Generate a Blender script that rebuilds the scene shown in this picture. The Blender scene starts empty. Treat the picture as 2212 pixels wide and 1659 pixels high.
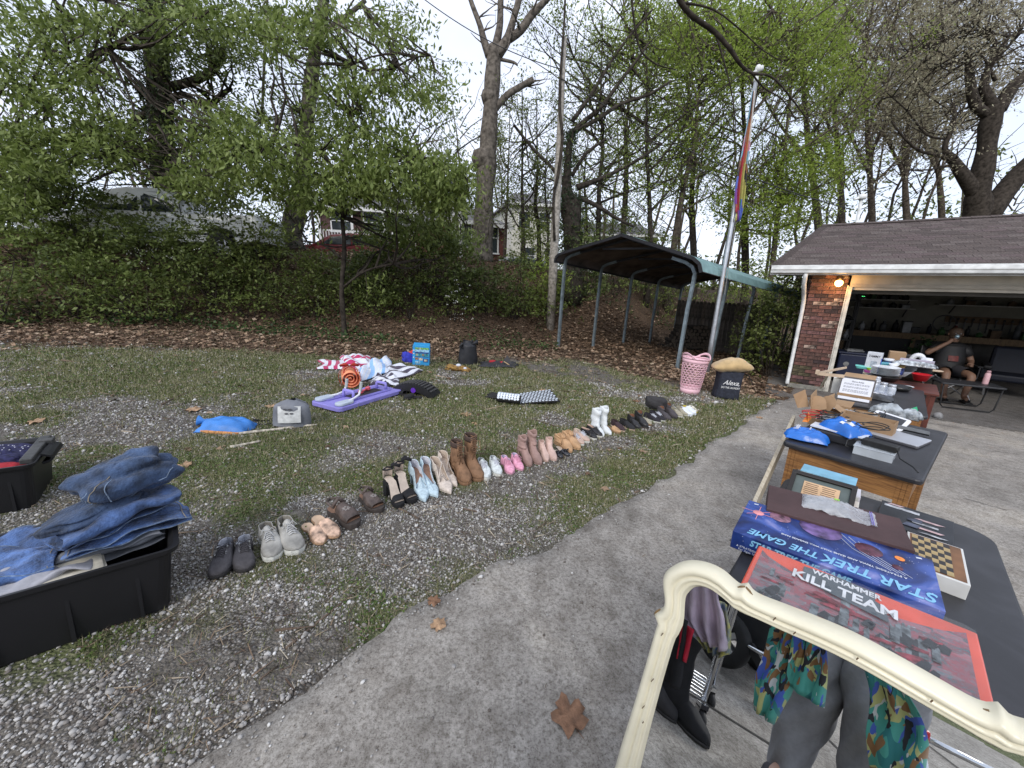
import bpy,bmesh,math,random
import numpy as np
from mathutils import Vector,Matrix,Euler
random.seed(7);rng=np.random.default_rng(11)
PI=math.pi
scene=bpy.context.scene
COL=scene.collection
# ------------------------------------------------------------------ camera
TH=math.radians(14.9);RO=math.radians(1.03);FPX=831.0
CAM=Vector((0,0,1.42))
_f=Vector((0,math.cos(TH),-math.sin(TH)));_r0=Vector((1,0,0));_u0=Vector((0,math.sin(TH),math.cos(TH)))
_r=_r0*math.cos(RO)+_u0*math.sin(RO);_u=_u0*math.cos(RO)-_r0*math.sin(RO)
cd=bpy.data.cameras.new('camera');cam=bpy.data.objects.new('camera',cd);COL.objects.link(cam)
cd.sensor_width=36;cd.lens=36*FPX/2212;cd.clip_start=0.05;cd.clip_end=600
cam.matrix_world=Matrix(((_r.x,_u.x,-_f.x,CAM.x),(_r.y,_u.y,-_f.y,CAM.y),(_r.z,_u.z,-_f.z,CAM.z),(0,0,0,1)))
scene.camera=cam
# ------------------------------------------------------------------ world: overcast evening sky
w=bpy.data.worlds.new('World');scene.world=w;w.use_nodes=True
nt=w.node_tree;N=nt.nodes;Lk=nt.links
for n_ in list(N): N.remove(n_)
out=N.new('ShaderNodeOutputWorld');bg=N.new('ShaderNodeBackground');sky=N.new('ShaderNodeTexSky')
sky.sky_type='NISHITA';sky.sun_disc=False;sky.sun_elevation=math.radians(38);sky.sun_rotation=math.radians(200)
tc=N.new('ShaderNodeTexCoord');mp=N.new('ShaderNodeMapping');mp.inputs['Scale'].default_value=(1,1,2.4)
no=N.new('ShaderNodeTexNoise');no.inputs['Scale'].default_value=2.2;no.inputs['Detail'].default_value=5
cr=N.new('ShaderNodeValToRGB');cr.color_ramp.elements[0].position=.36;cr.color_ramp.elements[1].position=.62
cr.color_ramp.elements[0].color=(.72,.72,.72,1);cr.color_ramp.elements[1].color=(1,1,1,1)
mx=N.new('ShaderNodeMixRGB');mx.inputs[2].default_value=(6.7,7.2,8.5,1)
Lk.new(tc.outputs['Generated'],mp.inputs[0]);Lk.new(mp.outputs[0],no.inputs[0]);Lk.new(no.outputs[0],cr.inputs[0])
Lk.new(cr.outputs[0],mx.inputs[0]);Lk.new(sky.outputs[0],mx.inputs[1]);Lk.new(mx.outputs[0],bg.inputs[0]);Lk.new(bg.outputs[0],out.inputs[0])
bg.inputs[1].default_value=0.11
sd=bpy.data.lights.new('sun','SUN');sd.energy=1.4;sd.angle=math.radians(25);sd.color=(1,.96,.9)
sun=bpy.data.objects.new('sun',sd);COL.objects.link(sun)
sun.rotation_euler=(math.radians(52),0,math.radians(-20))
scene.view_settings.view_transform='Standard';scene.view_settings.look='None'
scene.view_settings.exposure=0.58;scene.view_settings.gamma=1
scene.render.engine='CYCLES'
scene.cycles.max_bounces=6;scene.cycles.transparent_max_bounces=12;scene.cycles.caustics_reflective=False;scene.cycles.caustics_refractive=False
# ------------------------------------------------------------------ helpers
def ray(px,py):
 return _f+_r*((px-1106)/FPX)-_u*((py-829.5)/FPX)
def atY(px,py,Y):
 d=ray(px,py);return CAM+d*(Y/d.y)
def atZ(px,py,z):
 d=ray(px,py);return CAM+d*((z-CAM.z)/d.z)
GAR=Vector((5.885,7.906,0));GD=Vector((.819,-.574,0));GN=Vector((.574,.819,0));FLOOR=-.62
def sstep(a,b,x):
 t=np.clip((x-a)/(b-a),0,1);return t*t*(3-2*t)
def H(x,y):
 x=np.asarray(x,float);y=np.asarray(y,float)
 z=-.065*np.clip(x,-14,14)-.025*np.clip(y,-6,14)
 # the wooded bank rises beyond a line running from the left to behind the carport
 bl=8.6+.30*(x+7)+.5*np.sin(x*.7) ;bl=np.where(x>3,12.0+(x-3)*.95,bl)
 top=2.25+.065*np.clip(x,-14,14)*.6+np.where(x>0,-.06*np.clip(x,0,12),0)
 z=z+(top+.2)*sstep(0,4.6,y-bl)
 # flat apron and floor at the garage
 off=(x-GAR.x)*GN.x+(y-GAR.y)*GN.y;s=(x-GAR.x)*GD.x+(y-GAR.y)*GD.y
 k=sstep(-2.4,-1.0,off)*sstep(-1.5,0.0,s)*(1-sstep(7.5,9,off))
 z=z*(1-k)+(FLOOR-.02)*k
 return z
def Hf(x,y): return float(H(x,y))
def gp(px,py,dz=0.0):
 d=ray(px,py);t=.3
 prev=t
 while t<60:
  p=CAM+d*t
  if p.z<Hf(p.x,p.y)+dz: break
  prev=t;t *=1.03
 a,b=prev,t
 for i in range(30):
  m=(a+b)/2;p=CAM+d*m
  if p.z<Hf(p.x,p.y)+dz: b=m
  else: a=m
 p=CAM+d*b;return Vector((p.x,p.y,p.z))
def gnormal(x,y):
 e=.1;return Vector((-(Hf(x+e,y)-Hf(x-e,y))/(2*e),-(Hf(x,y+e)-Hf(x,y-e))/(2*e),1)).normalized()
def lin(c):
 if isinstance(c,str):
  c=c.lstrip('#');v=[int(c[i:i+2],16)/255 for i in (0,2,4)]
  return tuple(((q/12.92) if q<=.04045 else ((q+.055)/1.055)**2.4) for q in v)+(1,)
 return tuple(c[:3])+(1,)
MATS={}
def mat(name,col,rough=.65,var=.12,scale=25.,bump=0.,bscale=None,metal=0.,spec=.4,alpha=1.,trans=0.,emit=0.,island=0.,detail=4.,sheen=0.,transl=0.,col2=None,coat=0.,hue=0.):
 if name in MATS: return MATS[name]
 m=bpy.data.materials.new(name);m.use_nodes=True;MATS[name]=m
 t=m.node_tree;n=t.nodes;l=t.links;b=n['Principled BSDF']
 c=lin(col);c2=lin(col2) if col2 else tuple(min(1,q*(1-var*2.2)) for q in c[:3])+(1,)
 c1=c if col2 else tuple(min(1,q*(1+var)) for q in c[:3])+(1,)
 tc=n.new('ShaderNodeTexCoord');ns=n.new('ShaderNodeTexNoise');ns.inputs['Scale'].default_value=scale;ns.inputs['Detail'].default_value=detail
 l.new(tc.outputs['Object'],ns.inputs['Vector'])
 mr=n.new('ShaderNodeMapRange');mr.inputs[1].default_value=.3;mr.inputs[2].default_value=.7
 l.new(ns.outputs[0],mr.inputs[0])
 mixn=n.new('ShaderNodeMixRGB');mixn.inputs[1].default_value=c1;mixn.inputs[2].default_value=c2
 l.new(mr.outputs[0],mixn.inputs[0]);last=mixn.outputs[0]
 if island:
  geo=n.new('ShaderNodeNewGeometry');hs=n.new('ShaderNodeHueSaturation');mv=n.new('ShaderNodeMapRange')
  mv.inputs[3].default_value=1-island;mv.inputs[4].default_value=1+island
  l.new(geo.outputs['Random Per Island'],mv.inputs[0]);l.new(mv.outputs[0],hs.inputs['Value']);l.new(last,hs.inputs['Color']);last=hs.outputs[0]
  if hue:
   wn=n.new('ShaderNodeTexWhiteNoise');wn.noise_dimensions='1D';mh=n.new('ShaderNodeMapRange')
   mh.inputs[3].default_value=.5-hue;mh.inputs[4].default_value=.5+hue
   l.new(geo.outputs['Random Per Island'],wn.inputs['W']);l.new(wn.outputs[0],mh.inputs[0]);l.new(mh.outputs[0],hs.inputs['Hue'])
 l.new(last,b.inputs['Base Color'])
 b.inputs['Roughness'].default_value=rough;b.inputs['Metallic'].default_value=metal
 b.inputs['Specular IOR Level'].default_value=spec;b.inputs['Alpha'].default_value=alpha
 b.inputs['Transmission Weight'].default_value=trans;b.inputs['Coat Weight'].default_value=coat
 if sheen: b.inputs['Sheen Weight'].default_value=sheen
 if emit: b.inputs['Emission Color'].default_value=c;b.inputs['Emission Strength'].default_value=emit
 if bump:
  bn=n.new('ShaderNodeTexNoise');bn.inputs['Scale'].default_value=bscale or scale*4;bn.inputs['Detail'].default_value=6
  l.new(tc.outputs['Object'],bn.inputs['Vector']);bu=n.new('ShaderNodeBump');bu.inputs['Strength'].default_value=bump;bu.inputs['Distance'].default_value=.01
  l.new(bn.outputs[0],bu.inputs['Height']);l.new(bu.outputs[0],b.inputs['Normal'])
 if transl:
  tr=n.new('ShaderNodeBsdfTranslucent');ms=n.new('ShaderNodeMixShader');ms.inputs[0].default_value=transl
  l.new(last,tr.inputs[0]);l.new(b.outputs[0],ms.inputs[1]);l.new(tr.outputs[0],ms.inputs[2]);l.new(ms.outputs[0],n['Material Output'].inputs[0])
 return m
class MB:
 """collects shapes for ONE mesh object"""
 def __init__(s): s.v=[];s.f=[];s.m=[];s.M=Matrix.Identity(4);s.mi=0
 def add(s,vs,fs):
  o=len(s.v);M=s.M
  s.v+=[tuple(M @ Vector(q)) for q in vs];s.f+=[tuple(i+o for i in f) for f in fs];s.m+=[s.mi]*len(fs);return s
 def box(s,c,d,rot=None):
  x,y,z=d[0]/2,d[1]/2,d[2]/2
  vs=[Vector((i*x,j*y,k*z)) for i in (-1,1) for j in (-1,1) for k in (-1,1)]
  if rot is not None:
   R=rot if isinstance(rot,Matrix) else Euler(rot).to_matrix()
   vs=[R @ q for q in vs]
  c=Vector(c)
  return s.add([q+c for q in vs],[(0,1,3,2),(4,6,7,5),(0,4,5,1),(2,3,7,6),(0,2,6,4),(1,5,7,3)])
 def tube(s,pts,rad,n=8,cap=True):
  pts=[Vector(p) for p in pts];k=len(pts)
  if not hasattr(rad,'__len__'): rad=[rad]*k
  vs=[];prev=None
  for i,p in enumerate(pts):
   t=(pts[min(i+1,k-1)]-pts[max(i-1,0)])
   t=t.normalized() if t.length>1e-9 else Vector((0,0,1))
   if prev is None: a=t.orthogonal().normalized()
   else:
    a=prev-t*prev.dot(t);a=a.normalized() if a.length>1e-6 else t.orthogonal().normalized()
   prev=a;b=t.cross(a)
   for j in range(n):
    an=2*PI*j/n;vs.append(p+(a*math.cos(an)+b*math.sin(an))*rad[i])
  fs=[(i*n+j,i*n+(j+1) % n,(i+1)*n+(j+1) % n,(i+1)*n+j) for i in range(k-1) for j in range(n)]
  if cap: fs+=[tuple(range(n-1,-1,-1)),tuple((k-1)*n+j for j in range(n))]
  return s.add(vs,fs)
 def bar(s,a,b,wd,ht=None):
  """rectangular bar from a to b"""
  a,b=Vector(a),Vector(b);ht=ht or wd;t=(b-a).normalized();x=t.cross(Vector((0,0,1)))
  x=x.normalized() if x.length>1e-4 else Vector((1,0,0));y=x.cross(t)
  vs=[p+x*i*wd/2+y*j*ht/2 for p in (a,b) for i,j in ((-1,-1),(1,-1),(1,1),(-1,1))]
  return s.add(vs,[(0,1,2,3),(7,6,5,4),(0,4,5,1),(1,5,6,2),(2,6,7,3),(3,7,4,0)])
 def lathe(s,prof,n=24,c=(0,0,0),sx=1.,sy=1.,cap=True):
  vs=[(c[0]+r*sx*math.cos(2*PI*j/n),c[1]+r*sy*math.sin(2*PI*j/n),c[2]+z) for r,z in prof for j in range(n)]
  k=len(prof);fs=[(i*n+j,i*n+(j+1) % n,(i+1)*n+(j+1) % n,(i+1)*n+j) for i in range(k-1) for j in range(n)]
  if cap: fs+=[tuple(range(n-1,-1,-1)),tuple((k-1)*n+j for j in range(n))]
  return s.add(vs,fs)
 def prism(s,out,z0,z1,out2=None):
  n=len(out);o2=out2 or out
  vs=[(x,y,z0) for x,y in out]+[(x,y,z1) for x,y in o2]
  return s.add(vs,[tuple(range(n-1,-1,-1)),tuple(range(n,2*n))]+[(i,(i+1) % n,n+(i+1) % n,n+i) for i in range(n)])
 def grid(s,fn,nu,nv,wrapu=False):
  vs=[fn(i/(nu if wrapu else nu-1),j/(nv-1)) for j in range(nv) for i in range(nu)];uu=nu if wrapu else nu-1
  return s.add(vs,[(j*nu+i,j*nu+(i+1) % nu,(j+1)*nu+(i+1) % nu,(j+1)*nu+i) for j in range(nv-1) for i in range(uu)])
 def mesh(s,name,mats,smooth=False):
  me=bpy.data.meshes.new(name);me.from_pydata(s.v,[],s.f)
  for m_ in (mats if isinstance(mats,(list,tuple)) else [mats]): me.materials.append(m_)
  if len(me.materials)>1: me.polygons.foreach_set('material_index',s.m)
  if smooth: me.polygons.foreach_set('use_smooth',[True]*len(me.polygons))
  me.update();return me
 def build(s,name,mats,parent=None,smooth=False,bevel=0.,sub=0,solid=0.,auto=False,fix=True):
  me=s.mesh(name,mats,smooth)
  if fix:
   bm=bmesh.new();bm.from_mesh(me);bmesh.ops.recalc_face_normals(bm,faces=bm.faces);bm.to_mesh(me);bm.free()
  o=bpy.data.objects.new(name,me);COL.objects.link(o)
  if parent is not None: o.parent=parent
  if solid:
   q=o.modifiers.new('solid','SOLIDIFY');q.thickness=abs(solid);q.offset=-1 if solid>0 else 1
   if len(me.materials)>1 and solid and auto: q.material_offset=1
  if bevel:
   q=o.modifiers.new('bevel','BEVEL');q.width=bevel;q.segments=2;q.limit_method='ANGLE'
  if sub: q=o.modifiers.new('sub','SUBSURF');q.levels=sub;q.render_levels=sub
  return o
def thing(name,label,cat,loc=(0,0,0),rz=0.,group=None,slope=False):
 o=bpy.data.objects.new(name,None);COL.objects.link(o);o.empty_display_size=.1
 o.location=loc;o['label']=label;o['category']=cat
 if group: o['group']=group
 if slope:
  nrm=gnormal(loc[0],loc[1]);x=Vector((math.cos(rz),math.sin(rz),0));x=(x-nrm*x.dot(nrm)).normalized();y=nrm.cross(x)
  o.rotation_euler=Matrix((x,y,nrm)).transposed().to_euler()
 else: o.rotation_euler=(0,0,rz)
 return o
def tag(o,label,cat,group=None):
 o['label']=label;o['category']=cat
 if group: o['group']=group
 return o
def struct(o): o['kind']='structure';return o
def stuff(o,label=None,cat=None):
 o['kind']='stuff'
 if label: o['label']=label;o['category']=cat
 return o
def dup(root,loc=None,rz=None,label=None,group=None):
 r=root.copy();COL.objects.link(r)
 if loc is not None: r.location=loc
 if rz is not None: r.rotation_euler=(root.rotation_euler[0],root.rotation_euler[1],rz)
 if label: r['label']=label
 if group: r['group']=group
 for ch in list(root.children):
  c=ch.copy();COL.objects.link(c);c.parent=r
  for g in ch.children: d_=g.copy();COL.objects.link(d_);d_.parent=c
 return r
def npmesh(name,V,F,mats,parent=None,smooth=False,mi=None,k=None):
 """fast mesh from arrays: V (n,3), F (m,k)"""
 me=bpy.data.meshes.new(name);nv=len(V);nf,kk=F.shape
 me.vertices.add(nv);me.vertices.foreach_set('co',np.ascontiguousarray(V,dtype=np.float32).ravel())
 me.loops.add(nf*kk);me.loops.foreach_set('vertex_index',np.ascontiguousarray(F,dtype=np.int32).ravel())
 me.polygons.add(nf);me.polygons.foreach_set('loop_start',np.arange(0,nf*kk,kk,dtype=np.int32))
 try: me.polygons.foreach_set('loop_total',np.full(nf,kk,dtype=np.int32))
 except Exception: pass
 for m_ in (mats if isinstance(mats,(list,tuple)) else [mats]): me.materials.append(m_)
 if mi is not None: me.polygons.foreach_set('material_index',mi.astype(np.int32))
 if smooth: me.polygons.foreach_set('use_smooth',np.ones(nf,dtype=bool))
 me.update(calc_edges=True)
 o=bpy.data.objects.new(name,me);COL.objects.link(o)
 if parent is not None: o.parent=parent
 return o
def tfm(loc=(0,0,0),rot=(0,0,0),sc=1.):
 M=Matrix.Translation(loc) @ Euler(rot).to_matrix().to_4x4()
 return M @ Matrix.Scale(sc,4) if sc !=1. else M
def frame(o,x,y,z=None):
 x=Vector(x).normalized();y=Vector(y);y=(y-x*y.dot(x)).normalized();z=x.cross(y)
 M=Matrix((x,y,z)).transposed().to_4x4();M.translation=Vector(o);return M
TEXTS=[]
def text(s,size,m,parent,M,name='lettering',shear=0.,bold=0.,align='CENTER',ext=.0004,sx=1.):
 c=bpy.data.curves.new(name,'FONT');c.body=s;c.size=size;c.align_x=align;c.align_y='CENTER';c.shear=shear
 c.offset=bold;c.extrude=ext;c.resolution_u=3;c.materials.append(m)
 o=bpy.data.objects.new(name,c);COL.objects.link(o);o.parent=parent;o.matrix_local=M @ Matrix.Diagonal((sx,1,1,1))
 TEXTS.append(o);return o
def vnoise(x,y,seed=0,oct=4,sc=1.):
 """value noise for arrays, 0..1"""
 x=np.asarray(x,float)*sc;y=np.asarray(y,float)*sc;tot=0;amp=1;s_=0
 for o_ in range(oct):
  xi=np.floor(x).astype(np.int64);yi=np.floor(y).astype(np.int64);fx=x-xi;fy=y-yi;fx=fx*fx*(3-2*fx);fy=fy*fy*(3-2*fy)
  def h(a,b): 
   n_=(a*374761393+b*668265263+(seed+o_*17)*1442695041) & 0x7fffffff
   n_=((n_ ^ (n_ >>13))*1274126177) & 0x7fffffff
   return ((n_ ^ (n_ >>16)) & 0xffff)/65535.
  v=(h(xi,yi)*(1-fx)+h(xi+1,yi)*fx)*(1-fy)+(h(xi,yi+1)*(1-fx)+h(xi+1,yi+1)*fx)*fy
  tot=tot+v*amp;s_+=amp;amp *=.5;x=x*2.03+7.1;y=y*2.03+3.7
 return tot/s_
# ================================================================== GROUND
def inst(TV,TF,pos,sc,R=None,off=None):
 """copies of a template at many positions, as arrays"""
 n=len(pos);TV=np.asarray(TV,float);TF=np.asarray(TF,int)
 sc=np.asarray(sc,float);sc=sc[:,None]*np.ones((1,3)) if sc.ndim==1 else sc
 V=TV[None]*sc[:,None,:]
 if off is not None: V=V+off
 if R is not None: V=np.einsum('nij,nkj->nki',R,V)
 V=V+pos[:,None,:]
 F=TF[None]+(np.arange(n)*len(TV))[:,None,None]
 return V.reshape(-1,3),F.reshape(-1,TF.shape[1])
def rotm(n,tilt=PI,flat=False):
 a=rng.uniform(0,2*PI,n);t=rng.uniform(0,tilt,n) if not flat else np.abs(rng.normal(0,tilt,n));b=rng.uniform(0,2*PI,n)
 ca,sa,ct,st,cb,sb=np.cos(a),np.sin(a),np.cos(t),np.sin(t),np.cos(b),np.sin(b);z=np.zeros(n);o=np.ones(n)
 Rz=np.stack([ca,-sa,z,sa,ca,z,z,z,o],1).reshape(-1,3,3)
 Rx=np.stack([o,z,z,z,ct,-st,z,st,ct],1).reshape(-1,3,3)
 Rb=np.stack([cb,-sb,z,sb,cb,z,z,z,o],1).reshape(-1,3,3)
 return Rb @ Rx @ Rz
EDGE_PX=[(1712,842),(1650,885),(1560,942),(1450,1020),(1320,1108),(1180,1180),(1000,1268),(800,1372),(620,1500),(400,1659)]
EDGE=[gp(*q) for q in EDGE_PX];EDGE=[(p.x,p.y) for p in EDGE]+[(-1.7,.1),(-3.4,-1.5),(-6,-3.6),(-9,-6)]
EX=np.array(EDGE)
def edge_x(y):
 return np.interp(y,EX[::-1,1],EX[::-1,0])
def litter(x,y):
 ll=np.interp(x,[-14,-7,-4.6,-1,1.2,1.8,2.6,3.6,6],[5.1,6.0,6.7,7.6,8.4,8.5,7.7,6.4,6.0])
 return sstep(-.55,.5,y-ll+1.1*(vnoise(x,y,3,3,.8)-.5))
def greens(x,y):
 g=vnoise(x,y,21,5,1.9)*.75+vnoise(x,y,22,3,.5)*.25+.10*sstep(2,6,y)*sstep(1,-3,x)+.05*sstep(2,5,y)-.03*sstep(2.5,.8,y)
 g=g-.20*np.exp(-(((x+3.2)/1.7)**2+((y-5.6)/.5)**2))-.22*np.exp(-(((x-.9)/1.2)**2+((y-7.2)/.8)**2))-.1*np.exp(-(((x+.4)/1.6)**2+((y-6.6)/.5)**2))
 # a green verge beside the driveway
 e=edge_x(y)-x
 g=g+.24*np.exp(-((e-.35)/.4)**2)*sstep(2.0,3.2,y)
 return sstep(.40,.60,g)*(1-litter(x,y)*.8)
def offs(x,y): return (x-GAR.x)*GN.x+(y-GAR.y)*GN.y,(x-GAR.x)*GD.x+(y-GAR.y)*GD.y
xs=np.concatenate([np.linspace(-70,-14,22)[:-1],np.linspace(-14,-4,110)[:-1],np.linspace(-4,4,150)[:-1],np.linspace(4,12,80)[:-1],np.linspace(12,70,22)])
ys=np.concatenate([np.linspace(-40,-6,14)[:-1],np.linspace(-6,0.4,50)[:-1],np.linspace(.4,8,190)[:-1],np.linspace(8,20,130)[:-1],np.linspace(20,120,24)])
X,Y=np.meshgrid(xs,ys);Z=H(X,Y)
lt=litter(X,Y);gr=greens(X,Y)
near=(np.abs(X)<12) & (Y<16) & (Y>.3)
Z=Z+near*((vnoise(X,Y,5,3,2.2)-.5)*.035*(1-sstep(-.5,.3,X-edge_x(Y)))*(Y<8)+lt*(vnoise(X,Y,9,3,1.6)-.5)*.16*(Y>7))
k_in=(X>edge_x(Y)+.06) & (Y<8.4)
Z=np.where(k_in,Z-.03,Z)
nx,ny=len(xs),len(ys);idx=np.arange(nx*ny).reshape(ny,nx)
F=np.stack([idx[:-1,:-1],idx[:-1,1:],idx[1:,1:],idx[1:,:-1]],-1).reshape(-1,4)
def ground_mat():
 m=bpy.data.materials.new('ground_soil');m.use_nodes=True;t=m.node_tree;n=t.nodes;l=t.links;b=n['Principled BSDF']
 at=n.new('ShaderNodeAttribute');at.attribute_name='cover';sp=n.new('ShaderNodeSeparateColor');l.new(at.outputs['Color'],sp.inputs[0])
 tc=n.new('ShaderNodeTexCoord')
 def noise(sc,d=6): q=n.new('ShaderNodeTexNoise');q.inputs['Scale'].default_value=sc;q.inputs['Detail'].default_value=d;l.new(tc.outputs['Object'],q.inputs['Vector']);return q.outputs[0]
 def ramp(src,els):
  q=n.new('ShaderNodeValToRGB');l.new(src,q.inputs[0]);e=q.color_ramp.elements
  while len(e)<len(els): e.new(.5)
  for i,(p_,c_) in enumerate(els): e[i].position=p_;e[i].color=lin(c_)
  return q.outputs[0]
 def mix(f,a,b_):
  q=n.new('ShaderNodeMixRGB')
  if isinstance(f,float): q.inputs[0].default_value=f
  else: l.new(f,q.inputs[0])
  l.new(a,q.inputs[1]);l.new(b_,q.inputs[2]);return q.outputs[0]
 def vor(sc): q=n.new('ShaderNodeTexVoronoi');q.inputs['Scale'].default_value=sc;l.new(tc.outputs['Object'],q.inputs['Vector']);return q
 v1=vor(95);v2=vor(60)
 sc_=n.new('ShaderNodeSeparateColor');l.new(v1.outputs['Color'],sc_.inputs[0])
 stones=ramp(sc_.outputs[0],[(0,(.07,.06,.05)),(.35,(.19,.175,.16)),(.7,(.30,.285,.27)),(1,(.5,.49,.47))])
 gaps=ramp(v1.outputs['Distance'],[(.25,(1,1,1)),(.62,(.25,.22,.2))])
 mm=n.new('ShaderNodeMixRGB');mm.blend_type='MULTIPLY';mm.inputs[0].default_value=.9;l.new(stones,mm.inputs[1]);l.new(gaps,mm.inputs[2])
 dirt=ramp(noise(14),[(.3,(.085,.075,.062)),(.55,(.16,.145,.125)),(.75,(.25,.23,.20))])
 grav=mix(ramp(noise(5),[(.42,(.85,.85,.85)),(.62,(.15,.15,.15))]),mm.outputs[0],dirt)
 grass=ramp(noise(60),[(.3,(.05,.06,.024)),(.5,(.11,.125,.055)),(.7,(.22,.22,.13))])
 leaf=ramp(noise(26),[(.3,(.03,.022,.016)),(.5,(.09,.06,.04)),(.7,(.2,.135,.09))])
 c=mix(sp.outputs[1],grav,grass);c=mix(sp.outputs[2],c,leaf)
 l.new(c,b.inputs['Base Color']);b.inputs['Roughness'].default_value=.95;b.inputs['Specular IOR Level'].default_value=.15
 bu=n.new('ShaderNodeBump');bu.inputs['Strength'].default_value=.8;bu.inputs['Distance'].default_value=.012
 l.new(v1.outputs['Distance'],bu.inputs['Height']);bu.invert=True
 bu2=n.new('ShaderNodeBump');bu2.inputs['Strength'].default_value=.5;bu2.inputs['Distance'].default_value=.03;l.new(noise(30),bu2.inputs['Height']);l.new(bu2.outputs[0],bu.inputs['Normal'])
 l.new(bu.outputs[0],b.inputs['Normal']);return m
gm=ground_mat()
g=npmesh('ground',np.stack([X.ravel(),Y.ravel(),Z.ravel()],1),F,gm,smooth=True)
ca=g.data.color_attributes.new('cover','FLOAT_COLOR','POINT')
back=sstep(-3.9,-4.3,X*.6+Y*.8)
col=np.stack([np.zeros(nx*ny),np.maximum(gr,np.maximum(back,sstep(9,14,np.abs(X)))).ravel(),lt.ravel(),np.ones(nx*ny)],1)
ca.data.foreach_set('color',col.astype(np.float32).ravel());struct(g)
# ---- driveway slab with an uneven left edge
def concrete_mat(name,base=(.24,.23,.22)):
 m=bpy.data.materials.new(name);m.use_nodes=True;t=m.node_tree;n=t.nodes;l=t.links;b=n['Principled BSDF']
 tc=n.new('ShaderNodeTexCoord')
 def noise(sc,d=6,r=.6): q=n.new('ShaderNodeTexNoise');q.inputs['Scale'].default_value=sc;q.inputs['Detail'].default_value=d;q.inputs['Roughness'].default_value=r;l.new(tc.outputs['Object'],q.inputs['Vector']);return q.outputs[0]
 def ramp(src,els):
  q=n.new('ShaderNodeValToRGB');l.new(src,q.inputs[0]);e=q.color_ramp.elements
  while len(e)<len(els): e.new(.5)
  for i,(p_,c_) in enumerate(els): e[i].position=p_;e[i].color=lin(c_)
  return q.outputs[0]
 def mul(a,b_,f=1.): q=n.new('ShaderNodeMixRGB');q.blend_type='MULTIPLY';q.inputs[0].default_value=f;l.new(a,q.inputs[1]);l.new(b_,q.inputs[2]);return q.outputs[0]
 b0=base
 big=ramp(noise(1.1,7,.68),[(.30,tuple(q*.55 for q in b0)),(.46,tuple(q*.88 for q in b0)),(.54,b0),(.68,(b0[0]*1.25,b0[1]*1.23,b0[2]*1.18))])
 med=ramp(noise(9,8,.7),[(.35,(.72,.70,.68)),(.55,(1,1,1)),(.7,(1.1,1.1,1.1))])
 spk=ramp(noise(150,3,.8),[(.34,(.45,.43,.41)),(.46,(1,1,1)),(.62,(1,1,1)),(.70,(1.5,1.5,1.5))])
 spk2=ramp(noise(60,4,.75),[(.36,(.62,.6,.58)),(.5,(1,1,1)),(.66,(1.25,1.25,1.25))])
 l.new(mul(mul(mul(big,med),spk),spk2),b.inputs['Base Color']);b.inputs['Roughness'].default_value=.9;b.inputs['Specular IOR Level'].default_value=.25
 bu=n.new('ShaderNodeBump');bu.inputs['Strength'].default_value=.55;bu.inputs['Distance'].default_value=.006;l.new(noise(120,6,.7),bu.inputs['Height']);l.new(bu.outputs[0],b.inputs['Normal'])
 return m
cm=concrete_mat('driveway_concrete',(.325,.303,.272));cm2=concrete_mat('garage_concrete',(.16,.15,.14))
pts=[]
for (a,b_) in zip(EDGE[:-1],EDGE[1:]):
 L_=math.hypot(b_[0]-a[0],b_[1]-a[1]);k=max(2,int(L_/.05))
 for i in range(k): pts.append((a[0]+(b_[0]-a[0])*i/k,a[1]+(b_[1]-a[1])*i/k))
pts=np.array(pts);jit=(vnoise(pts[:,0],pts[:,1],44,4,3.)-.5)*.22;ex=np.array([.643,-.766])
E0=pts+jit[:,None]*ex;nc=60;tt=np.concatenate([[0,.012],np.linspace(.1,11,nc)]) 
G=E0[:,None,:]+tt[None,:,None]*ex
off_,s_=offs(G[...,0],G[...,1])
GZ=H(G[...,0],G[...,1])+.012;GZ[:,0] -=.035
ok=~((off_>-.99) & (s_>-.4)) & (G[...,0]*.6+G[...,1]*.8>-4.1)
nr,ncol=G.shape[:2];idx=np.arange(nr*ncol).reshape(nr,ncol)
F=np.stack([idx[:-1,:-1],idx[1:,:-1],idx[1:,1:],idx[:-1,1:]],-1).reshape(-1,4)
okf=(ok[:-1,:-1] & ok[1:,:-1] & ok[1:,1:] & ok[:-1,1:]).ravel()
dw=npmesh('driveway',np.concatenate([G.reshape(-1,2),GZ.reshape(-1,1)],1),F[okf],cm,smooth=True);struct(dw)
# cracks and joints: thin recessed-looking dark strips of tar and dirt lying in the slab
crk=MB()
def crack(pxs,wd,jitter=.02):
 P=[gp(*q) for q in pxs];L=[]
 for a,b_ in zip(P[:-1],P[1:]):
  k=max(2,int((b_-a).length/.06))
  for i in range(k): q=a.lerp(b_,i/k);L.append(Vector((q.x+random.uniform(-1,1)*jitter,q.y+random.uniform(-1,1)*jitter,0)))
 vs=[]
 for i,q in enumerate(L):
  t_=(L[min(i+1,len(L)-1)]-L[max(i-1,0)]).normalized();s=Vector((-t_.y,t_.x,0))*wd*random.uniform(.3,1.)
  for e in (q-s,q+s): vs.append((e.x,e.y,Hf(e.x,e.y)+.0165))
 crk.add(vs,[(2*i,2*i+1,2*i+3,2*i+2) for i in range(len(L)-1)])
crack([(1995,1075-135),(2060,950),(2130,975),(2212,985)],.004,.012)
crack([(2085,1080),(2140,1096),(2212,1118)],.005,.01)
crack([(1925,905),(2000,915),(2100,930),(2212,950)],.010,.004)
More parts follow.
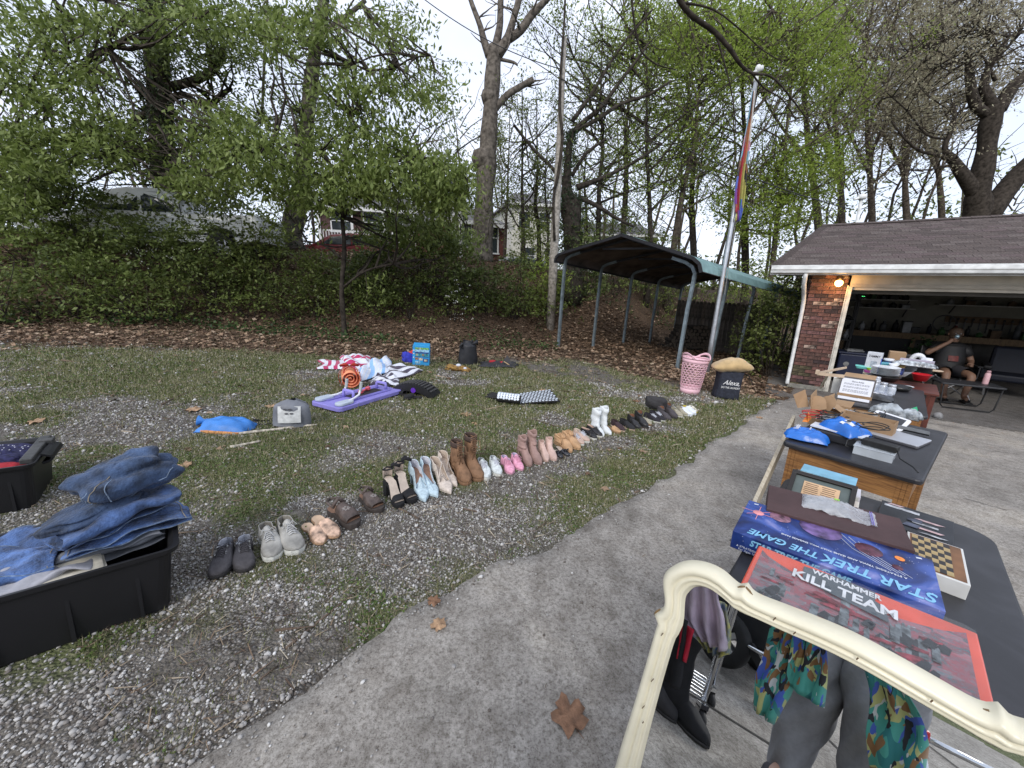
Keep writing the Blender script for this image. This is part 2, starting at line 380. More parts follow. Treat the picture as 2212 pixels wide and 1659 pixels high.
for (a,b_) in (((-4.5,-1.55),(1.5,-1.05)),((-5.5,-2.75),(2.5,-2.3)),((-1.2,.3),(.9,-3.4)),((1.6,.6),(3.4,-3))):
 L_=[Vector((a[0]+(b_[0]-a[0])*i/40,a[1]+(b_[1]-a[1])*i/40,0)) for i in range(41)]
 t_=(L_[-1]-L_[0]).normalized();s=Vector((-t_.y,t_.x,0))*.008
 crk.add([(e.x,e.y,Hf(e.x,e.y)+.0165) for q in L_ for e in (q-s,q+s)],[(2*i,2*i+1,2*i+3,2*i+2) for i in range(40)])
c_=crk.build('crack',mat('crack_dirt',(.05,.045,.04),.95),dw,fix=False)
# ---- gravel
ICO=[];
_t=(1+5**.5)/2
ICV=np.array([(-1,_t,0),(1,_t,0),(-1,-_t,0),(1,-_t,0),(0,-1,_t),(0,1,_t),(0,-1,-_t),(0,1,-_t),(_t,0,-1),(_t,0,1),(-_t,0,-1),(-_t,0,1)])/1.9
ICF=np.array([(0,11,5),(0,5,1),(0,1,7),(0,7,10),(0,10,11),(1,5,9),(5,11,4),(11,10,2),(10,7,6),(7,1,8),(3,9,4),(3,4,2),(3,2,6),(3,6,8),(3,8,9),(4,9,5),(2,4,11),(6,2,10),(8,6,7),(9,8,1)])
OCV=np.array([(1,0,0),(-1,0,0),(0,1,0),(0,-1,0),(0,0,1),(0,0,-1)]);OCF=np.array([(0,2,4),(2,1,4),(1,3,4),(3,0,4),(2,0,5),(1,2,5),(3,1,5),(0,3,5)])
def sample(n,r0,r1,p=1.0,xlim=1.42):
 xlim=1.95 if r1<2.5 and xlim==1.42 else xlim
 u_=rng.uniform(0,1,n);r=(r0**p+u_*(r1**p-r0**p))**(1/p);x=rng.uniform(-xlim,xlim,n)*r+0*r
 return x,r
def ramp_island(name,els,rough=.8,transl=0.,spec=.3):
 m=bpy.data.materials.new(name);m.use_nodes=True;t=m.node_tree;n=t.nodes;l=t.links;b=n['Principled BSDF']
 geo=n.new('ShaderNodeNewGeometry');q=n.new('ShaderNodeValToRGB');l.new(geo.outputs['Random Per Island'],q.inputs[0]);e=q.color_ramp.elements
 while len(e)<len(els): e.new(.5)
 for i,(p_,c_) in enumerate(els): e[i].position=p_;e[i].color=lin(c_)
 tc=n.new('ShaderNodeTexCoord');ns=n.new('ShaderNodeTexNoise');ns.inputs['Scale'].default_value=90;l.new(tc.outputs['Object'],ns.inputs['Vector'])
 mr=n.new('ShaderNodeMapRange');mr.inputs[1].default_value=.3;mr.inputs[2].default_value=.7;mr.inputs[3].default_value=.75;mr.inputs[4].default_value=1.2;l.new(ns.outputs[0],mr.inputs[0])
 hs=n.new('ShaderNodeHueSaturation');l.new(q.outputs[0],hs.inputs['Color']);l.new(mr.outputs[0],hs.inputs['Value'])
 l.new(hs.outputs[0],b.inputs['Base Color']);b.inputs['Roughness'].default_value=rough;b.inputs['Specular IOR Level'].default_value=spec
 if transl:
  tr=n.new('ShaderNodeBsdfTranslucent');ms=n.new('ShaderNodeMixShader');ms.inputs[0].default_value=transl
  l.new(hs.outputs[0],tr.inputs[0]);l.new(b.outputs[0],ms.inputs[1]);l.new(tr.outputs[0],ms.inputs[2]);l.new(ms.outputs[0],n['Material Output'].inputs[0])
 return m
pm=ramp_island('gravel_stone',[(0,(.12,.10,.085)),(.2,(.21,.19,.17)),(.5,(.31,.295,.275)),(.85,(.42,.405,.385)),(1,(.64,.63,.61))],.75)
def ground_z(x,y): return H(x,y)+((vnoise(x,y,5,3,2.2)-.5)*.035*(y<8)*(1-sstep(-.5,.3,x-edge_x(y))))+litter(x,y)*(vnoise(x,y,9,3,1.6)-.5)*.16*(y>7)
def gravel(n,r0,r1,TV,TF,s0,s1,p=1.):
 x,y=sample(n,r0,r1,p)
 e=x-edge_x(y);keep=(e<.02) | ((rng.uniform(0,1,n)<.30*np.exp(-np.maximum(e,0)/.07)+.035*np.exp(-np.maximum(e,0)/.6)) & (e<2))
 dens=1-.72*greens(x,y);keep &=(rng.uniform(0,1,n)<dens*(1-litter(x,y)*.9)) & (vnoise(x,y,77,3,2.5)>.24)
 x,y,e=x[keep],y[keep],e[keep];n=len(x);s=rng.lognormal(0,.38,n)*(s0+(s1-s0)*(y-r0)/(r1-r0))
 z=np.where(e>0,H(x,y)+.013,ground_z(x,y))+s*.25
 sc=np.stack([s*rng.uniform(.7,1.2,n),s*rng.uniform(.7,1.2,n),s*rng.uniform(.45,.8,n)],1)
 return inst(TV,TF,np.stack([x,y,z],1),sc,rotm(n,.5,True))
V1,F1=gravel(24000,.75,1.5,ICV,ICF,.0042,.0050);V3,F3=gravel(48000,1.4,2.4,OCV,OCF,.0052,.0060);V2,F2=gravel(80000,2.2,6.5,OCV,OCF,.0062,.0115,.8);F3=F3+len(V2);V2=np.concatenate([V2,V3]);F2=np.concatenate([F2,F3])
st=npmesh('gravel',np.concatenate([V1,V2]),np.concatenate([F1,F2+len(V1)]),pm,smooth=True);stuff(st,'loose pale gravel spread over the yard and along the driveway edge','gravel')
# ---- grass and low green weeds
gmat=ramp_island('grass_blade',[(0,(.10,.12,.035)),(.35,(.16,.175,.065)),(.58,(.25,.245,.125)),(.75,(.37,.335,.22)),(1,(.42,.37,.27))],.7,.25,.2)
def blades(n,r0,r1,h0,w0,p=.9):
 x,y=sample(n*3,r0,r1,p);k=(x<edge_x(y)-.0) & (rng.uniform(0,1,len(x))<(.09+.91*greens(x,y))*(1-.85*litter(x,y)));x,y=x[k][:n],y[k][:n];n=len(x)
 h=h0*rng.lognormal(0,.35,n)*(1+.1*y);a=rng.uniform(0,2*PI,n);ln=rng.uniform(.2,1.1,n);w_=w0*(1+.32*y)*rng.uniform(.6,1.2,n)
 z=ground_z(x,y)-.003;b_=np.stack([x,y,z],1);sd_=np.stack([np.cos(a),np.sin(a),0*a],1)*w_[:,None];d2=np.stack([-np.sin(a)*ln,np.cos(a)*ln,np.ones(n)],1);d2 /=np.linalg.norm(d2,axis=1)[:,None]
 V=np.stack([b_-sd_,b_+sd_,b_+d2*h[:,None]],1).reshape(-1,3);return V,np.arange(3*n).reshape(-1,3)
V1,F1=blades(80000,.8,3.2,.016,.0016);V2,F2=blades(125000,3,9.5,.020,.0022)
gg=npmesh('grass',np.concatenate([V1,V2]),np.concatenate([F1,F2+len(V1)]),gmat);stuff(gg,'patchy thin grass growing through the gravel','grass')
wm=ramp_island('weed_leaf',[(0,(.05,.09,.02)),(.4,(.085,.14,.032)),(.75,(.13,.19,.05)),(1,(.20,.23,.09))],.6,.25)
LFV=np.array([(0,0,0),(-.45,.5,.12),(0,1,.0),(.45,.5,.12)]);LFF=np.array([(0,1,2,3)])
x,y=sample(230000,.8,9,.9);k=(x<edge_x(y)+.03) & (rng.uniform(0,1,len(x))<(greens(x,y)**1.3)*(1-.8*litter(x,y))*sstep(.40,.55,vnoise(x,y,31,3,3.5)));x,y=x[k],y[k];n=len(x)
V,Fq=inst(LFV,LFF,np.stack([x,y,ground_z(x,y)+rng.uniform(0,.014,n)],1),(.008+.0022*y)*rng.uniform(.6,1.4,n),rotm(n,.7,True))
ww=npmesh('ground_weeds',V,Fq,wm);stuff(ww,'low green weeds and moss in patches between the stones','weeds')
# ---- dead twig bits, straw
tm=ramp_island('dry_debris',[(0,(.06,.04,.03)),(.4,(.16,.11,.075)),(.8,(.33,.26,.18)),(1,(.5,.44,.34))],.9)
x,y=sample(16000,.8,9,.9);k=(x<edge_x(y)+.02) | (rng.uniform(0,1,len(x))<.02);x,y=x[k],y[k];n=len(x)
SV=np.array([(-.5,-.03,0),(.5,-.02,.05),(.5,.02,.02),(-.5,.03,.04)])
V,Fq=inst(SV,np.array([(0,1,2,3)]),np.stack([x,y,ground_z(x,y)+.006],1),(.02+.010*y)*rng.lognormal(0,.5,n),rotm(n,.12,True))
dd=npmesh('dry_debris',V,Fq,tm);stuff(dd,'dry grass stems and wood chips scattered in the yard','debris')
# ---- leaf litter on the bank
LT=np.array([(0,0,.03),(-.12,-.5,-.05),(-.28,-.15,.10),(-.55,.02,-.02),(-.22,.22,.10),(-.1,.62,.0),(.16,.24,.12),(.5,.1,-.05),(.26,-.16,.10),(.1,-.3,.02)]);LTF=np.array([(0,i,i+1 if i<9 else 1) for i in range(1,10)])
def litter_pts(n,y0,y1,xl=1.45):
 x,y=sample(n,y0,y1,1.1,xl);k=(rng.uniform(0,1,n)<litter(x,y)**1.5) & (x<edge_x(y)-.1+99*(y>8.5));o1,s1=offs(x,y);k &=~((o1>-.1) & (s1>-.05));return x[k],y[k]
x,y=litter_pts(41000,5.2,15.5);xm,ym=litter_pts(9000,12,21,.8);xm,ym=xm[xm>2],ym[xm>2];x=np.concatenate([x,xm]);y=np.concatenate([y,ym]);n=len(x);sparse=2600
x2,y2=sample(sparse,2.5,9,1);k=(x2<edge_x(y2)-.2) & (rng.uniform(0,1,len(x2))<.12+.5*sstep(4.5,8.5,y2));x=np.concatenate([x,x2[k]]);y=np.concatenate([y,y2[k]]);n=len(x)
lm=ramp_island('dead_leaf',[(0,(.075,.045,.03)),(.3,(.15,.095,.06)),(.6,(.26,.17,.11)),(.85,(.38,.27,.18)),(1,(.48,.37,.27))],.75,.1)
V,Fq=inst(LT,LTF,np.stack([x,y,ground_z(x,y)+rng.uniform(.0,.05,n)*np.clip(litter(x,y),.3,1)],1),(.05+.0042*y)*rng.uniform(.6,1.25,n),rotm(n,.42,True))
ll=npmesh('leaf_litter',V,Fq,lm);stuff(ll,'brown fallen leaves covering the bank and the ground under the carport','leaf litter')
# ivy and low plants on the bank
x,y=sample(60000,6.5,17,1.1,1.5);k=(rng.uniform(0,1,len(x))<sstep(.44,.62,vnoise(x,y,61,3,.9)+.10*sstep(0,2.6,y-(8.6+.3*(x+7))))) & (y>8.2+.3*(x+7)-.9) & (x<10) & ~((x>1.2) & (y<11.2+.55*(x-1.2)+2.2));x,y=x[k],y[k];n=len(x)
V,Fq=inst(LFV,LFF,np.stack([x,y,ground_z(x,y)+rng.uniform(.02,.20,n)],1),rng.uniform(.035,.085,n),rotm(n,.8,True))
iv=npmesh('ground_cover',V,Fq,ramp_island('ivy_leaf',[(0,(.02,.045,.014)),(.5,(.045,.085,.025)),(1,(.10,.15,.045))],.55,.2));stuff(iv,'dark green ivy and seedlings creeping over the wooded bank','ground cover')
# larger single leaves one can pick out
def big_leaf(px,py,s,rz,label,on=.0,dark=False):
 p=gp(px,py);d_=.014 if p.x>edge_x(p.y) else .004
 mb=MB();nn=26;vs=[(0,0,.012)]
 for i in range(nn):
  a=2*PI*i/nn;lob=.62+.38*abs(math.cos(2.5*(a-PI/2)))**.7;lob *=(1+.12*math.sin(9*a+rz*5));r=s*lob*(1.12 if abs(a-PI/2)<.4 else 1)
  vs.append((r*math.cos(a),r*math.sin(a),.004+.018*math.sin(3*a+rz)**2*s/.06))
 for i in range(nn): vs.append(tuple(c*.55 for c in vs[1+i][:2])+(.010+.010*math.sin(2*(2*PI*i/nn)+1),))
 fs=[(0,nn+1+i,nn+1+(i+1) % nn) for i in range(nn)]+[(nn+1+i,1+i,1+(i+1) % nn,nn+1+(i+1) % nn) for i in range(nn)]
 mb.add(vs,fs);mb.tube([(0,-s*.6,.006),(s*.1,-s*1.25,.012)],.0012*s/.06,5)
 t=mb.build('fallen_leaf',mat('leaf_brown_dark' if dark else 'leaf_tan',(.24,.13,.075) if dark else (.42,.27,.16),.7,.22,30,.5),None,True)
 t.location=(p.x,p.y,p.z+d_);nn_=gnormal(p.x,p.y);t.rotation_euler=(0,-math.atan2(-nn_.x,1)*-1,rz)
 return tag(t,label,'leaf','large fallen leaves')
for q in [(1230,1557,.062,.4,'large brown curled leaf alone on the driveway below the mirror edge',True),(948,1357,.034,2,'small tan leaf on the driveway near its gravel edge',False),(938,1306,.03,1,'brown leaf on the gravel just above the driveway edge',True),(398,1009,.05,.6,'tan leaf on the gravel right of the jeans pile',False),(1007,898,.06,1.4,'tan curled leaf in the grass below the acupressure mat',False),(1172,845,.05,.3,'tan leaf right of the black back arch',False),(585,880,.055,3,'tan leaf behind the grey packed bag',False),(420,887,.07,2.2,'pale leaf behind the blue drawstring bag',False),(80,913,.06,1,'tan leaf in the grass above the left tote',False),(1025,917,.04,2.5,'small leaf left of the tan lace-up boots',False),(1375,868,.05,.8,'brown leaf in grass behind the far shoes',True),(1640,905,.04,.4,'tan leaf on grass beside the driveway near the hamper',False)]:
 big_leaf(q[0],q[1],q[2],q[3],q[4],dark=q[5])
# ================================================================== TREES, HOUSES AND CARS ON THE BANK
def bark(name,c,sc=9,b=.9):
 return mat(name,c,.95,.3,sc,b,22,spec=.1)
BK_GREY=bark('bark_grey',(.15,.13,.11));BK_DARK=bark('bark_dark',(.055,.046,.038));BK_MID=bark('bark_brown',(.10,.082,.065))
def leafm(name,els,tr=.35): return ramp_island(name,els,.5,tr,.35)
L_MAPLE=leafm('leaf_maple',[(0,(.09,.125,.028)),(.4,(.165,.215,.05)),(.75,(.235,.295,.085)),(1,(.33,.39,.14))],.42)
L_DEEP=leafm('leaf_deep',[(0,(.06,.082,.022)),(.5,(.11,.145,.038)),(1,(.18,.22,.065))],.35)
L_LIME=leafm('leaf_lime',[(0,(.18,.26,.035)),(.5,(.29,.38,.065)),(1,(.40,.48,.12))],.55)
L_OLIVE=leafm('leaf_olive',[(0,(.09,.12,.03)),(.5,(.16,.20,.05)),(1,(.25,.29,.09))],.42)
L_BUD=leafm('leaf_bud',[(0,(.24,.20,.14)),(.5,(.38,.34,.23)),(1,(.48,.46,.31))],.4)
L_IVY=leafm('leaf_ivy',[(0,(.014,.03,.011)),(.6,(.03,.055,.018)),(1,(.055,.09,.03))],.15)
def leaf_arrays(C,spread,size,k,droop=.35,asp=.42,flat=.55,drift=None):
 """k leaves scattered around each centre, in short sprays"""
 C=np.asarray(C,float);n=len(C)
 ax=rng.normal(0,1,(n,3));ax[:,2]=ax[:,2]*.35-droop*.6;ax /=np.linalg.norm(ax,axis=1)[:,None]
 t=rng.uniform(-1,1,(n,k));P=C[:,None]+ax[:,None]*t[...,None]*spread+rng.normal(0,.30,(n,k,3))*spread*np.array([1,1,.6])
 P=P.reshape(-1,3);m=len(P)
 d=np.repeat(ax,k,0)*.7+rng.normal(0,.75,(m,3));d[:,2]=d[:,2]*.55-droop;d /=np.linalg.norm(d,axis=1)[:,None]
 up=rng.normal(0,flat,(m,3))+np.array([0,0,1]);s=np.cross(d,up);s /=np.linalg.norm(s,axis=1)[:,None];nn_=np.cross(s,d)
 L_=size*rng.uniform(.6,1.3,m)[:,None];w_=L_*asp
 V=np.stack([P,P+d*L_*.45-s*w_*.5-nn_*L_*.08,P+d*L_-nn_*L_*.10,P+d*L_*.45+s*w_*.5-nn_*L_*.08],1).reshape(-1,3)
 return V
def leaves(name,C,spread,size,k,m,parent,**kw):
 V=leaf_arrays(C,spread,size,k,**kw);F=np.arange(len(V)).reshape(-1,4)
 o=npmesh(name,V,F,m,parent);o['kind']='stuff';return o
def curve_pts(a,b,k=5,bend=.15,sag=0.):
 a,b=Vector(a),Vector(b);L_=(b-a).length;o1=Vector((random.gauss(0,1),random.gauss(0,1),random.gauss(0,1)))*L_*bend;out=[]
 for i in range(k+1):
  t=i/k;out.append(a.lerp(b,t)+o1*math.sin(PI*t)*.6+Vector((random.uniform(-1,1),random.uniform(-1,1),random.uniform(-1,1)))*L_*.025*(0<i<k)-Vector((0,0,sag*L_*math.sin(PI*t))))
 return out
def grow(mb,tips,p,d,L_,r,lev,spread=.8,up=.25,nb=4,n=5):
 pts=[Vector(p)];d=Vector(d).normalized();rr=[r];k=5;dirs=[]
 for i in range(k):
  d=(d+Vector((random.gauss(0,.16),random.gauss(0,.16),random.gauss(0,.13)+up*.10))).normalized()
  pts.append(pts[-1]+d*L_/k);dirs.append(d.copy());rr.append(r*(1-.65*(i+1)/k))
 mb.tube(pts,rr,n if lev>0 else 4 if lev==0 else 3,cap=False)
 if lev<=0:
  tips+=[pts[1],pts[2],pts[3],pts[4],pts[5]];return
 for j in range(nb):
  i=random.randint(1,k);q=pts[i]
  dd=(dirs[i-1]+Vector((random.gauss(0,spread),random.gauss(0,spread),random.gauss(0,spread*.6)+up))).normalized()
  grow(mb,tips,q,dd,L_*random.uniform(.45,.72),rr[i]*.62,lev-1,spread,up,nb,n)
 grow(mb,tips,pts[-1],dirs[-1],L_*.6,rr[-1],lev-1,spread,up,nb,n)
def pxpoly(L_,Y,dY=0.):
 P,R=[],[]
 for i,q in enumerate(L_):
  yy=Y+dY*i/max(1,len(L_)-1);p=atY(q[0],q[1],yy);P.append(p);dp=(p-CAM).dot(_f);R.append(q[2]*dp*dp/(p-CAM).length/FPX)
 return P,R
def smooth_poly(P,R,k=3):
 o,r=[],[]
 for i in range(len(P)-1):
  p0,p1,p2,p3=P[max(i-1,0)],P[i],P[i+1],P[min(i+2,len(P)-1)]
  for j in range(k):
   t=j/k;o.append(.5*((2*p1)+(-p0+p2)*t+(2*p0-5*p1+4*p2-p3)*t*t+(-p0+3*p1-3*p2+p3)*t**3));r.append(R[i]*(1-t)+R[i+1]*t)
 o.append(P[-1]);r.append(R[-1]);return o,r
BOOST=1.5
def tree(label,Y,trunk,limbs=(),bk=None,group=None,name='tree',grow_from=(),masses=(),leaf=L_MAPLE,lsize=.1,k=10,lspread=.35,lev=2,ivy=0,glen=1.6,gk=4,gsize=None,droop=.35,dY=0.,asp=.42,tip_leaves=True,knots=()):
 bk=bk or BK_MID;P,R=pxpoly(trunk,Y,dY)
 base=P[0].copy();gz=Hf(base.x,base.y)
 P.insert(0,Vector((base.x,base.y,gz-.1))) if base.z>gz+.1 else P.__setitem__(0,Vector((base.x,base.y,gz-.1)))
 if len(P)>len(R): R.insert(0,R[0]*1.25)
 root=thing(name,label,'tree',(base.x,base.y,gz),0,group);O=root.location
 def rel(L_): return [q-O for q in L_]
 mb=MB();a,b_=smooth_poly(P,R)
 b_=[q*(1+.08*math.sin(i*1.7)) for i,q in enumerate(b_)]
 mb.tube(rel(a),b_,14)
 for (kx,ky,kr) in knots:
  c=atY(kx,ky,Y)-O;mb.lathe([(0.01,-kr),(kr*.8,-kr*.6),(kr,0),(kr*.8,kr*.6),(.01,kr)],9,c,cap=False)
 mb.build('trunk',bk,root,True)
 tips=[];tw=MB();att=list(a)
 for lb in limbs:
  dy=lb[1] if isinstance(lb,tuple) and isinstance(lb[0],list) else 0;lst=lb[0] if isinstance(lb,tuple) and isinstance(lb[0],list) else lb
  p2,r2=pxpoly(lst,Y,dy);p2,r2=smooth_poly(p2,r2);m2=MB();m2.tube(rel(p2),r2,8);m2.build('limb',bk,root,True);att+=p2
  if lst[-1][2]<9:
   for i in range(3,len(p2),2):
    if random.random()<.75:
     d=Vector((random.gauss(0,1),random.gauss(0,1),random.gauss(.3,.6)))
     grow(tw,tips,p2[i]-O,d,glen*random.uniform(.5,1.),max(.006,r2[i]*.4),max(0,lev-1),.8,.3,gk-1,5)
 for (gx,gy,dx,dz,ln) in grow_from:
  p=atY(gx,gy,Y);near_=min(a,key=lambda q: (q-p).length)
  grow(tw,tips,near_-O,Vector((dx,random.uniform(-.5,.5),dz)),ln,max(.02,.02*ln),lev,.7,.3,gk,5)
 centers=[]
 for (mx_,my_,rx,ry,YY,dYY,nn_) in masses:
  cs=[];nn_=int(nn_*BOOST*(1.9 if leaf is L_LIME else 1.6 if leaf in (L_OLIVE,L_BUD) else 1))
  for i in range(nn_):
   while True:
    u_,v_,w_=rng.uniform(-1,1,3)
    if u_*u_+v_*v_+w_*w_<1: break
   q=atY(mx_+u_*rx,my_+v_*ry,YY+w_*dYY)
   cs.append(q)
  centers+=cs
  for q in cs[::5]:
   nr_=sorted(att[::2],key=lambda s: (s-q).length+random.uniform(0,1.5))[0]
   hub=q.lerp(nr_,.35) if (nr_-q).length>3 else nr_
   c_=curve_pts(q-O,hub-O,5,.08,.03);tw.tube(c_,[.004+.0035*i*min(2.,(hub-q).length) for i in range(6)],4,cap=False)
 if tw.v: o=tw.build('branch_twigs',bk,root,fix=False);o['kind']='stuff'
 Vs=[]
 if centers: Vs.append(leaf_arrays(np.array([tuple(q-O) for q in centers]),lspread,lsize,k,droop=droop,asp=asp))
 if tips and tip_leaves: Vs.append(leaf_arrays(np.array([tuple(q) for q in tips]),lspread*.7,gsize or lsize,max(3,k//2),droop=droop,asp=asp))
 if Vs:
  V=np.concatenate(Vs);o=npmesh('foliage',V,np.arange(len(V)).reshape(-1,4),leaf,root);o['kind']='stuff'
 if ivy:
  C_=[]
  for i in range(ivy):
   j=random.randint(0,len(a)-2);t=random.random();q=a[j].lerp(a[j+1],t);an=random.uniform(0,2*PI);rr=b_[j]*random.uniform(.95,1.5)
   if q.z-O.z>8.5: continue
   C_.append((q.x-O.x+rr*math.cos(an),q.y-O.y+rr*math.sin(an),q.z-O.z))
  leaves('ivy',C_,.16,.085,8,L_IVY,root,droop=.6)
 return root
# --- left: the big ivy-clad tree with the contorted limbs
tree('big dark tree with ivy up its trunk and a contorted low limb, left side',12.6,[(372,575,37),(366,450,34),(352,330,32),(345,200,33),(336,100,35),(326,0,36),(318,-130,34)],
  limbs=[[(340,225,14),(318,245,12),(290,262,9),(275,300,4)],[(350,235,13),(372,212,11),(400,205,10),(425,222,9),(452,228,9),(478,205,8),(500,190,5)],
   [(352,190,15),(400,180,13),(440,165,12),(470,140,11),(482,105,8)],[(340,60,20),(300,45,15),(255,20,12),(215,-20,10)],
   [(330,90,12),(270,50,9),(230,70,7),(160,40,5),(100,-20,4)],[(360,40,16),(420,-10,13),(460,-60,10)],[(358,330,16),(300,320,10),(240,300,7),(170,260,5),(90,240,3)],
   [(366,400,12),(430,390,9),(480,345,7),(530,330,4)]],
  bk=BK_DARK,ivy=1500,leaf=L_DEEP,lsize=.13,k=14,lspread=.45,
  masses=[(330,320,220,70,12.2,1.6,200),(440,430,110,60,11.6,1.5,110),(60,400,120,60,11.6,1.5,80),(420,80,130,90,12,1.8,130),(150,120,170,120,13,2,95)],glen=2.0)
# --- second trunk
tree('tall straight grey-barked tree right of the ivy-clad tree',13.6,[(640,575,27),(630,500,27),(650,400,21),(660,300,20),(672,180,19),(685,80,18),(700,0,16),(708,-110,14)],
  limbs=[[(688,75,9),(720,55,8),(755,30,7),(790,0,6)],[(680,60,8),(650,45,7),(620,40,5),(590,20,4)],[(655,395,9),(700,385,7),(740,350,5),(790,345,3)],[(566,258,4),(571,130,4),(576,50,4),(578,-20,3)]],
  bk=BK_GREY,ivy=420,leaf=L_MAPLE,lsize=.12,k=13,lspread=.42,
  masses=[(560,90,130,90,12.8,1.6,120),(620,250,150,90,12.8,1.6,120),(800,90,110,90,13.4,1.5,70),(930,250,85,130,15,1.5,60)],glen=1.7)
# --- centre: pale scarred trunk forking near the top, with a broken limb
tree('pale scarred tree forking near the top of the picture, one limb snapped off short',14.6,
  [(1040,615,25),(1043,520,24),(1046,430,22),(1052,350,24),(1056,290,21),(1062,200,21),(1067,120,22),(1069,100,19)],
  limbs=[[(1058,120,14),(1046,90,10),(1037,55,8),(1020,10,7),(1000,-50,6)],[(1068,112,13),(1079,60,10),(1081,20,9),(1083,-50,9)],[(1074,118,17),(1096,85,14),(1108,45,10),(1122,-5,10),(1135,-60,8)],
   [(1100,85,11),(1125,65,12),(1150,30,12),(1180,0,9),(1215,-40,8)],[(1066,236,12),(1080,222,9),(1100,202,8.5),(1128,185,8),(1152,172,8.6)],[(1080,128,5),(1110,135,4),(1118,142,2)]],
  bk=BK_GREY,leaf=L_OLIVE,lsize=.10,k=8,glen=.9,gk=3,tip_leaves=False,masses=[(1040,430,60,80,14.0,.7,26)],knots=[(1058,210,.30),(1044,345,.42)])
# --- weathered broken pole with a dead vine
pl,prr=pxpoly([(1190,668,9.5),(1196,560,10),(1203,430,9.5),(1208,330,9),(1213,200,8),(1219,82,7)],12.6)
rt=thing('utility_pole','weathered pale wooden pole standing bare among the trees','pole',(pl[0].x,pl[0].y,Hf(pl[0].x,pl[0].y)))
pl[0].z=rt.location.z-.2;m1=MB();m1.tube([q-rt.location for q in pl],prr,12);m1.build('pole_shaft',mat('wood_weathered',(.34,.31,.27),.9,.25,14,.8,40),rt,True)
P_,R_=pxpoly([(1198,520,3),(1195,430,3),(1205,380,4),(1215,300,4),(1209,240,4),(1210,170,3.5),(1218,60,3.2),(1222,-30,3)],12.45);P_,R_=smooth_poly(P_,R_)
m1=MB();m1.tube([q-rt.location for q in P_],R_,6);m1.build('dead_vine',BK_DARK,rt,True)
# --- dark tree behind the pole with rising arms to the right
tree('dark leaning tree behind the weathered pole, its arms rising to the right',14.2,[(1238,560,20),(1236,500,21),(1232,440,24),(1224,410,12),(1228,330,8),(1236,280,8)],
  limbs=[[(1232,290,7),(1262,262,6),(1300,230,6),(1340,175,5),(1372,135,4),(1400,95,3)],[(1236,262,6),(1270,215,5),(1310,150,4.5),(1350,90,4),(1410,20,3)],
   [(1238,285,6),(1290,258,5.5),(1340,225,5),(1400,205,4),(1450,175,3)],[(1246,405,8),(1300,385,5),(1370,350,4),(1430,310,3)],[(1248,425,6),(1290,445,5),(1330,470,4),(1370,490,2.5)],
   [(1228,400,6),(1185,355,4),(1150,320,4),(1110,270,3)],[(1235,380,5),(1268,330,4),(1310,300,3)]],
  bk=BK_DARK,leaf=L_OLIVE,lsize=.085,k=5,glen=1.5,gk=5,lspread=.25,ivy=500,masses=[(1150,330,90,120,14.5,1.6,60),(1330,280,110,130,14.6,1.8,70)])
# --- slender trees making the lime-green wood on the right
specs=[(1292,520,1300,120,17,6,L_OLIVE,'slender tree just right of the dark leaning tree'),(1345,520,1372,40,19,7,L_LIME,'slender bright green tree behind the carport ridge'),
   (1405,560,1395,60,17,6,L_LIME,'straight thin tree above the left half of the carport'),(1452,560,1530,60,18,8,L_LIME,'tree leaning right between carport and flagpole'),
   (1500,600,1480,30,21,8,L_LIME,'tall bright green tree behind the top of the carport'),(1560,610,1660,60,19,9,L_LIME,'leaning bright green tree right behind the flagpole'),
   (1610,620,1600,30,22,9,L_OLIVE,'straight tree right of the flagpole'),(1665,600,1720,90,20,7,L_LIME,'bright green tree over the left end of the garage roof'),
   (1130,560,1128,250,17,5,L_OLIVE,'thin dark sapling left of the weathered pole'),(1090,560,1100,300,19,4,L_OLIVE,'thin sapling just right of the pale scarred tree'),
   (1165,580,1160,300,18,6,L_OLIVE,'thin tree close left of the weathered pole')]
for i,(x0,y0,x1,y1,YY,r,lf,lab) in enumerate(specs):
 xm=(x0+x1)/2+random.uniform(-10,10);tr_=[(x0,y0,r),(x0*.7+x1*.3,y0*.7+y1*.3,r*.85),(xm,(y0+y1)/2,r*.7),(x0*.25+x1*.75,y0*.25+y1*.75,r*.5),(x1,y1,r*.3),(x1+(x1-x0)*.15,y1-90,r*.2)]
 big=i<8
 gf=[(x0+(x1-x0)*t,y0+(y1-y0)*t,random.choice((-1,1))*random.uniform(.5,1.1),random.uniform(.25,1.1),random.uniform(2.0,3.4)*(1 if big else .6)) for t in np.linspace(.22,.95,9 if big else 5)]
 ms=[(x1*.4+x0*.6,y1*.4+y0*.6,80,130,YY,2.2,50),(x1,y1+40,95,120,YY,2.2,60)] if big else [(x1,(y1+y0)/2,45,110,YY,1.5,36)]
 tree(lab,YY,tr_,[],BK_MID if i % 2 else BK_DARK,'slender trees of the spring wood' ,grow_from=gf,masses=ms,leaf=lf,lsize=.12,k=6,lspread=.42,lev=2,gk=4)
# hanging foliage over the middle right of the picture, from a limb that comes in at the top
tree('bright green broad tree filling the sky behind the flag',24,[(1770,560,10),(1760,420,9),(1745,300,8),(1735,180,6),(1720,60,4),(1700,-60,3)],
  limbs=[[(1745,300,5),(1790,240,4),(1830,180,3),(1850,120,2)],[(1750,350,5),(1700,290,4),(1660,230,3),(1630,170,2)]],
  leaf=L_LIME,lsize=.17,k=9,lspread=.6,masses=[(1700,90,150,120,22,3,330),(1560,90,130,120,21,3,270),(1820,200,80,90,24,3,90),(1740,360,110,80,21,3,210),(1640,450,110,80,20,2.5,200),(1440,300,130,130,21,3,200),(1420,100,90,90,22,3,110)],glen=2.5,lev=2)
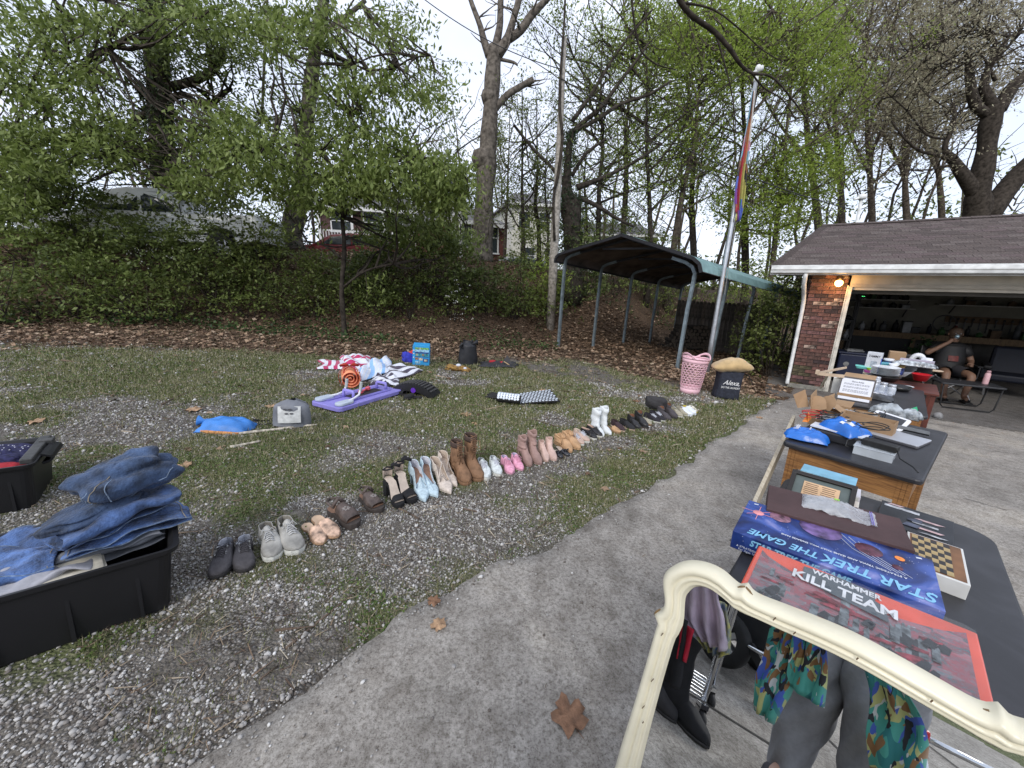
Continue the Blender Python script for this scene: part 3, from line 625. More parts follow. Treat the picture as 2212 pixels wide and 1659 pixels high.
# --- right: huge oak behind the garage
tree('huge gnarled oak with sparse buds rising behind the garage roof',19,[(2105,480,35.2),(2112,420,33.6),(2128,340,27.2),(2138,270,28.8),(2148,230,32.0)],
  limbs=[[(2108,420,24.0),(2085,385,20.0),(2058,345,14.4),(2040,320,7.2),(2052,290,7.2),(2062,250,6.4),(2058,225,4.8)],[(2062,352,9.6),(2035,338,6.4),(2010,332,4.8),(1985,325,4.4),(1955,300,3.2),(1925,262,2.4)],
   [(2135,250,16.0),(2106,225,16.0),(2095,170,13.6),(2093,130,10.4),(2090,108,11.2)],[(2145,230,19.2),(2125,190,14.4),(2135,150,11.2),(2160,110,9.6),(2180,80,6.4),(2215,68,5.6)],
   [(2155,240,24.0),(2185,190,20.8),(2212,165,19.2),(2260,120,16.0)],[(2125,185,9.6),(2135,140,8.0),(2150,90,5.6),(2110,65,4.0),(2040,85,3.2),(1990,110,2.4),(1940,130,1.6)],
   [(2128,470,36.8),(2165,420,32.0),(2205,372,30.4),(2260,320,27.2)],[(2150,175,6.4),(2120,120,3.2),(2070,130,2.8),(2030,140,2.0),(1985,130,1.6)],[(2180,80,4.8),(2120,60,3.2),(2120,10,3.2),(2128,-40,2.4)],
   [(2040,300,4.0),(2000,290,3.2),(1960,240,2.4),(1915,200,1.6)]],
  bk=BK_DARK,leaf=L_BUD,lsize=.11,k=5,lspread=.4,lev=3,glen=3.0,gk=4,masses=[(2060,110,160,110,20,3,260),(2150,60,100,90,20,3,150),(1990,230,110,110,21,3,190)])
for (x0,x1,YY,lab) in ((1880,1870,27,'hazy budding tree above the middle of the garage roof'),(1955,1965,29,'budding tree between the roof pipe and the huge oak'),(1815,1800,30,'far budding tree above the roof pipe'),(2030,2000,32,'far pale budding tree left of the huge oak')):
 tree(lab,YY,[(x0,520,9),(x0,400,8),((x0+x1)/2,300,7),(x1,200,5),(x1,90,3),(x1+4,20,2)],[[(x0,380,6),(x0-30,320,4),(x0-55,270,3)],[(x0,330,6),(x0+35,270,4),(x0+60,210,3)]],BK_MID,'budding trees behind the garage',
   grow_from=[(x0+(x1-x0)*t,420-370*t,s*random.uniform(.4,1),random.uniform(.5,1.2),random.uniform(3.5,5.5)) for t in (.1,.3,.5,.7,.9) for s in (-1,1)],leaf=L_BUD,lsize=.17,k=7,lspread=.6,lev=3,gk=4,masses=[(x1,210,80,150,YY,3,170)])
# --- overhanging branch: grows from a tree standing behind the camera's left
rt=thing('overhanging_tree','dark bare branch arching in from the top edge above the flagpole','tree',(-6.5,-3.5,Hf(-6.5,-3.5)))
m1=MB();m1.tube([(0,0,-.2),(.1,.2,3),(.6,.5,6),(1.6,1.2,8.5)],[.3,.24,.2,.16],12);m1.build('trunk',BK_DARK,rt,True)
P_,R_=pxpoly([(1300,-330,10),(1440,-60,8.5),(1470,5,8),(1500,38,7.5),(1545,70,7),(1580,110,6.5),(1600,140,5),(1625,158,4),(1665,165,3.2),(1700,200,2.5),(1745,260,1.5)],5.6,1.4)
P_=[rt.location+Vector((1.6,1.2,8.5)),Vector((-1.0,2.6,8.8))]+P_;R_=[.12,.09]+R_;P_,R_=smooth_poly(P_,R_);m1=MB();m1.tube([q-rt.location for q in P_],R_,9);m1.build('limb',BK_DARK,rt,True)
for lst,dy in (([(1625,160,3),(1650,190,2.5),(1690,215,2),(1720,260,1.5)],.5),([(1545,70,4),(1560,120,2.5),(1575,175,2),(1585,230,1.5),(1590,290,1)],.2),([(1470,5,4),(1540,20,3),(1600,65,2.5),(1650,110,2),(1695,135,1)],.4),([(1360,-120,5),(1365,0,3.5),(1372,60,3),(1385,110,2.5),(1420,140,2),(1460,150,1)],.4)):
 P_,R_=pxpoly(lst,6.6,dy);P_,R_=smooth_poly(P_,R_);m1=MB();m1.tube([q-rt.location for q in P_],R_,6);o=m1.build('branch',BK_DARK,rt,True)
C_=[tuple(atY(random.uniform(1500,1800),random.uniform(-40,170),random.uniform(6.4,8))-rt.location) for i in range(38)]
leaves('foliage',C_,.25,.05,7,L_LIME,rt)
# --- near leafy trees on the left: big drooping leaves
tree('leafy young tree with big drooping pale green leaves hanging over the middle of the bank',9.6,[(742,690,6),(738,620,5.5),(744,540,5),(738,450,5),(742,380,4.5),(760,250,3.5),(770,100,3)],
  limbs=[[(742,470,4),(800,390,3.5),(870,330,3),(930,345,2.5),(1000,370,2)],[(745,400,4),(690,330,3),(620,300,2.5),(540,320,2)],[(760,250,3),(820,180,3),(880,130,2.5),(930,120,2)],[(740,560,3),(700,530,2.5),(650,520,2)],[(742,620,3),(790,585,2.5),(850,570,2)]],
  bk=BK_DARK,leaf=L_MAPLE,lsize=.135,k=14,lspread=.34,asp=.40,droop=.7,lev=1,glen=1.0,gsize=.12,
  masses=[(880,380,150,62,9.0,1.1,190),(700,400,130,60,9.2,1.1,130),(560,340,120,70,9.0,1.2,120),(790,300,130,50,9.4,1.1,80),(900,190,90,60,9.6,1.2,42),(760,200,100,70,9.6,1.2,62),(960,430,70,34,9.0,.8,50),(640,60,140,60,9.6,1.2,70),(860,60,80,50,10,1,24),(870,500,110,45,11,.9,90),(980,520,60,40,12,.9,50)])
tree('leafy tree leaning in from the far left edge',10.2,[(-60,640,9),(-40,520,8),(-10,400,7),(30,280,6),(70,180,5),(110,90,4),(150,-30,3)],
  limbs=[[(-10,400,5),(40,330,4),(110,300,3),(190,310,2)],[(30,280,5),(100,230,4),(160,160,3),(230,100,2)],[(-30,300,5),(0,200,5),(50,130,4),(90,60,3)],[(0,420,4),(70,440,3),(150,450,2)]],
  bk=BK_DARK,leaf=L_MAPLE,lsize=.13,k=14,lspread=.36,droop=.55,lev=2,glen=1.3,
  masses=[(120,170,140,90,10,1.2,115),(60,330,120,80,9.6,1.2,140),(220,300,110,70,9.8,1.2,90),(60,40,100,60,10.2,1.2,42),(230,50,100,50,10.2,1.2,40),(420,30,120,50,10.2,1.2,60),(470,280,100,70,9.8,1.2,90),(30,440,70,40,9.4,1,60),(430,390,90,40,9.4,1,60)])
# --- understorey bushes on the bank
def bush(px,py,w_,h_,Y,n,leaf,label,size=.10,k=13,cat='bush',group='bushes along the wooded bank',droop=.3,asp=.5):
 b=gp(px,py) if Y is None else atY(px,py,Y);b=Vector((b.x,b.y,Hf(b.x,b.y)));sc=(b-CAM).length/FPX;W=w_*sc;Hh=h_*sc
 root=thing('bush',label,cat,b,0,group);mb=MB();C_=[]
 ns=9;n=int(n*1.15)
 for i in range(ns):
  a=2*PI*i/ns+random.random();tip=Vector((math.cos(a)*W*.45*random.uniform(.3,1),math.sin(a)*W*.30*random.uniform(.3,1),Hh*random.uniform(.6,1)))
  mb.tube(curve_pts((random.uniform(-.1,.1),random.uniform(-.1,.1),-.05),tip,5,.12),[.014,.012,.010,.007,.005,.003],5,cap=False)
 for i in range(n):
  a=random.uniform(0,2*PI);r=random.random()**.5;z=random.random()**.8
  C_.append((math.cos(a)*W*.5*r*(1-.45*z*z),math.sin(a)*W*.36*r*(1-.4*z*z),Hh*(.06+.94*z)*(1-.25*r*r)))
 mb.build('stem',BK_DARK,root,fix=False);leaves('foliage',C_,.16+.02*size/.08,size,k,leaf,root,droop=droop,asp=asp);return root
B=[(40,640,210,210,10.4,260,L_DEEP,'dark dense bush at the far left below the white truck nose'),(190,655,210,150,9.9,230,L_DEEP,'dark bush below the white pickup cab'),(90,690,180,110,9.0,150,L_MAPLE,'low fresh green bush at the left foot of the bank'),
  (330,665,200,130,10.0,220,L_DEEP,'dark bush below the pickup bed'),(300,600,200,90,11.0,120,L_OLIVE,'loose bush with small white blossoms under the pickup door'),(470,680,190,130,10.2,220,L_DEEP,'dark bush left of the tall grey trunk foot'),(240,680,150,90,9.2,110,L_MAPLE,'small leafy bush with bright leaves low on the left bank'),
  (590,650,170,130,11.0,150,L_OLIVE,'olive green bush at the foot of the tall grey trunk'),(700,640,150,120,11.3,130,L_OLIVE,'bush in front of the red car'),(800,640,170,150,11.0,190,L_DEEP,'dense bush beside the dark wheel'),
  (900,650,160,200,11.4,230,L_OLIVE,'tall feathery bush left of the pale scarred tree'),(960,660,140,120,11.4,150,L_DEEP,'bush dotted with white flowers left of the pale scarred trunk'),(830,520,130,90,12.6,90,L_MAPLE,'bright spreading bush before the porch'),(1020,670,120,90,11.6,110,L_DEEP,'dark bush at the foot of the pale scarred tree'),
  (1110,650,130,110,12.2,130,L_DEEP,'bush between the scarred tree and the weathered pole'),(1180,610,110,90,13.2,90,L_LIME,'bright bush left of the weathered pole'),(1250,640,130,130,14.2,150,L_DEEP,'dark bush behind the front left carport post'),(1330,650,140,130,16.2,150,L_DEEP,'dark bush seen through the carport left side'),
  (1420,650,140,120,17.0,150,L_OLIVE,'bush seen through the middle of the carport'),(1370,600,160,100,18.5,120,L_OLIVE,'olive bush behind the carport roof edge'),(1490,610,130,110,17.5,140,L_OLIVE,'bush above the fence left end'),(1620,620,140,110,15.5,150,L_OLIVE,'bush above the right end of the fence'),
  (1660,560,150,130,17.0,170,L_LIME,'bright bush behind the carport right edge'),(1765,540,190,110,17.5,150,L_OLIVE,'bush showing over the left end of the garage roof'),(560,560,120,90,12.0,80,L_MAPLE,'leafy bush hiding the pickup tail'),(420,560,130,80,11.8,90,L_DEEP,'dark bush round the ivy-clad trunk'),(20,500,190,130,11.8,170,L_OLIVE,'tall bush before the pickup hood at the left edge')]
for b_ in B:
 b_=list(b_)
 if b_[0]<440: b_[3] *=.70
 elif 650<b_[0]<830: b_[3] *=.72
 elif b_[0]<880: b_[3] *=1.05
 else: b_[3] *=1.3;b_[2] *=1.15
 bush(*b_)
for i,px in enumerate(range(10,1200,74)):
 lf=(L_DEEP,L_OLIVE,L_DEEP,L_MAPLE)[i % 4];cw=('dark green','olive green','deep green','fresh green')[i % 4]
 bush(px+random.randint(-14,14),(700,690,684,694)[i % 4]-(8 if px>400 else 0),135,(88,70,100,60)[i % 4],None,(70,55,80,45)[i % 4],lf,'low '+cw+' undergrowth clump, number '+('one two three four five six seven eight nine ten eleven twelve thirteen fourteen fifteen sixteen seventeen'.split()[i])+' from the left along the bank foot',.085,12,'undergrowth','undergrowth along the foot of the bank')
for (px,py,w_,h_,n,lf,lab) in ((1258,742,90,80,60,L_DEEP,'low dark clump behind the front left carport leg'),(1320,728,110,90,70,L_OLIVE,'olive undergrowth on the mound behind the carport'),(1395,728,110,100,80,L_DEEP,'dark undergrowth behind the rear left carport leg'),(1150,690,120,110,110,L_OLIVE,'olive undergrowth left of the carport'),(1440,715,80,70,60,L_OLIVE,'small green clump at the left end of the fence')):
 q=gp(px,py-45);bush(px,py-40,w_,h_,q.y+1.2,n,lf,lab,.10,12,'undergrowth',None)
for (x0,YY,lab) in ((905,15.5,'slim leafy sapling before the brick house porch'),(985,16.5,'slim leafy sapling before the brick house window'),(1180,17.5,'slim leafy sapling before the pale house'),(1265,19,'slim leafy sapling above the carport left eave')):
 tree(lab,YY,[(x0,590,3),(x0+4,500,2.6),(x0-3,400,2),(x0+5,300,1.2)],[],BK_DARK,'slim saplings on the bank',grow_from=[(x0,560-60*t,(-1) **t*.8,.6,1.6) for t in range(5)],leaf=L_OLIVE if x0<1200 else L_LIME,lsize=.11,k=9,lspread=.4,lev=1,masses=[(x0,500,62,62,YY,.8,38),(x0,390,50,80,YY,.8,30)])
bush(1662,800,110,190,8.9,210,L_OLIVE,'leafy green shrub close to the brick garage corner',.085,9,'shrub',None)
bush(1620,775,90,130,10.2,120,L_DEEP,'dark shrub between the last carport posts and the garage',.08,9,'shrub',None)
bush(1700,800,60,220,9.6,110,L_DEEP,'dark shrub squeezed behind the downspout',.08,8,'shrub',None)
bush(1925,520,240,120,17.5,170,L_OLIVE,'green bush over the middle of the garage roof ridge',.12,9);bush(2100,520,230,130,16.5,190,L_OLIVE,'green bush over the right part of the garage ridge at the oak foot',.12,9)
# white blossoms on two bushes
wf=mat('blossom_white',(.8,.8,.76),.6,.05)
C_=[atY(random.gauss(330,55),random.gauss(540,28),random.uniform(9.7,10.4)) for i in range(70)]+[atY(random.gauss(985,14),random.gauss(640,26),random.uniform(10.6,11.2)) for i in range(45)]
rt=thing('flowering_shrub','thin shrub dotted with small white flowers, left of the pale scarred tree foot','shrub',(C_[-1].x,C_[-1].y,Hf(C_[-1].x,C_[-1].y)));leaves('flower',[tuple(q-rt.location) for q in C_[70:]],.05,.035,4,wf,rt,asp=.9)
mb=MB();[mb.tube(curve_pts((0,0,0),q-rt.location,4,.08),[.006,.005,.004,.003,.002],4,cap=False) for q in C_[70::4]];mb.build('stem',BK_DARK,rt,fix=False)
rt=thing('flowering_shrub','thin shrub dotted with small white flowers below the pickup door','shrub',(C_[0].x,C_[0].y,Hf(C_[0].x,C_[0].y)));leaves('flower',[tuple(q-rt.location) for q in C_[:70]],.06,.035,4,wf,rt,asp=.9)
mb=MB();[mb.tube(curve_pts((0,0,0),q-rt.location,4,.08),[.006,.005,.004,.003,.002],4,cap=False) for q in C_[:70:4]];mb.build('stem',BK_DARK,rt,fix=False)
# far wood closing the view
C_=[]
for i in range(2600):
 x=random.uniform(-48,52);C_.append((x,40+random.uniform(-3,6)+abs(x)*-.2,1+random.random()**1.5*(7+4*math.sin(x*.25))))
o=leaves('far_wood',C_,1.3,.42,9,L_OLIVE,None);stuff(o,'far green wood filling the gaps behind the houses','trees')
mb=MB()
for i in range(60):
 x=random.uniform(-45,48);y=38+random.uniform(-4,5)-abs(x)*.2;mb.tube(curve_pts((x,y,0),(x+random.uniform(-2,2),y,random.uniform(11,18)),6,.03),[.15,.14,.12,.10,.08,.05,.03],6,cap=False)
 for j in range(9):
  z=random.uniform(5,14);a=random.choice((-1,1));mb.tube(curve_pts((x,y,z),(x+a*random.uniform(1.5,4),y+random.uniform(-1,1),z+random.uniform(1,4)),4,.1),[.05,.04,.03,.02,.01],4,cap=False)
o=mb.build('far_trunks',BK_MID,None,fix=False);stuff(o,'distant bare trunks and branches standing against the sky','trees')
# ---- houses and cars seen through the trees
brick_far=mat('brick_far',(.15,.055,.042),.85,.25,18,.3);whitep=mat('paint_white',(.72,.72,.71),.55,.06,8);darkglass=mat('window_glass',(.035,.045,.05),.08,.2,3,spec=.8);blk=mat('black_paint',(.02,.02,.022),.5,.1)
def win(root,c,w_,h_,u,name='window'):
 """window flush on a wall whose run direction is u; faces -y-ish normal"""
 u=Vector(u).normalized();nrm=Vector((u.y,-u.x,0));M=frame(c,u,(0,0,1));fr=MB();fr.M=M
 for (a,b,s,t_) in ((0,h_/2,w_+.12,.07),(0,-h_/2,w_+.16,.08),(0,0,w_,.04)): fr.box((a,b,.04),(s,t_,.08))
 for a in (-w_/2,w_/2): fr.box((a,0,.04),(.07,h_-.08,.07))
 f=fr.build(name,whitep,root);gl=MB();gl.M=M;gl.box((0,0,.015),(w_-.02,h_-.04,.02));gl.build('pane',darkglass,f);return f
def house(label,p0,p1,z0,h_,depth,wall,roofc,wins,extra=None,roof=True):
 p0,p1=Vector((p0[0],p0[1],z0)),Vector((p1[0],p1[1],z0));u=(p1-p0).normalized();nrm=Vector((-u.y,u.x,0));root=thing('house',label,'house',(p0+p1)/2)
 O=root.location;L_=(p1-p0).length;M=frame((0,0,0),u,nrm);mb=MB();mb.M=M;mb.box((0,depth/2,h_/2),(L_,depth,h_));mb.build('wall',wall,root)
 if roof:
  r=MB();r.M=M;o_=.35;r.add([(-L_/2-o_,-o_,h_),(L_/2+o_,-o_,h_),(L_/2+o_,depth+o_,h_),(-L_/2-o_,depth+o_,h_),(-L_/2+1,depth/2,h_+1.5),(L_/2-1,depth/2,h_+1.5)],[(0,1,5,4),(1,2,5),(2,3,4,5),(3,0,4),(3,2,1,0)]);r.build('roof',roofc,root)
  e=MB();e.M=M;e.box((0,-o_-.03,h_-.04),(L_+2*o_,.06,.2));e.build('eave_board',whitep,root)
 for (s,z,w_,hh) in wins: win(root,M @ Vector((s*L_/2,-.0,z)),w_,hh,u)
 return root,M,L_
roofm=mat('shingle_far',(.13,.125,.13),.9,.2,12,.3)
p=atY(965,520,21.5);q=atY(1092,520,24.0)
hz=Hf(p.x,p.y)-.2
r_,M_,L_=house('red brick house with white framed windows behind the pale scarred tree',(p.x,p.y),(q.x,q.y),hz,atY(1040,482,22.5).z-hz,6,brick_far,roofm,[(-.48,atY(998,507,22).z-hz,1.0,1.25),(.42,atY(1056,512,23).z-hz,1.1,1.7)])
mb=MB();mb.M=M_;
for s in (-L_/2+.15,-L_/2+.55): mb.box((s,-.5,1.6),(.12,.12,3.2))
mb.box((-L_/2+1.2,-.5,.35),(2.6,.12,.5));mb.build('porch_post',whitep,r_)
p=atY(690,520,24);q=atY(905,520,25.5);hz=Hf(p.x,p.y)-.3
r_,M_,L_=house('dark brick house with a railed porch behind the red car',(p.x,p.y),(q.x,q.y),hz,atY(800,452,24.5).z-hz,6,mat('brick_dark_far',(.09,.05,.045),.85,.25,18),roofm,[(-.55,2.6,1.1,1.2),(.1,2.6,1.2,1.2),(.65,2.6,1.1,1.2)])
rl=MB();rl.M=M_;rl.box((0,-1.1,1.95),(L_*.9,.06,.06));rl.box((0,-1.1,1.15),(L_*.9,.06,.06));[rl.box((-L_*.45+L_*.9*i/34,-1.1,1.55),(.035,.035,.8)) for i in range(35)];rl.box((0,-.6,1.05),(L_*.95,1.2,.12));rl.build('porch_railing',whitep,r_)
mb=MB();mb.M=M_;[mb.box((-L_*.45+L_*.9*i/3,-1.12,1.75),(.12,.12,3.4)) for i in range(4)];mb.build('porch_post',whitep,r_)
p=atY(1105,520,33);q=atY(1200,520,34);hz=Hf(p.x,p.y)-.3
house('pale clapboard house beyond the brick house, left of the weathered pole',(p.x,p.y),(q.x,q.y),hz,atY(1150,440,33).z-hz,7,mat('siding_cream',(.58,.57,.50),.7,.08,6),roofm,[(-.45,4.4,1.0,1.3),(.45,4.4,1.0,1.3),(-.2,1.7,1,1.3),(.75,1.7,1.0,1.3)])
p=atY(1240,520,38);q=atY(1420,520,38);hz=Hf(p.x,p.y)-.3
house('white far house glimpsed through the wood above the carport',(p.x,p.y),(q.x,q.y),hz,4.4,7,mat('siding_white',(.62,.63,.62),.7,.08,6),roofm,[(-.6,2.6,1.2,1.3),(0,2.6,1.2,1.3),(.6,2.6,1.2,1.3)])
# --- cars from side profiles: body lofted over five half-widths, glass, wheels
def car(label,cat,name,prof,glass,wheels,W,loc,rz,paint,wr=.33,extra=None,group=None):
 """prof: outline (x,z) of the side; glass: list of side-window outlines; lofted across the width with tumblehome"""
 root=thing(name,label,cat,loc,rz,group);mb=MB();n=len(prof);ys_=(-W/2,-W/2*.97,-W*.2,W*.2,W/2*.97,W/2);vs=[]
 for j,yy in enumerate(ys_):
  for (x,z) in prof:
   up=max(0,z-.95)/.6;sh=1-.14*min(1,up);ins=.06 if j in (0,5) else 0
   cx_=sum(q[0] for q in prof)/n;vs.append((cx_+(x-cx_)*(1-ins*.25),yy*sh,z-(ins*.35 if z>.8 else-ins*.3)))
 fs=[(j*n+i,j*n+(i+1) % n,(j+1)*n+(i+1) % n,(j+1)*n+i) for j in range(5) for i in range(n)]+[tuple(range(n)),tuple(5*n+i for i in range(n-1,-1,-1))]
 mb.add(vs,fs);mb.build('body',paint,root,bevel=.02)
 for g_ in glass:
  k=len(g_)
  for s in (-1,1):
   m2=MB();m2.add([(x,s*(W/2*(1-.14*min(1,max(0,z-.95)/.6))+.006),z) for x,z in g_],[tuple(range(k))])
   m2.build('side_window',darkglass,root,fix=False)
 for x in wheels:
  for s in (-1,1):
   m2=MB();m2.M=Matrix.Translation((x,s*(W/2-.08),wr)) @ Euler((PI/2,0,0)).to_matrix().to_4x4();m2.lathe([(wr*.6,-.1),(wr*.95,-.1),(wr,-.05),(wr,.05),(wr*.95,.1),(wr*.6,.1)],26,cap=False)
   wh=m2.build('wheel',mat('tyre_rubber',(.02,.02,.02),.85,.1),root,True)
   m3=MB();m3.M=m2.M;m3.lathe([(.02,-.02),(wr*.2,-.02*0-.04),(wr*.2,.04),(.02,.04)],12)
   for a in range(5):
    c_,s_2=math.cos(a*2*PI/5),math.sin(a*2*PI/5);m3.bar((0,0,0),(c_*wr*.6,s_2*wr*.6,0),.06,.08)
   m3.lathe([(wr*.56,-.09),(wr*.64,-.09),(wr*.64,.09),(wr*.56,.09)],24,cap=False);m3.build('rim',mat('rim_silver',(.55,.56,.58),.3,.05,metal=.8),wh)
 return root
white_car=mat('car_white',(.86,.87,.88),.25,.03,coat=.5);red_car=mat('car_red',(.20,.012,.02),.3,.05,coat=.6);silver_car=mat('car_silver',(.5,.52,.55),.28,.05,coat=.5)
pk=[(-2.9,.42),(-2.95,.85),(-2.8,1.05),(-1.55,1.17),(-.75,1.72),(-.3,1.80),(.55,1.80),(.85,1.72),(1.02,1.2),(1.06,1.18),(2.85,1.20),(2.9,1.0),(2.85,.5),(2.3,.42),(2.2,.75),(1.9,.88),(1.6,.75),(1.5,.42),(-1.5,.42),(-1.6,.75),(-1.9,.88),(-2.2,.75),(-2.3,.42)]
a=atY(150,560,11.6);b_=atY(570,560,12.4);u_=Vector((b_.x-a.x,b_.y-a.y,0));
zt=atY(262,415,11.9).z
pkx=car('white pickup truck parked on the bank behind the bushes at the left','truck','pickup_truck',pk,[[(-1.25,1.2),(-.72,1.62),(-.3,1.70),(-.05,1.70),(-.05,1.2)],[(.03,1.2),(.03,1.70),(.5,1.70),(.72,1.62),(.86,1.2)]],(-1.9,1.9),1.9,(0,0,0),math.atan2(u_.y,u_.x),white_car)
m0=(a+b_)/2;pkx.location=(m0.x+.1,m0.y,zt-1.8)
mb=MB();[mb.box((.96+0*s,s*.90,1.0),(.012,.03,.9)) for s in (-1,1)];[mb.box((0,s*.955,.66),(5.0,.015,.05)) for s in (-1,1)];mb.build('trim_strip',blk,pkx)
sd_=[(-2.2,.35),(-2.25,.7),(-2.1,.95),(-1.55,1.05),(-.85,1.42),(0,1.50),(.9,1.42),(1.55,1.05),(2.15,.88),(2.25,.6),(2.2,.35),(1.75,.35),(1.65,.62),(1.4,.72),(1.15,.62),(1.05,.35),(-1.05,.35),(-1.15,.62),(-1.4,.72),(-1.65,.62),(-1.75,.35)]
gl_=[[(-1.2,1.05),(-.8,1.33),(-.05,1.42),(-.05,1.05)],[(.02,1.05),(.02,1.42),(.85,1.34),(1.25,1.05)]]
p=atY(775,560,17.5);car('red hatchback partly hidden behind bushes, tail to the left','car','parked_car',sd_,gl_,(-1.4,1.4),1.75,(p.x,p.y,atY(770,508,17.5).z-1.5),.12,red_car,.32,None,'cars parked on the bank')
p=atY(1120,575,19.5);car('silver car glimpsed right of the pale scarred tree','car','parked_car',sd_,gl_,(-1.4,1.4),1.75,(p.x,p.y,atY(1120,556,19.5).z-1.5),.2,silver_car,.32,None,'cars parked on the bank')
p=atY(500,560,19);car('white car glimpsed behind the pickup bed','car','parked_car',sd_,gl_,(-1.4,1.4),1.75,(p.x,p.y,atY(500,478,19).z-1.45),.1,white_car,.32,None,'cars parked on the bank')
# ================================================================== GARAGE
def gpt(s,off,z): return GAR+GD*s+GN*off+Vector((0,0,z))
G=thing('garage','open brick garage with brown shingle roof, white gutter and a lit wall lamp','garage',gpt(0,0,FLOOR));GM=frame((0,0,0),GD,GN)
def gb(name,boxes,m,parent=G,**kw):
 mb=MB();mb.M=GM
 for c,d in boxes: mb.box(c,d)
 return mb.build(name,m,parent,**kw)
EV=2.18
mortar=mat('mortar',(.23,.20,.18),.95,.15,30,.5)
core=gb('brick_wall',[((.28,.06,1.14),(.54,.12,2.30)),((.035,2.7,1.14),(.07,5.0,2.30))],mortar)
BC=[mat('brick_red',(.15,.072,.058),.85,.22,22,.5,60),mat('brick_brown',(.105,.058,.047),.88,.25,22,.5,60),mat('brick_dark',(.05,.032,.032),.85,.25,22,.5,60),mat('brick_pale',(.36,.27,.22),.9,.45,16,.6,60),mat('brick_mauve',(.165,.085,.08),.88,.22,22,.5,60),mat('brick_mossy',(.10,.085,.05),.95,.3,16,.5,60)]
def brick_mesh(L_,m):
 mb=MB();mb.box((0,0,0),(L_,.05,.060));return mb.mesh('brick',m)
BM=[[brick_mesh(L_,m) for m in BC] for L_ in (.195,.092)]
rb=random.Random(3)
for r in range(31):
 z=.03+.072*r+.045;x=-.004 if r % 2==0 else-.004
 segs=[(.195,.0),(.195,.205),(.15,.41)] if r % 2==0 else [(.092,0),(.195,.102),(.195,.307),(.05,.512)]
 for L_,s0 in segs:
  k=rb.choices(range(5),[38,28,11,12,22])[0];k=5 if r<6 and rb.random()<.6 else k;k=4 if r<3 and k==3 else k
  me=BM[0 if L_>.1 else 1][k];o=bpy.data.objects.new('brick',me);COL.objects.link(o);o.parent=G
  base=.195 if L_>.1 else .092
  o.matrix_local=GM @ Matrix.Translation((s0+L_/2,-.012+rb.uniform(-.003,.003),z)) @ Matrix.Diagonal((L_/base,1,1,1))
 # side face (towards the shrubs)
 for j in range(4):
  k=rb.choices(range(5),[38,28,11,12,22])[0];o=bpy.data.objects.new('brick',BM[0][k]);COL.objects.link(o);o.parent=G
  o.matrix_local=GM @ Matrix.Translation((-.008,.11+j*.205+(.1 if r % 2 else 0),z)) @ Matrix.Rotation(PI/2,4,'Z')
gb('footing',[((.29,.06,.02),(.66,.22,.12))],mat('footing_concrete',(.25,.24,.21),.95,.2,12,.5))
cream=mat('paint_cream',(.50,.46,.38),.6,.1,5,.15);whiteg=mat('paint_gutter',(.70,.71,.70),.45,.12,7,.1);dkwood=mat('dark_wood',(.10,.085,.07),.8,.2,6)  # dkwood: plain dark brown wood tone, assigned to no part
gb('door_jamb',[((.605,.03,1.03),(.07,.16,2.06)),((.575,-.035,1.03),(.03,.03,2.10))],mat('paint_jamb',(.60,.57,.50),.6,.15,8,.2),bevel=.004)
gb('header_board',[((4.3,.04,EV-.10+.07),(7.4,.10,.30))],cream);gb('header_trim',[((4.3,-.03,2.08),(7.4,.05,.05))],mat('paint_trim',(.42,.38,.31),.6,.1,6))
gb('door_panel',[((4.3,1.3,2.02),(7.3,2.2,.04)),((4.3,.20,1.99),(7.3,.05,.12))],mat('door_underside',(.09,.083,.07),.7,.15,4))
gb('soffit',[((3.9,-.22,EV+.10),(9.0,.44,.02))],cream)
gt=MB();gt.M=GM
prof=[(-.44,2.40),(-.54,2.42),(-.545,2.36),(-.53,2.34),(-.525,2.30),(-.50,2.285),(-.445,2.28)]
gt.add([(s,o_,z) for s in (-.68,8.2) for o_,z in prof+[(-.45,2.30),(-.49,2.30),(-.51,2.32),(-.515,2.35),(-.53,2.37),(-.53,2.40),(-.45,2.385)]],[(i,(i+1) % 14,14+(i+1) % 14,14+i) for i in range(14)]+[tuple(range(14)),tuple(range(27,13,-1))])
gt.build('gutter',whiteg,G);gb('fascia',[((3.76,-.43,2.35),(8.9,.02,.18))],whiteg)
gb('gutter_debris',[((.1+.9*i,-.49,2.395),(.55,.06,.02)) for i in range(7)],mat('gutter_grime',(.22,.21,.19),.95,.4,25,.8))
dwn=MB();dwn.M=GM;dwn.tube([(-.12,-.47,2.29),(-.12,-.46,2.22),(-.115,-.38,2.10),(-.085,-.22,1.93),(-.06,-.06,1.78),(-.05,-.045,1.6),(-.05,-.045,.15),(-.05,-.10,.06)],[.036,.037,.037,.037,.037,.035,.035,.035],10)
dwn.build('downspout',whiteg,G,True)
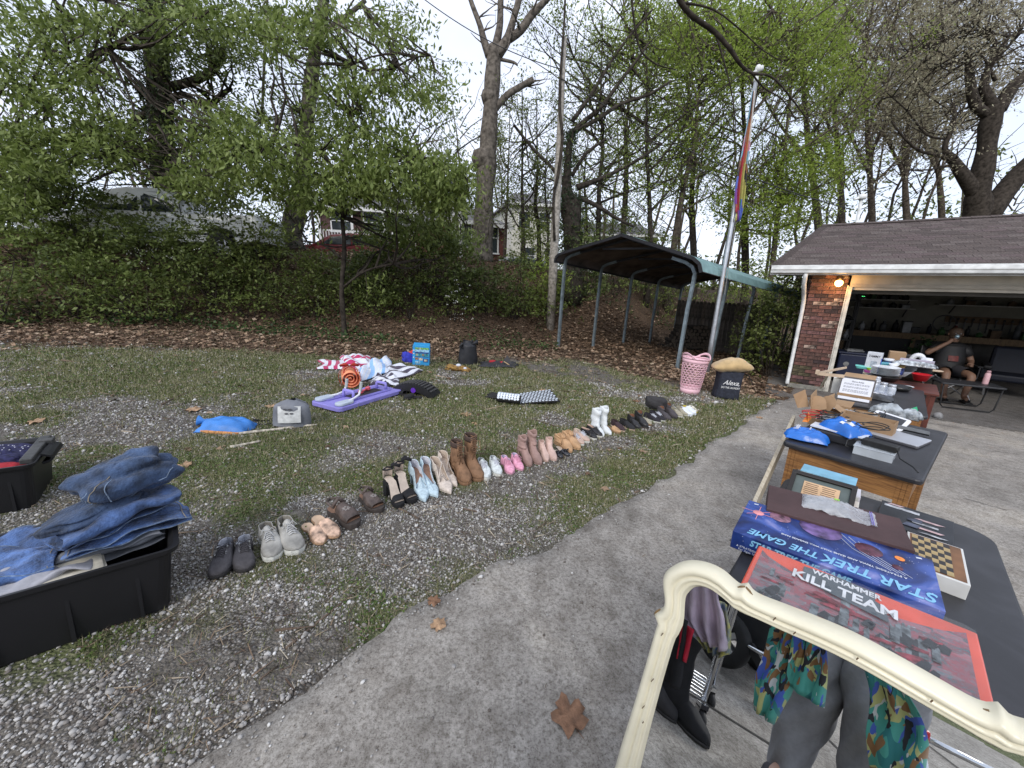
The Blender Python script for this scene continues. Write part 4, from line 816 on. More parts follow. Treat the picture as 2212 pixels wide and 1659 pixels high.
# roof deck: front slope and steep hip at the left
RZ,RO_=2.40,2.60;slope_h=.35*(RO_+.45)
rd=MB();rd.M=GM;A=(-.70,-.46,RZ);B_=(8.3,-.46,RZ);Cc=(8.3,RO_,RZ+slope_h);D=(.09,RO_,RZ+slope_h);E_=(-.70,2*RO_+.46,RZ);F_=(8.3,2*RO_+.46,RZ)
th=-.03;low=[(x,y,z+th) for x,y,z in (A,B_,Cc,D,E_,F_)]
rd.add([A,B_,Cc,D,E_,F_]+low,[(0,1,2,3),(0,3,4),(3,2,5,4),(6,9,8,7),(6,10,9),(9,10,11,8),(0,6,7,1),(0,4,10,6),(1,7,8,2),(2,8,11,5)])
rd.build('roof_deck',mat('roof_felt',(.035,.028,.026),.95,.2,20),G)
SH=[mat('shingle_brown',(.105,.082,.074),.95,.25,35,.8,120),mat('shingle_umber',(.085,.066,.060),.95,.25,35,.8,120),mat('shingle_grey',(.13,.105,.096),.95,.25,35,.8,120),mat('shingle_mauve',(.115,.085,.082),.95,.25,35,.8,120)]
rows=22;Ls=math.hypot(RO_+.46,slope_h);ang=math.atan2(slope_h,RO_+.46);rowh=Ls/rows
def shingle_mesh(w_,m): mb=MB();mb.add([(0,0,0),(w_-.006,0,0),(w_-.006,rowh*1.25,-.002),(0,rowh*1.25,-.002),(0,.0,-.012),(w_-.006,0,-.012)],[(0,1,2,3),(0,4,5,1),(0,3,4),(1,5,2)]);return mb.mesh('shingle',m)
SM=[shingle_mesh(.30,m) for m in SH];far_sh=MB();nsh=0
for r in range(rows):
 t=r*rowh;oy=-.46+t*math.cos(ang);oz=RZ+.014+t*math.sin(ang);left=-.70+(.79)*(r/rows);s=left-(r % 3)*.1*0;first=True;k=0
 s=left;w_first=.30-(r*.11 % .3)
 while s<6.2:
  wd=w_first if first and w_first>.05 else .30;first=False
  jz=rb.uniform(0,.003);Mx=GM @ Matrix.Translation((s,oy,oz+jz)) @ Matrix.Rotation(ang,4,'X')
  if nsh<295 and r<14 and s<5.8:
   o=bpy.data.objects.new('shingle',SM[rb.choices(range(4),[4,3,2,3])[0]]);COL.objects.link(o);o.parent=G;o.matrix_local=Mx @ Matrix.Diagonal((wd/.30,1,1,1));nsh+=1
  else:
   far_sh.M=Mx;far_sh.mi=rb.choices(range(4),[4,3,2,3])[0];far_sh.add([(0,0,0),(wd-.006,0,0),(wd-.006,rowh*1.25,-.002),(0,rowh*1.25,-.002),(0,0,-.012),(wd-.006,0,-.012)],[(0,1,2,3),(0,4,5,1)])
  s+=wd
o=far_sh.build('shingle_courses',SH,G,fix=False);o['kind']='stuff'
hp=MB();hp.M=GM
for i in range(24):
 a=Vector(A).lerp(Vector(D),i/24);b_=Vector(A).lerp(Vector(D),(i+1.25)/24);hp.add([a+Vector((-.10,.05,-.03)),a+Vector((0,0,.025)),a+Vector((.12,.02,.028)),b_+Vector((-.1,.05,-.035)),b_+Vector((0,0,.02)),b_+Vector((.12,.02,.022))],[(0,1,4,3),(1,2,5,4)])
hp.build('hip_cap',SH[1],G,fix=False)
rc=MB();rc.M=GM
for i in range(30): s=.05+i*.27;rc.add([(s,RO_-.12,RZ+slope_h-.005),(s,RO_,RZ+slope_h+.045),(s,RO_+.12,RZ+slope_h-.005),(s+.3,RO_-.12,RZ+slope_h-.012),(s+.3,RO_,RZ+slope_h+.035),(s+.3,RO_+.12,RZ+slope_h-.012)],[(0,1,4,3),(1,2,5,4)])
rc.build('ridge_cap',SH[0],G,fix=False)
# walls, floor and ceiling inside
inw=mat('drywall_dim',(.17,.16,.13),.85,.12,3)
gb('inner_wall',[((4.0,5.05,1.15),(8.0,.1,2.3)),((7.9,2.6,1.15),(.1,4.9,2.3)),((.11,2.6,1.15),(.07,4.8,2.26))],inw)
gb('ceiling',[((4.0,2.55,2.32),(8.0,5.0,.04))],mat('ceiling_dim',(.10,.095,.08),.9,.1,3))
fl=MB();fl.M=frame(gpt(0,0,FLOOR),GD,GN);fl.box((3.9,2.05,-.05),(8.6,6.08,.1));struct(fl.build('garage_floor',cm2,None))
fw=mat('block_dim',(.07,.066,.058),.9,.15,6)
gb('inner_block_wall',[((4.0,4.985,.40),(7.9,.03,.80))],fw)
# jelly-jar lamp on the pillar (lit)
lampm=mat('lamp_glow',(1,.50,.13),.3,0,emit=13.)
lm_=MB();lm_.M=GM;lm_.lathe([(.01,.055),(.05,.05),(.055,.03),(.05,.0),(.03,-.01),(.01,-.012)],14,(.42,-.13,2.19));lmp=lm_.build('wall_lamp',mat('lamp_bronze',(.05,.035,.025),.4,.1,metal=.6),G,True)
m2=MB();m2.M=GM;m2.lathe([(.012,-.02),(.05,-.03),(.062,-.06),(.055,-.10),(.025,-.13),(.004,-.135)],18,(.42,-.13,2.19));bl=m2.build('bulb_globe',lampm,lmp,True)
m3=MB();m3.M=GM;m3.bar((.42,-.01,2.22),(.42,-.13,2.23),.03);m3.box((.42,-.02,2.20),(.10,.04,.10));m3.build('lamp_arm',MATS['lamp_bronze'],lmp)
pd=bpy.data.lights.new('lamp_light','POINT');pd.energy=6;pd.color=(1,.55,.2);pd.shadow_soft_size=.07;pl_=bpy.data.objects.new('lamp_light',pd);COL.objects.link(pl_);pl_.location=gpt(.42,-.26,FLOOR+2.08)
# service mast behind the roof
ms=atY(1858,505,12.6);rt=thing('service_mast','pale pipe mast with a hooded head rising behind the garage roof','mast',(ms.x,ms.y,Hf(ms.x,ms.y)))
tp=atY(1862,424,12.6);m1=MB();m1.tube([(0,0,0),tp-rt.location-Vector((0,0,.05))],[.045,.045],10);m1.build('mast_pipe',whiteg,rt,True)
m1=MB();c_=tp-rt.location;m1.lathe([(.05,-.1),(.11,-.08),(.13,-.02),(.09,.05),(.01,.08)],12,c_);m1.tube([c_+Vector((-.05,0,-.04)),c_+Vector((-.24,-.03,-.10))],[.05,.03],8);m1.build('mast_head',whiteg,rt,True)
# overhead wires
def wire(label,a,b,sag,r=.012,m=None):
 pts=[a.lerp(b,i/24)-Vector((0,0,sag*4*(i/24)*(1-i/24))) for i in range(25)];mb=MB();mb.tube(pts,r,5);return tag(mb.build('overhead_wire',m or mat('wire_black',(.025,.025,.025),.6,.1),None,True),label,'wire','overhead wires')
wire('wire running from the weathered pole down to the mast behind the garage',atY(1213,170,12.5),atY(1838,452,12.6),.35,.014)
wire('high wire crossing left of the forked pale tree top',atY(880,-30,12.5),atY(1216,150,12.6),.25,.012)
wire('lower thin wire passing behind the flagpole',atY(1380,330,14),atY(1845,446,13),.1,.009)
# ================================================================== CARPORT
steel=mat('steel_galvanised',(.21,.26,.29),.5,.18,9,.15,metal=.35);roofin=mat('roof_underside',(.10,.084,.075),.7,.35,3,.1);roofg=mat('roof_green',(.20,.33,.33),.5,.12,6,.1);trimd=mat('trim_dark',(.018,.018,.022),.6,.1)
c0=gp(1206,747);c1=gp(1462,799);fd=Vector((c1.x-c0.x,c1.y-c0.y,0));CW=fd.length;fd.normalize();bd=Vector((-fd.y,fd.x,0)) if (-fd.y*.8+fd.x*.6)>0 else Vector((fd.y,-fd.x,0))
bd=Vector((.80,.60,0)).normalized()
CP=thing('carport','metal carport with dark underside, pale green roof panels and bent steel legs','carport',(c0.x,c0.y,Hf(c0.x,c0.y)))
O=CP.location;NL=5;SPn=1.5;TILT=-.11
def cpt(u_,v_,z): return fd*u_+bd*v_+Vector((0,0,z-O.z+TILT*v_ if z>.5 else z-O.z))
prof=[(.02,1.93),(.05,2.06),(.14,2.14),(.36,2.19),(1.15,2.335),(2.02,2.50),(2.80,2.25),(3.45,2.04),(3.72,1.94),(3.86,1.83),(3.92,1.66)]
for i in range(NL):
 v_=i*SPn;bL=c0+bd*v_;bR=c1+bd*v_
 for side,b_ in ((0,bL),(1,bR)):
  u0=0 if side==0 else CW;zg=Hf(b_.x,b_.y);mb=MB()
  if side==0: P_=[cpt(0,v_,min(zg-.05,.4)),cpt(.05,v_,1.0),cpt(.09,v_,1.80),cpt(.11,v_,1.98),cpt(.16,v_,2.06),cpt(.32,v_,2.13),cpt(.6,v_,2.19)]
  else: P_=[cpt(CW,v_,min(zg-.05,.4)),cpt(CW+.06,v_,.9),cpt(CW+.11,v_,1.50),cpt(CW+.12,v_,1.66),cpt(CW+.05,v_,1.79),cpt(CW-.10,v_,1.88),cpt(CW-.4,v_,1.98)]
  for a,b2 in zip(P_[:-1],P_[1:]): mb.bar(a,b2+(b2-a).normalized()*.012,.066,.066)
  mb.build('leg',steel,CP)
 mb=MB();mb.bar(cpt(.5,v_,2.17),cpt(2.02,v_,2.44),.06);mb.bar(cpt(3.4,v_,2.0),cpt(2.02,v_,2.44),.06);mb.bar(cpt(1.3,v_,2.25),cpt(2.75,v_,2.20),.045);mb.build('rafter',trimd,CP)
V0,V1_=-.30,SPn*(NL-1)+.3
for i in range(len(prof)-1):
 (ua,za),(ub,zb)=prof[i],prof[i+1];k=max(1,int((ub-ua)/.22));vs=[];mb=MB()
 for j in range(k+1):
  t=j/k;dz=.014*(j % 2)*(k>2);vs+=[cpt(ua+(ub-ua)*t,V0,za+(zb-za)*t+dz),cpt(ua+(ub-ua)*t,V1_,za+(zb-za)*t+dz)]
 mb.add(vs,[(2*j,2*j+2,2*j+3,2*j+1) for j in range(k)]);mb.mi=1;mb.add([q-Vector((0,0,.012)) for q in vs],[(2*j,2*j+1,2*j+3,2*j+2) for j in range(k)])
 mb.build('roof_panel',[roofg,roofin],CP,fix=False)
tr=MB()
for (a,b_) in zip(prof[:-1],prof[1:]): tr.bar(cpt(a[0],V0-.005,a[1]-.03),cpt(b_[0],V0-.005,b_[1]-.03),.03,.065)
tr.build('gable_trim',trimd,CP)
tr=MB();tr.bar(cpt(.03,V0,1.93),cpt(.03,V1_,1.93),.03,.05);tr.build('eave_trim',trimd,CP)
for i in range(7): 
 tr=MB();tr.box(cpt(2.2+.22*i,V0-.01,2.49-.33*(.18+.22*i)),(.03,.03,.03));tr.build('screw_cap',trimd,CP)
# ---- wood fence behind the carport
fa,fb=atY(1462,700,14.6),atY(1705,700,11.4);fcz=-.95
FN=thing('wood_fence','weathered grey board fence behind the carport and firewood','fence',(fa.x,fa.y,Hf(fa.x,fa.y)-.1));fm=[mat('fence_grey',(.135,.115,.098),.95,.3,7,.5,30),mat('fence_dark',(.095,.082,.07),.95,.3,7,.5,30),mat('fence_warm',(.155,.125,.10),.95,.3,7,.5,30)]
fv=Vector((fb.x-fa.x,fb.y-fa.y,0));FL=fv.length;fv.normalize();npk=int(FL/.145);top=atY(1480,655,14.4).z
def picket_mesh(m): mb=MB();mb.add([(x,y,z) for y in (-.009,.009) for x,z in ((-.067,0),(.067,0),(.067,1.72),(.035,1.77),(-.035,1.77),(-.067,1.72))],[(0,1,2,3,4,5),(11,10,9,8,7,6)]+[(i,(i+1) % 6,6+(i+1) % 6,6+i) for i in range(6)]);return mb.mesh('picket',m)
PM=[picket_mesh(m) for m in fm]
for i in range(npk):
 q=fv*(i*.145);g_=Hf(fa.x+q.x,fa.y+q.y)-FN.location.z
 o=bpy.data.objects.new('picket',rb.choice(PM));COL.objects.link(o);o.parent=FN;o.matrix_local=Matrix.Translation((q.x,q.y,-.05+min(0,g_)+rb.uniform(-.015,.015))) @ Matrix.Rotation(math.atan2(fv.y,fv.x)+rb.uniform(-.02,.02),4,'Z')
mb=MB();back_=Vector((-fv.y,fv.x,0))*.04
for z in (.35,1.35): mb.bar(back_+Vector((0,0,z)),back_+fv*FL+Vector((0,0,z-.0)),.04,.09)
mb.build('rail',fm[1],FN)
# ---- firewood pile
wd_b=mat('log_bark',(.06,.048,.04),.95,.3,14,.8);wd_e=mat('log_end',(.15,.12,.09),.9,.2,30,.3)
pc=gp(1528,765);wl=thing('firewood_pile','dark heap of stacked firewood behind the carport front right leg','firewood',(pc.x,pc.y+1.2,Hf(pc.x,pc.y+1.2)))
k=0
for lay in range(7):
 for j in range(13-lay):
  if rb.random()<.08: continue
  r=rb.uniform(.05,.075);mb=MB();x=(j-(13-lay)/2)*.135+rb.uniform(-.02,.02);z=.07+lay*.115;L_=rb.uniform(.38,.5);a=rb.uniform(-.12,.12)
  pf=[(r*(1+.12*math.sin(3*t)),t) for t in range(8)];ps=[Vector((x+q[0]*math.cos(q[1]*PI/4),0,z+q[0]*math.sin(q[1]*PI/4))) for q in pf]
  A_=[q+Vector((0,-L_/2,0)) for q in ps];B2=[q+Vector((a*L_,L_/2,0)) for q in ps];mb.add(A_+B2,[(i,(i+1) % 8,8+(i+1) % 8,8+i) for i in range(8)]);mb.mi=1;mb.add(A_+B2,[tuple(range(7,-1,-1)),tuple(range(8,16))])
  mb.build('log',[wd_b,wd_e],wl)
for i in range(9):
 mb=MB();a=rb.uniform(0,6.28);L_=rb.uniform(.3,.8);x=rb.uniform(-1.3,.2);y=rb.uniform(-.7,-.2);mb.tube([(x,y,.05),(x+L_*math.cos(a),y+.3*L_*math.sin(a),.05+rb.uniform(0,.22))],[.04,.035],7);mb.build('log',wd_b if i % 2 else wd_e,wl)
# ---- flagpole with drooping flag
fp=gp(1527,806);zt_=atY(1633,172,fp.y+.25);FP=thing('flagpole','tall silver pole leaning slightly, clamped to the carport, carrying a limp flag','flagpole',fp);O=FP.location
al=mat('aluminium_pole',(.52,.54,.57),.35,.12,12,.1,metal=.75);mid=atY(1590,430,fp.y+.15)
mb=MB();mb.tube([Vector((0,0,-.1)),Vector((0,0,.7)),mid-O,zt_-O],[.052,.05,.042,.03],14);mb.build('pole',al,FP,True)
mb=MB();mb.lathe([(.035,-.04),(.042,0),(.035,.05)],12,zt_-O);mb.lathe([(.01,0),(.05,.03),(.055,.08),(.03,.12),(.005,.13)],12,zt_-O+Vector((.01,0,.12)));mb.tube([zt_-O+Vector((-.07,0,.1)),zt_-O+Vector((0,0,.16)),zt_-O+Vector((.09,0,.20))],[.03,.03,.045],8);mb.build('pole_cap',whiteg,FP,True)
mb=MB();mb.tube([mid-O+Vector((.055,-.02,-1.9)),mid-O+Vector((.052,-.02,0)),zt_-O+Vector((.03,-.02,0))],.005,4);mb.build('halyard',mat('rope_grey',(.4,.4,.38),.8),FP)
# the flag: narrow folds hanging from the top, striped diagonally
FC={n: mat('flag_'+n,c,.75,.08,12,sheen=.3) for n,c in dict(cyan=(.20,.42,.55),pink=(.55,.28,.38),white=(.62,.60,.58),brown=(.24,.10,.05),black=(.02,.018,.025),red=(.36,.02,.035),orange=(.42,.15,.05),yellow=(.38,.36,.09),green=(.04,.28,.10),blue=(.08,.13,.50),violet=(.22,.05,.34)).items()}
names=list(FC);fmats=[FC[n] for n in names]
colsN=[[(.34,'cyan'),(.44,'pink'),(.52,'cyan'),(.60,'brown'),(.66,'black'),(.78,'blue'),(.90,'violet'),(.95,'orange'),(1,'brown')],
   [(.26,'cyan'),(.36,'pink'),(.50,'cyan'),(.56,'brown'),(.64,'black'),(.76,'blue'),(.86,'violet'),(.95,'orange'),(1,'orange')],
   [(.20,'black'),(.38,'brown'),(.70,'red'),(.92,'red'),(1,'violet')],
   [(.15,'black'),(.30,'brown'),(.80,'red'),(.9,'brown'),(1,'violet')],
   [(.2,'brown'),(.52,'orange'),(.84,'yellow'),(.93,'green'),(1,'blue')],
   [(.2,'white'),(.34,'white'),(.50,'orange'),(.86,'yellow'),(1,'blue')],
   [(.36,'white'),(.44,'pink'),(.53,'cyan'),(.60,'brown'),(.68,'black'),(.9,'yellow'),(1,'blue')],
   [(.36,'white'),(.44,'pink'),(.53,'cyan'),(.60,'brown'),(.68,'black'),(.9,'yellow'),(1,'blue')]]
topF=atY(1622,200,fp.y+.1);botF=atY(1596,468,fp.y+.1);FT=topF-O;FB=botF-O;nu,nv=33,40;hgt=(FT-FB).length
wl_=[(0,.01,.02),(.15,.03,.03),(.4,.09,.035),(.6,.13,.025),(.75,.16,.03),(.88,.14,.02),(1,.08,-.02)]
def widthf(v_): 
 for a,b_ in zip(wl_[:-1],wl_[1:]):
  if v_<=b_[0]: t=(v_-a[0])/(b_[0]-a[0]);return a[1]*(1-t)+b_[1]*t,a[2]*(1-t)+b_[2]*t
 return wl_[-1][1:]
mb=MB();vs=[]
for j in range(nv):
 v_=j/(nv-1);L_,R_2=widthf(v_);c=FT.lerp(FB,v_)
 for i in range(nu):
  u_=i/(nu-1);ph=u_*PI*7+.6*math.sin(v_*5);zz=-.07*u_*math.sin(v_*3)-(.10*abs(math.sin(u_*6)) if v_>.95 else 0)*(v_-.95)*20
  vs.append(c+Vector((-L_+(L_+R_2+.012)*u_,-.055-.030*math.sin(ph)*(.3+v_)-.02*u_,zz)))
mb.v=[tuple(q) for q in vs]
for j in range(nv-1):
 for i in range(nu-1):
  cc=colsN[min(7,int(i/(nu-1)*8))];v_=j/(nv-1)+.02*math.sin(i);nm=next((n for t,n in cc if v_<=t),cc[-1][1]);mb.f.append((j*nu+i,j*nu+i+1,(j+1)*nu+i+1,(j+1)*nu+i));mb.m.append(names.index(nm))
fl_=mb.build('flag',fmats,None,True,fix=False,solid=.002);fl_.location=O;tag(fl_,'limp rainbow striped flag hanging in folds on the silver pole','flag')
mb=MB();q=atY(1592,425,fp.y+.05)-O;p5=atY(1588,470,fp.y+.05);
for (xx,yy,c) in ((1591,452,'red'),(1590,470,'yellow')):
 q=atY(xx,yy,fp.y+.02);m1=MB();m1.lathe([(.004,-.07),(.018,-.05),(.02,0),(.012,.06),(.003,.075)],8,(0,0,0));o=m1.build('flag_tassel',FC[c],FP,True);o.location=q-O
# ================================================================== SHOES
def smap(t,tab):
 for a,b in zip(tab[:-1],tab[1:]):
  if t<=b[0]:
   k=(t-a[0])/(b[0]-a[0]);k=k*k*(3-2*k)*.5+k*.5;return [a[i]*(1-k)+b[i]*k for i in range(1,len(a))]
 return list(tab[-1][1:])
def outline(L_,W,toe=.5,nseg=22):
 """half widths along the sole, t=0 heel .. 1 toe; toe 0 pointed, 1 blunt"""
 ts=[i/nseg for i in range(nseg+1)];out=[]
 for t in ts:
  hw=smap(t,[(0,.0),(.03,.22),(.12,.33),(.38,.32),(.52,.39),(.70,.50),(.84,.44 if toe>.3 else .30),(.94,.28 if toe>.3 else .12),(1,.0)])[0] if toe<=.7 else smap(t,[(0,.0),(.03,.24),(.12,.36),(.4,.36),(.7,.50),(.88,.44),(.96,.28),(1,.0)])[0]
  out.append((t,hw*W))
 return out
def hl(t,h):
 return h*(1-sm1((t-.22)/.42)) if h else 0
def sm1(x): x=max(0,min(1,x));return x*x*(3-2*x)
def shoe(name,label,L_=.25,W=.092,toe=.5,heel=0.,sole=.018,solem=None,plat=0.,upm=None,lining=None,h=.05,openf=(.06,.46),back=.055,vamp=None,open_back=False,open_toe=False,laces=None,shaft=None,heelw=None,insole=None,strap=None,group='shoes laid out in a row',eyelets=None,mirror=1,tongue=None,cat='shoe',pull=None):
 root=thing(name,label,cat,(0,0,0),0,group);out=outline(L_,W,toe);curv=lambda t: .010*mirror*math.sin(PI*t)*(t>.3)
 Y=lambda t: (t-.5)*L_
 mb=MB();ring=[(curv(t)+w_,t) for t,w_ in out]+[(curv(t)-w_,t) for t,w_ in reversed(out[1:-1])];n=len(ring)
 lo=[(x*1.0,Y(t),(plat*sm1((t-.4)/.2)*0 if not heel else max(0,hl(t,heel)-.0))-.0) for x,t in ring];zt_=sole+plat
 mb.add([(x,y,z) for x,y,z in lo]+[(x*1.03,y*1.01,z+zt_*.55) for x,y,z in lo]+[(x,y,z+zt_) for x,y,z in lo],[(i,(i+1) % n,n+(i+1) % n,n+i) for i in range(n)]+[(n+i,n+(i+1) % n,2*n+(i+1) % n,2*n+i) for i in range(n)]+[tuple(2*n+i for i in range(n)),tuple(range(n-1,-1,-1))])
 mb.build('sole',solem or upm,root,bevel=.002)
 base=lambda t: zt_+hl(t,heel)
 if heel:
  hm=MB();w0,w1=heelw or (.025,.010);P0=Vector((0,Y(.10),heel+.004));P1=Vector((0,Y(.07 if w1<.02 else .10),0))
  hm.add([(P0.x+a*w0,P0.y+b*w0*1.1,P0.z) for a,b in ((-1,-1),(1,-1),(1,1),(-1,1))]+[((P0.x+P1.x)/2+a*(w0*.35+w1*.65),(P0.y+P1.y)/2+b*(w0*.35+w1*.65),heel*.6) for a,b in ((-1,-1),(1,-1),(1,1),(-1,1))]+[(P1.x+a*w1,P1.y+b*w1,0) for a,b in ((-1,-1),(1,-1),(1,1),(-1,1))],
    [(0,1,5,4),(1,2,6,5),(2,3,7,6),(3,0,4,7),(4,5,9,8),(5,6,10,9),(6,7,11,10),(7,4,8,11),(8,9,10,11),(3,2,1,0)]);hm.build('heel',solem if w1>.015 and solem else upm,root,bevel=.003)
 # upper: two half shells meeting over the instep, leaving the opening
 o0,o1=openf;M_=9;T=[i/30 for i in range(31)];
 if open_back: T=[t for t in T if t>=o1-.02]
 if open_toe: T=[t for t in T if t<=.88]
 hv=vamp or h
 def hh(t):
  return smap(t,[(0,back),(.1,back),(o1,hv),(.62 if o1<.6 else o1+.04,hv*.82),(.82,hv*.52),(.94,hv*.36),(1,hv*.12)])[0]
 def half(t):
  w_=smap(t,[(a,b) for a,b in out])[0]*.985+.0005;H_=hh(t);og=0
  if t<o1 and not open_back:
   k=(t-o0)/(o1-o0);og=w_*(.84 if t>o0 else 0)*(1-sm1((k-.55)/.45)*.85) if t>o0 else 0
   rim=back if t<.25 else back+(hv-back)*sm1((t-.25)/(o1-.25))
   if t<=o0: og=0
  return w_,H_,og
 um=MB()
 for s in (-1,1):
  vs=[]
  for t in T:
   w_,H_,og=half(t)
   for j in range(M_):
    a=j/(M_-1);x=og+(w_-og)*(math.cos(a*PI/2)**.55 if a<1 else 0);z=H_*math.sin(a*PI/2)**.8
    if og>0: x=max(og,w_*(1-.16*a*a));z=(H_ if t>=.25 else back)*a
    if t<=o0: x=w_*(1-.1*a);z=back*a;
    vs.append((curv(t)+s*x,Y(t)+(.004*a if t<.1 else 0),base(t)+z))
  k=len(T);um.add(vs,[(i*M_+j,(i+1)*M_+j,(i+1)*M_+j+1,i*M_+j+1) if s>0 else (i*M_+j,i*M_+j+1,(i+1)*M_+j+1,(i+1)*M_+j) for i in range(k-1) for j in range(M_-1)])
 if not open_back:
  t=T[0]
 uo=um.build('upper',[upm,lining or upm],root,True,fix=False,solid=.003,auto=True);bm=bmesh.new();bm.from_mesh(uo.data);bmesh.ops.remove_doubles(bm,verts=bm.verts,dist=.0007);bmesh.ops.recalc_face_normals(bm,faces=bm.faces);bm.to_mesh(uo.data);bm.free()
 if insole:
  im=MB();m_=[(curv(t)*1+w_*.93,t) for t,w_ in out if t<.9]+[(curv(t)-w_*.93,t) for t,w_ in reversed(out) if t<.9];im.add([(x,Y(t),base(t)+.003) for x,t in m_],[(i,i+1,len(m_)-2-i,len(m_)-1-i) for i in range(len(m_)//2-1)]);im.build('insole',insole,root,True,fix=False)
 if shaft:
  top,r0,r1,sm_,slouch=shaft;sh=MB();yb=Y(.22);k=12;n=20;vs=[]
  for i in range(k+1):
   t=i/k;z=base(.2)+back*.3+(top-back*.3)*t;rr=r0*(1-t)+r1*t;rr *=1+slouch*math.sin(t*17)*.06
   for j in range(n): a=2*PI*j/n;vs.append((rr*.82*math.cos(a),yb+(rr*1.15*math.sin(a))*(1+.5*(1-t)*(math.sin(a)>0))-.004*t+slouch*.008*math.sin(t*9),z+.006*math.cos(2*a)*t*(1 if not slouch else 2)))
  sh.add(vs,[(i*n+j,i*n+(j+1) % n,(i+1)*n+(j+1) % n,(i+1)*n+j) for i in range(k) for j in range(n)]);sh.build('shaft',[sm_,lining or sm_],root,True,fix=False,solid=.004,auto=True)
 if tongue:
  tg=MB();tg.grid(lambda u_,v_: ((u_-.5)*W*.42,Y(o1-.13+.16*v_),base(o1)+hv*(1.10-.16*v_)+.012*(1-v_)-.02*(u_-.5)**2*4),5,5);tg.build('tongue',tongue,root,True,fix=False,solid=.003)
 if laces:
  lc=MB();n_,lw=5,.0026
  if shaft:
   yb,rr=Y(.22),shaft[1]
   for i in range(9):
    t=i/8;z0=base(.3)+hv*.9+(shaft[0]-hv*.8)*t;y0=yb+rr*(1.75-.6*t) if t>.0 else Y(.5)
    lc.tube([(-.022,y0-.004,z0),(0,y0+.008,z0+.008),(.022,y0-.004,z0+.016)],lw,5);lc.tube([(.022,y0-.004,z0),(0,y0+.006,z0+.008),(-.022,y0-.004,z0+.016)],lw,5)
   z0=base(.3)+shaft[0]*.9;y0=yb+rr*1.25
   for s in (-1,1): lc.tube([(0,y0,z0),(s*.03,y0+.03,z0+.01),(s*.035,y0+.035,z0-.05),(s*.01,y0+.03,z0-.03),(0,y0+.015,z0-.06),(s*.015,y0+.03,z0-.12)],lw,5)
  else:
   for i in range(n_):
    t=o1+.03+i*.048;w_,H_,_g=half(min(t,.99));z=base(t)+hh(t)+.003;x=W*.20;lc.tube([(-x,Y(t),z-.006),(0,Y(t)+.004,z+.002),(x,Y(t)+.008,z-.006)],lw,5);lc.tube([(x,Y(t),z-.006),(0,Y(t)+.004,z+.004),(-x,Y(t)+.012,z-.006)],lw,5)
   t=o1+.02;z=base(t)+hh(t)+.006
   for s in (-1,1): lc.tube([(0,Y(t),z),(s*.022,Y(t)-.012,z+.008),(s*.034,Y(t)+.012,z-.004),(s*.008,Y(t)+.006,z),(s*.024,Y(t)+.045,z-.012)],lw*.9,5)
  lc.build('laces',laces,root,True)
 if eyelets:
  for s in (-1,1):
   for i in range(5):
    t=o1-.02+i*.05;em=MB();em.M=Matrix.Translation((s*W*.22,Y(t),base(t)+hh(max(t,o1))-.003));em.lathe([(.0022,.0),(.0042,.0015),(.0042,.003),(.0022,.003)],8);em.build('eyelet',eyelets,root)
 return root,base,Y
# materials
def fab(n,c,sc=60,b=.3,**k): return mat(n,c,k.pop('rough',.85),k.pop('var',.12),sc,b,sc*3,**k)
canv=fab('canvas_charcoal',(.075,.07,.075),30,.4);whf=fab('lining_white',(.62,.64,.70));suede_g=fab('suede_grey',(.38,.37,.34),14,.3,var=.2);offw=fab('rubber_offwhite',(.62,.62,.57));rubk=mat('rubber_black',(.03,.028,.028),.7,.1)
snake=mat('snake_tan',(.62,.42,.30),.35,.35,28,.3,spec=.5);bleather=mat('leather_brown',(.10,.075,.065),.5,.25,18,.3);bblack=fab('velvet_black',(.012,.012,.014),40,.1);ins_b=mat('insole_beige',(.55,.46,.38),.7,.08);ltb=fab('suede_paleblue',(.48,.60,.66));ins_br=mat('insole_brown',(.26,.15,.10),.5,.1)
crm=fab('suede_cream',(.60,.52,.45));tanb=fab('nubuck_tan',(.24,.135,.075),20,.35,var=.18);dkcol=mat('collar_dark',(.07,.045,.035),.8,.1);wmesh=fab('mesh_white',(.62,.66,.66),45,.3);gumr=mat('gum_rubber',(.24,.15,.08),.7,.1);pinkm=fab('mesh_pink',(.72,.34,.46),45,.3);mauve=fab('suede_mauve',(.36,.235,.205),12,.2,var=.15);blush=fab('suede_blush',(.60,.43,.37),12,.2);camel=fab('suede_camel',(.50,.31,.17),16,.25)
bpat=mat('patent_black',(.02,.02,.025),.18,.1,spec=.7);nude=mat('leather_nude',(.56,.41,.33),.5,.1,14,.2);blea=mat('leather_black',(.025,.024,.026),.4,.2,16,.2);whleather=mat('leather_white',(.70,.73,.74),.5,.07,9,.25);greys=fab('suede_slate',(.07,.062,.068));khaki=fab('canvas_khaki',(.36,.33,.25));slidew=mat('rubber_white',(.70,.73,.80),.5,.05)
metal_e=mat('eyelet_metal',(.7,.7,.7),.3,0,metal=.9)
def put(o,px,py,rz,dz=0.,sc=1.,tilt=None):
 p=gp(px,py);o.location=(p.x,p.y,p.z+dz+.004)
 nrm=gnormal(p.x,p.y);x=Vector((math.cos(rz),math.sin(rz),0));x=(x-nrm*x.dot(nrm)).normalized();y=nrm.cross(x);M=Matrix((x,y,nrm)).transposed()
 if tilt: M=M @ Euler(tilt).to_matrix()
 o.rotation_euler=M.to_euler();o.scale=(sc,)*3
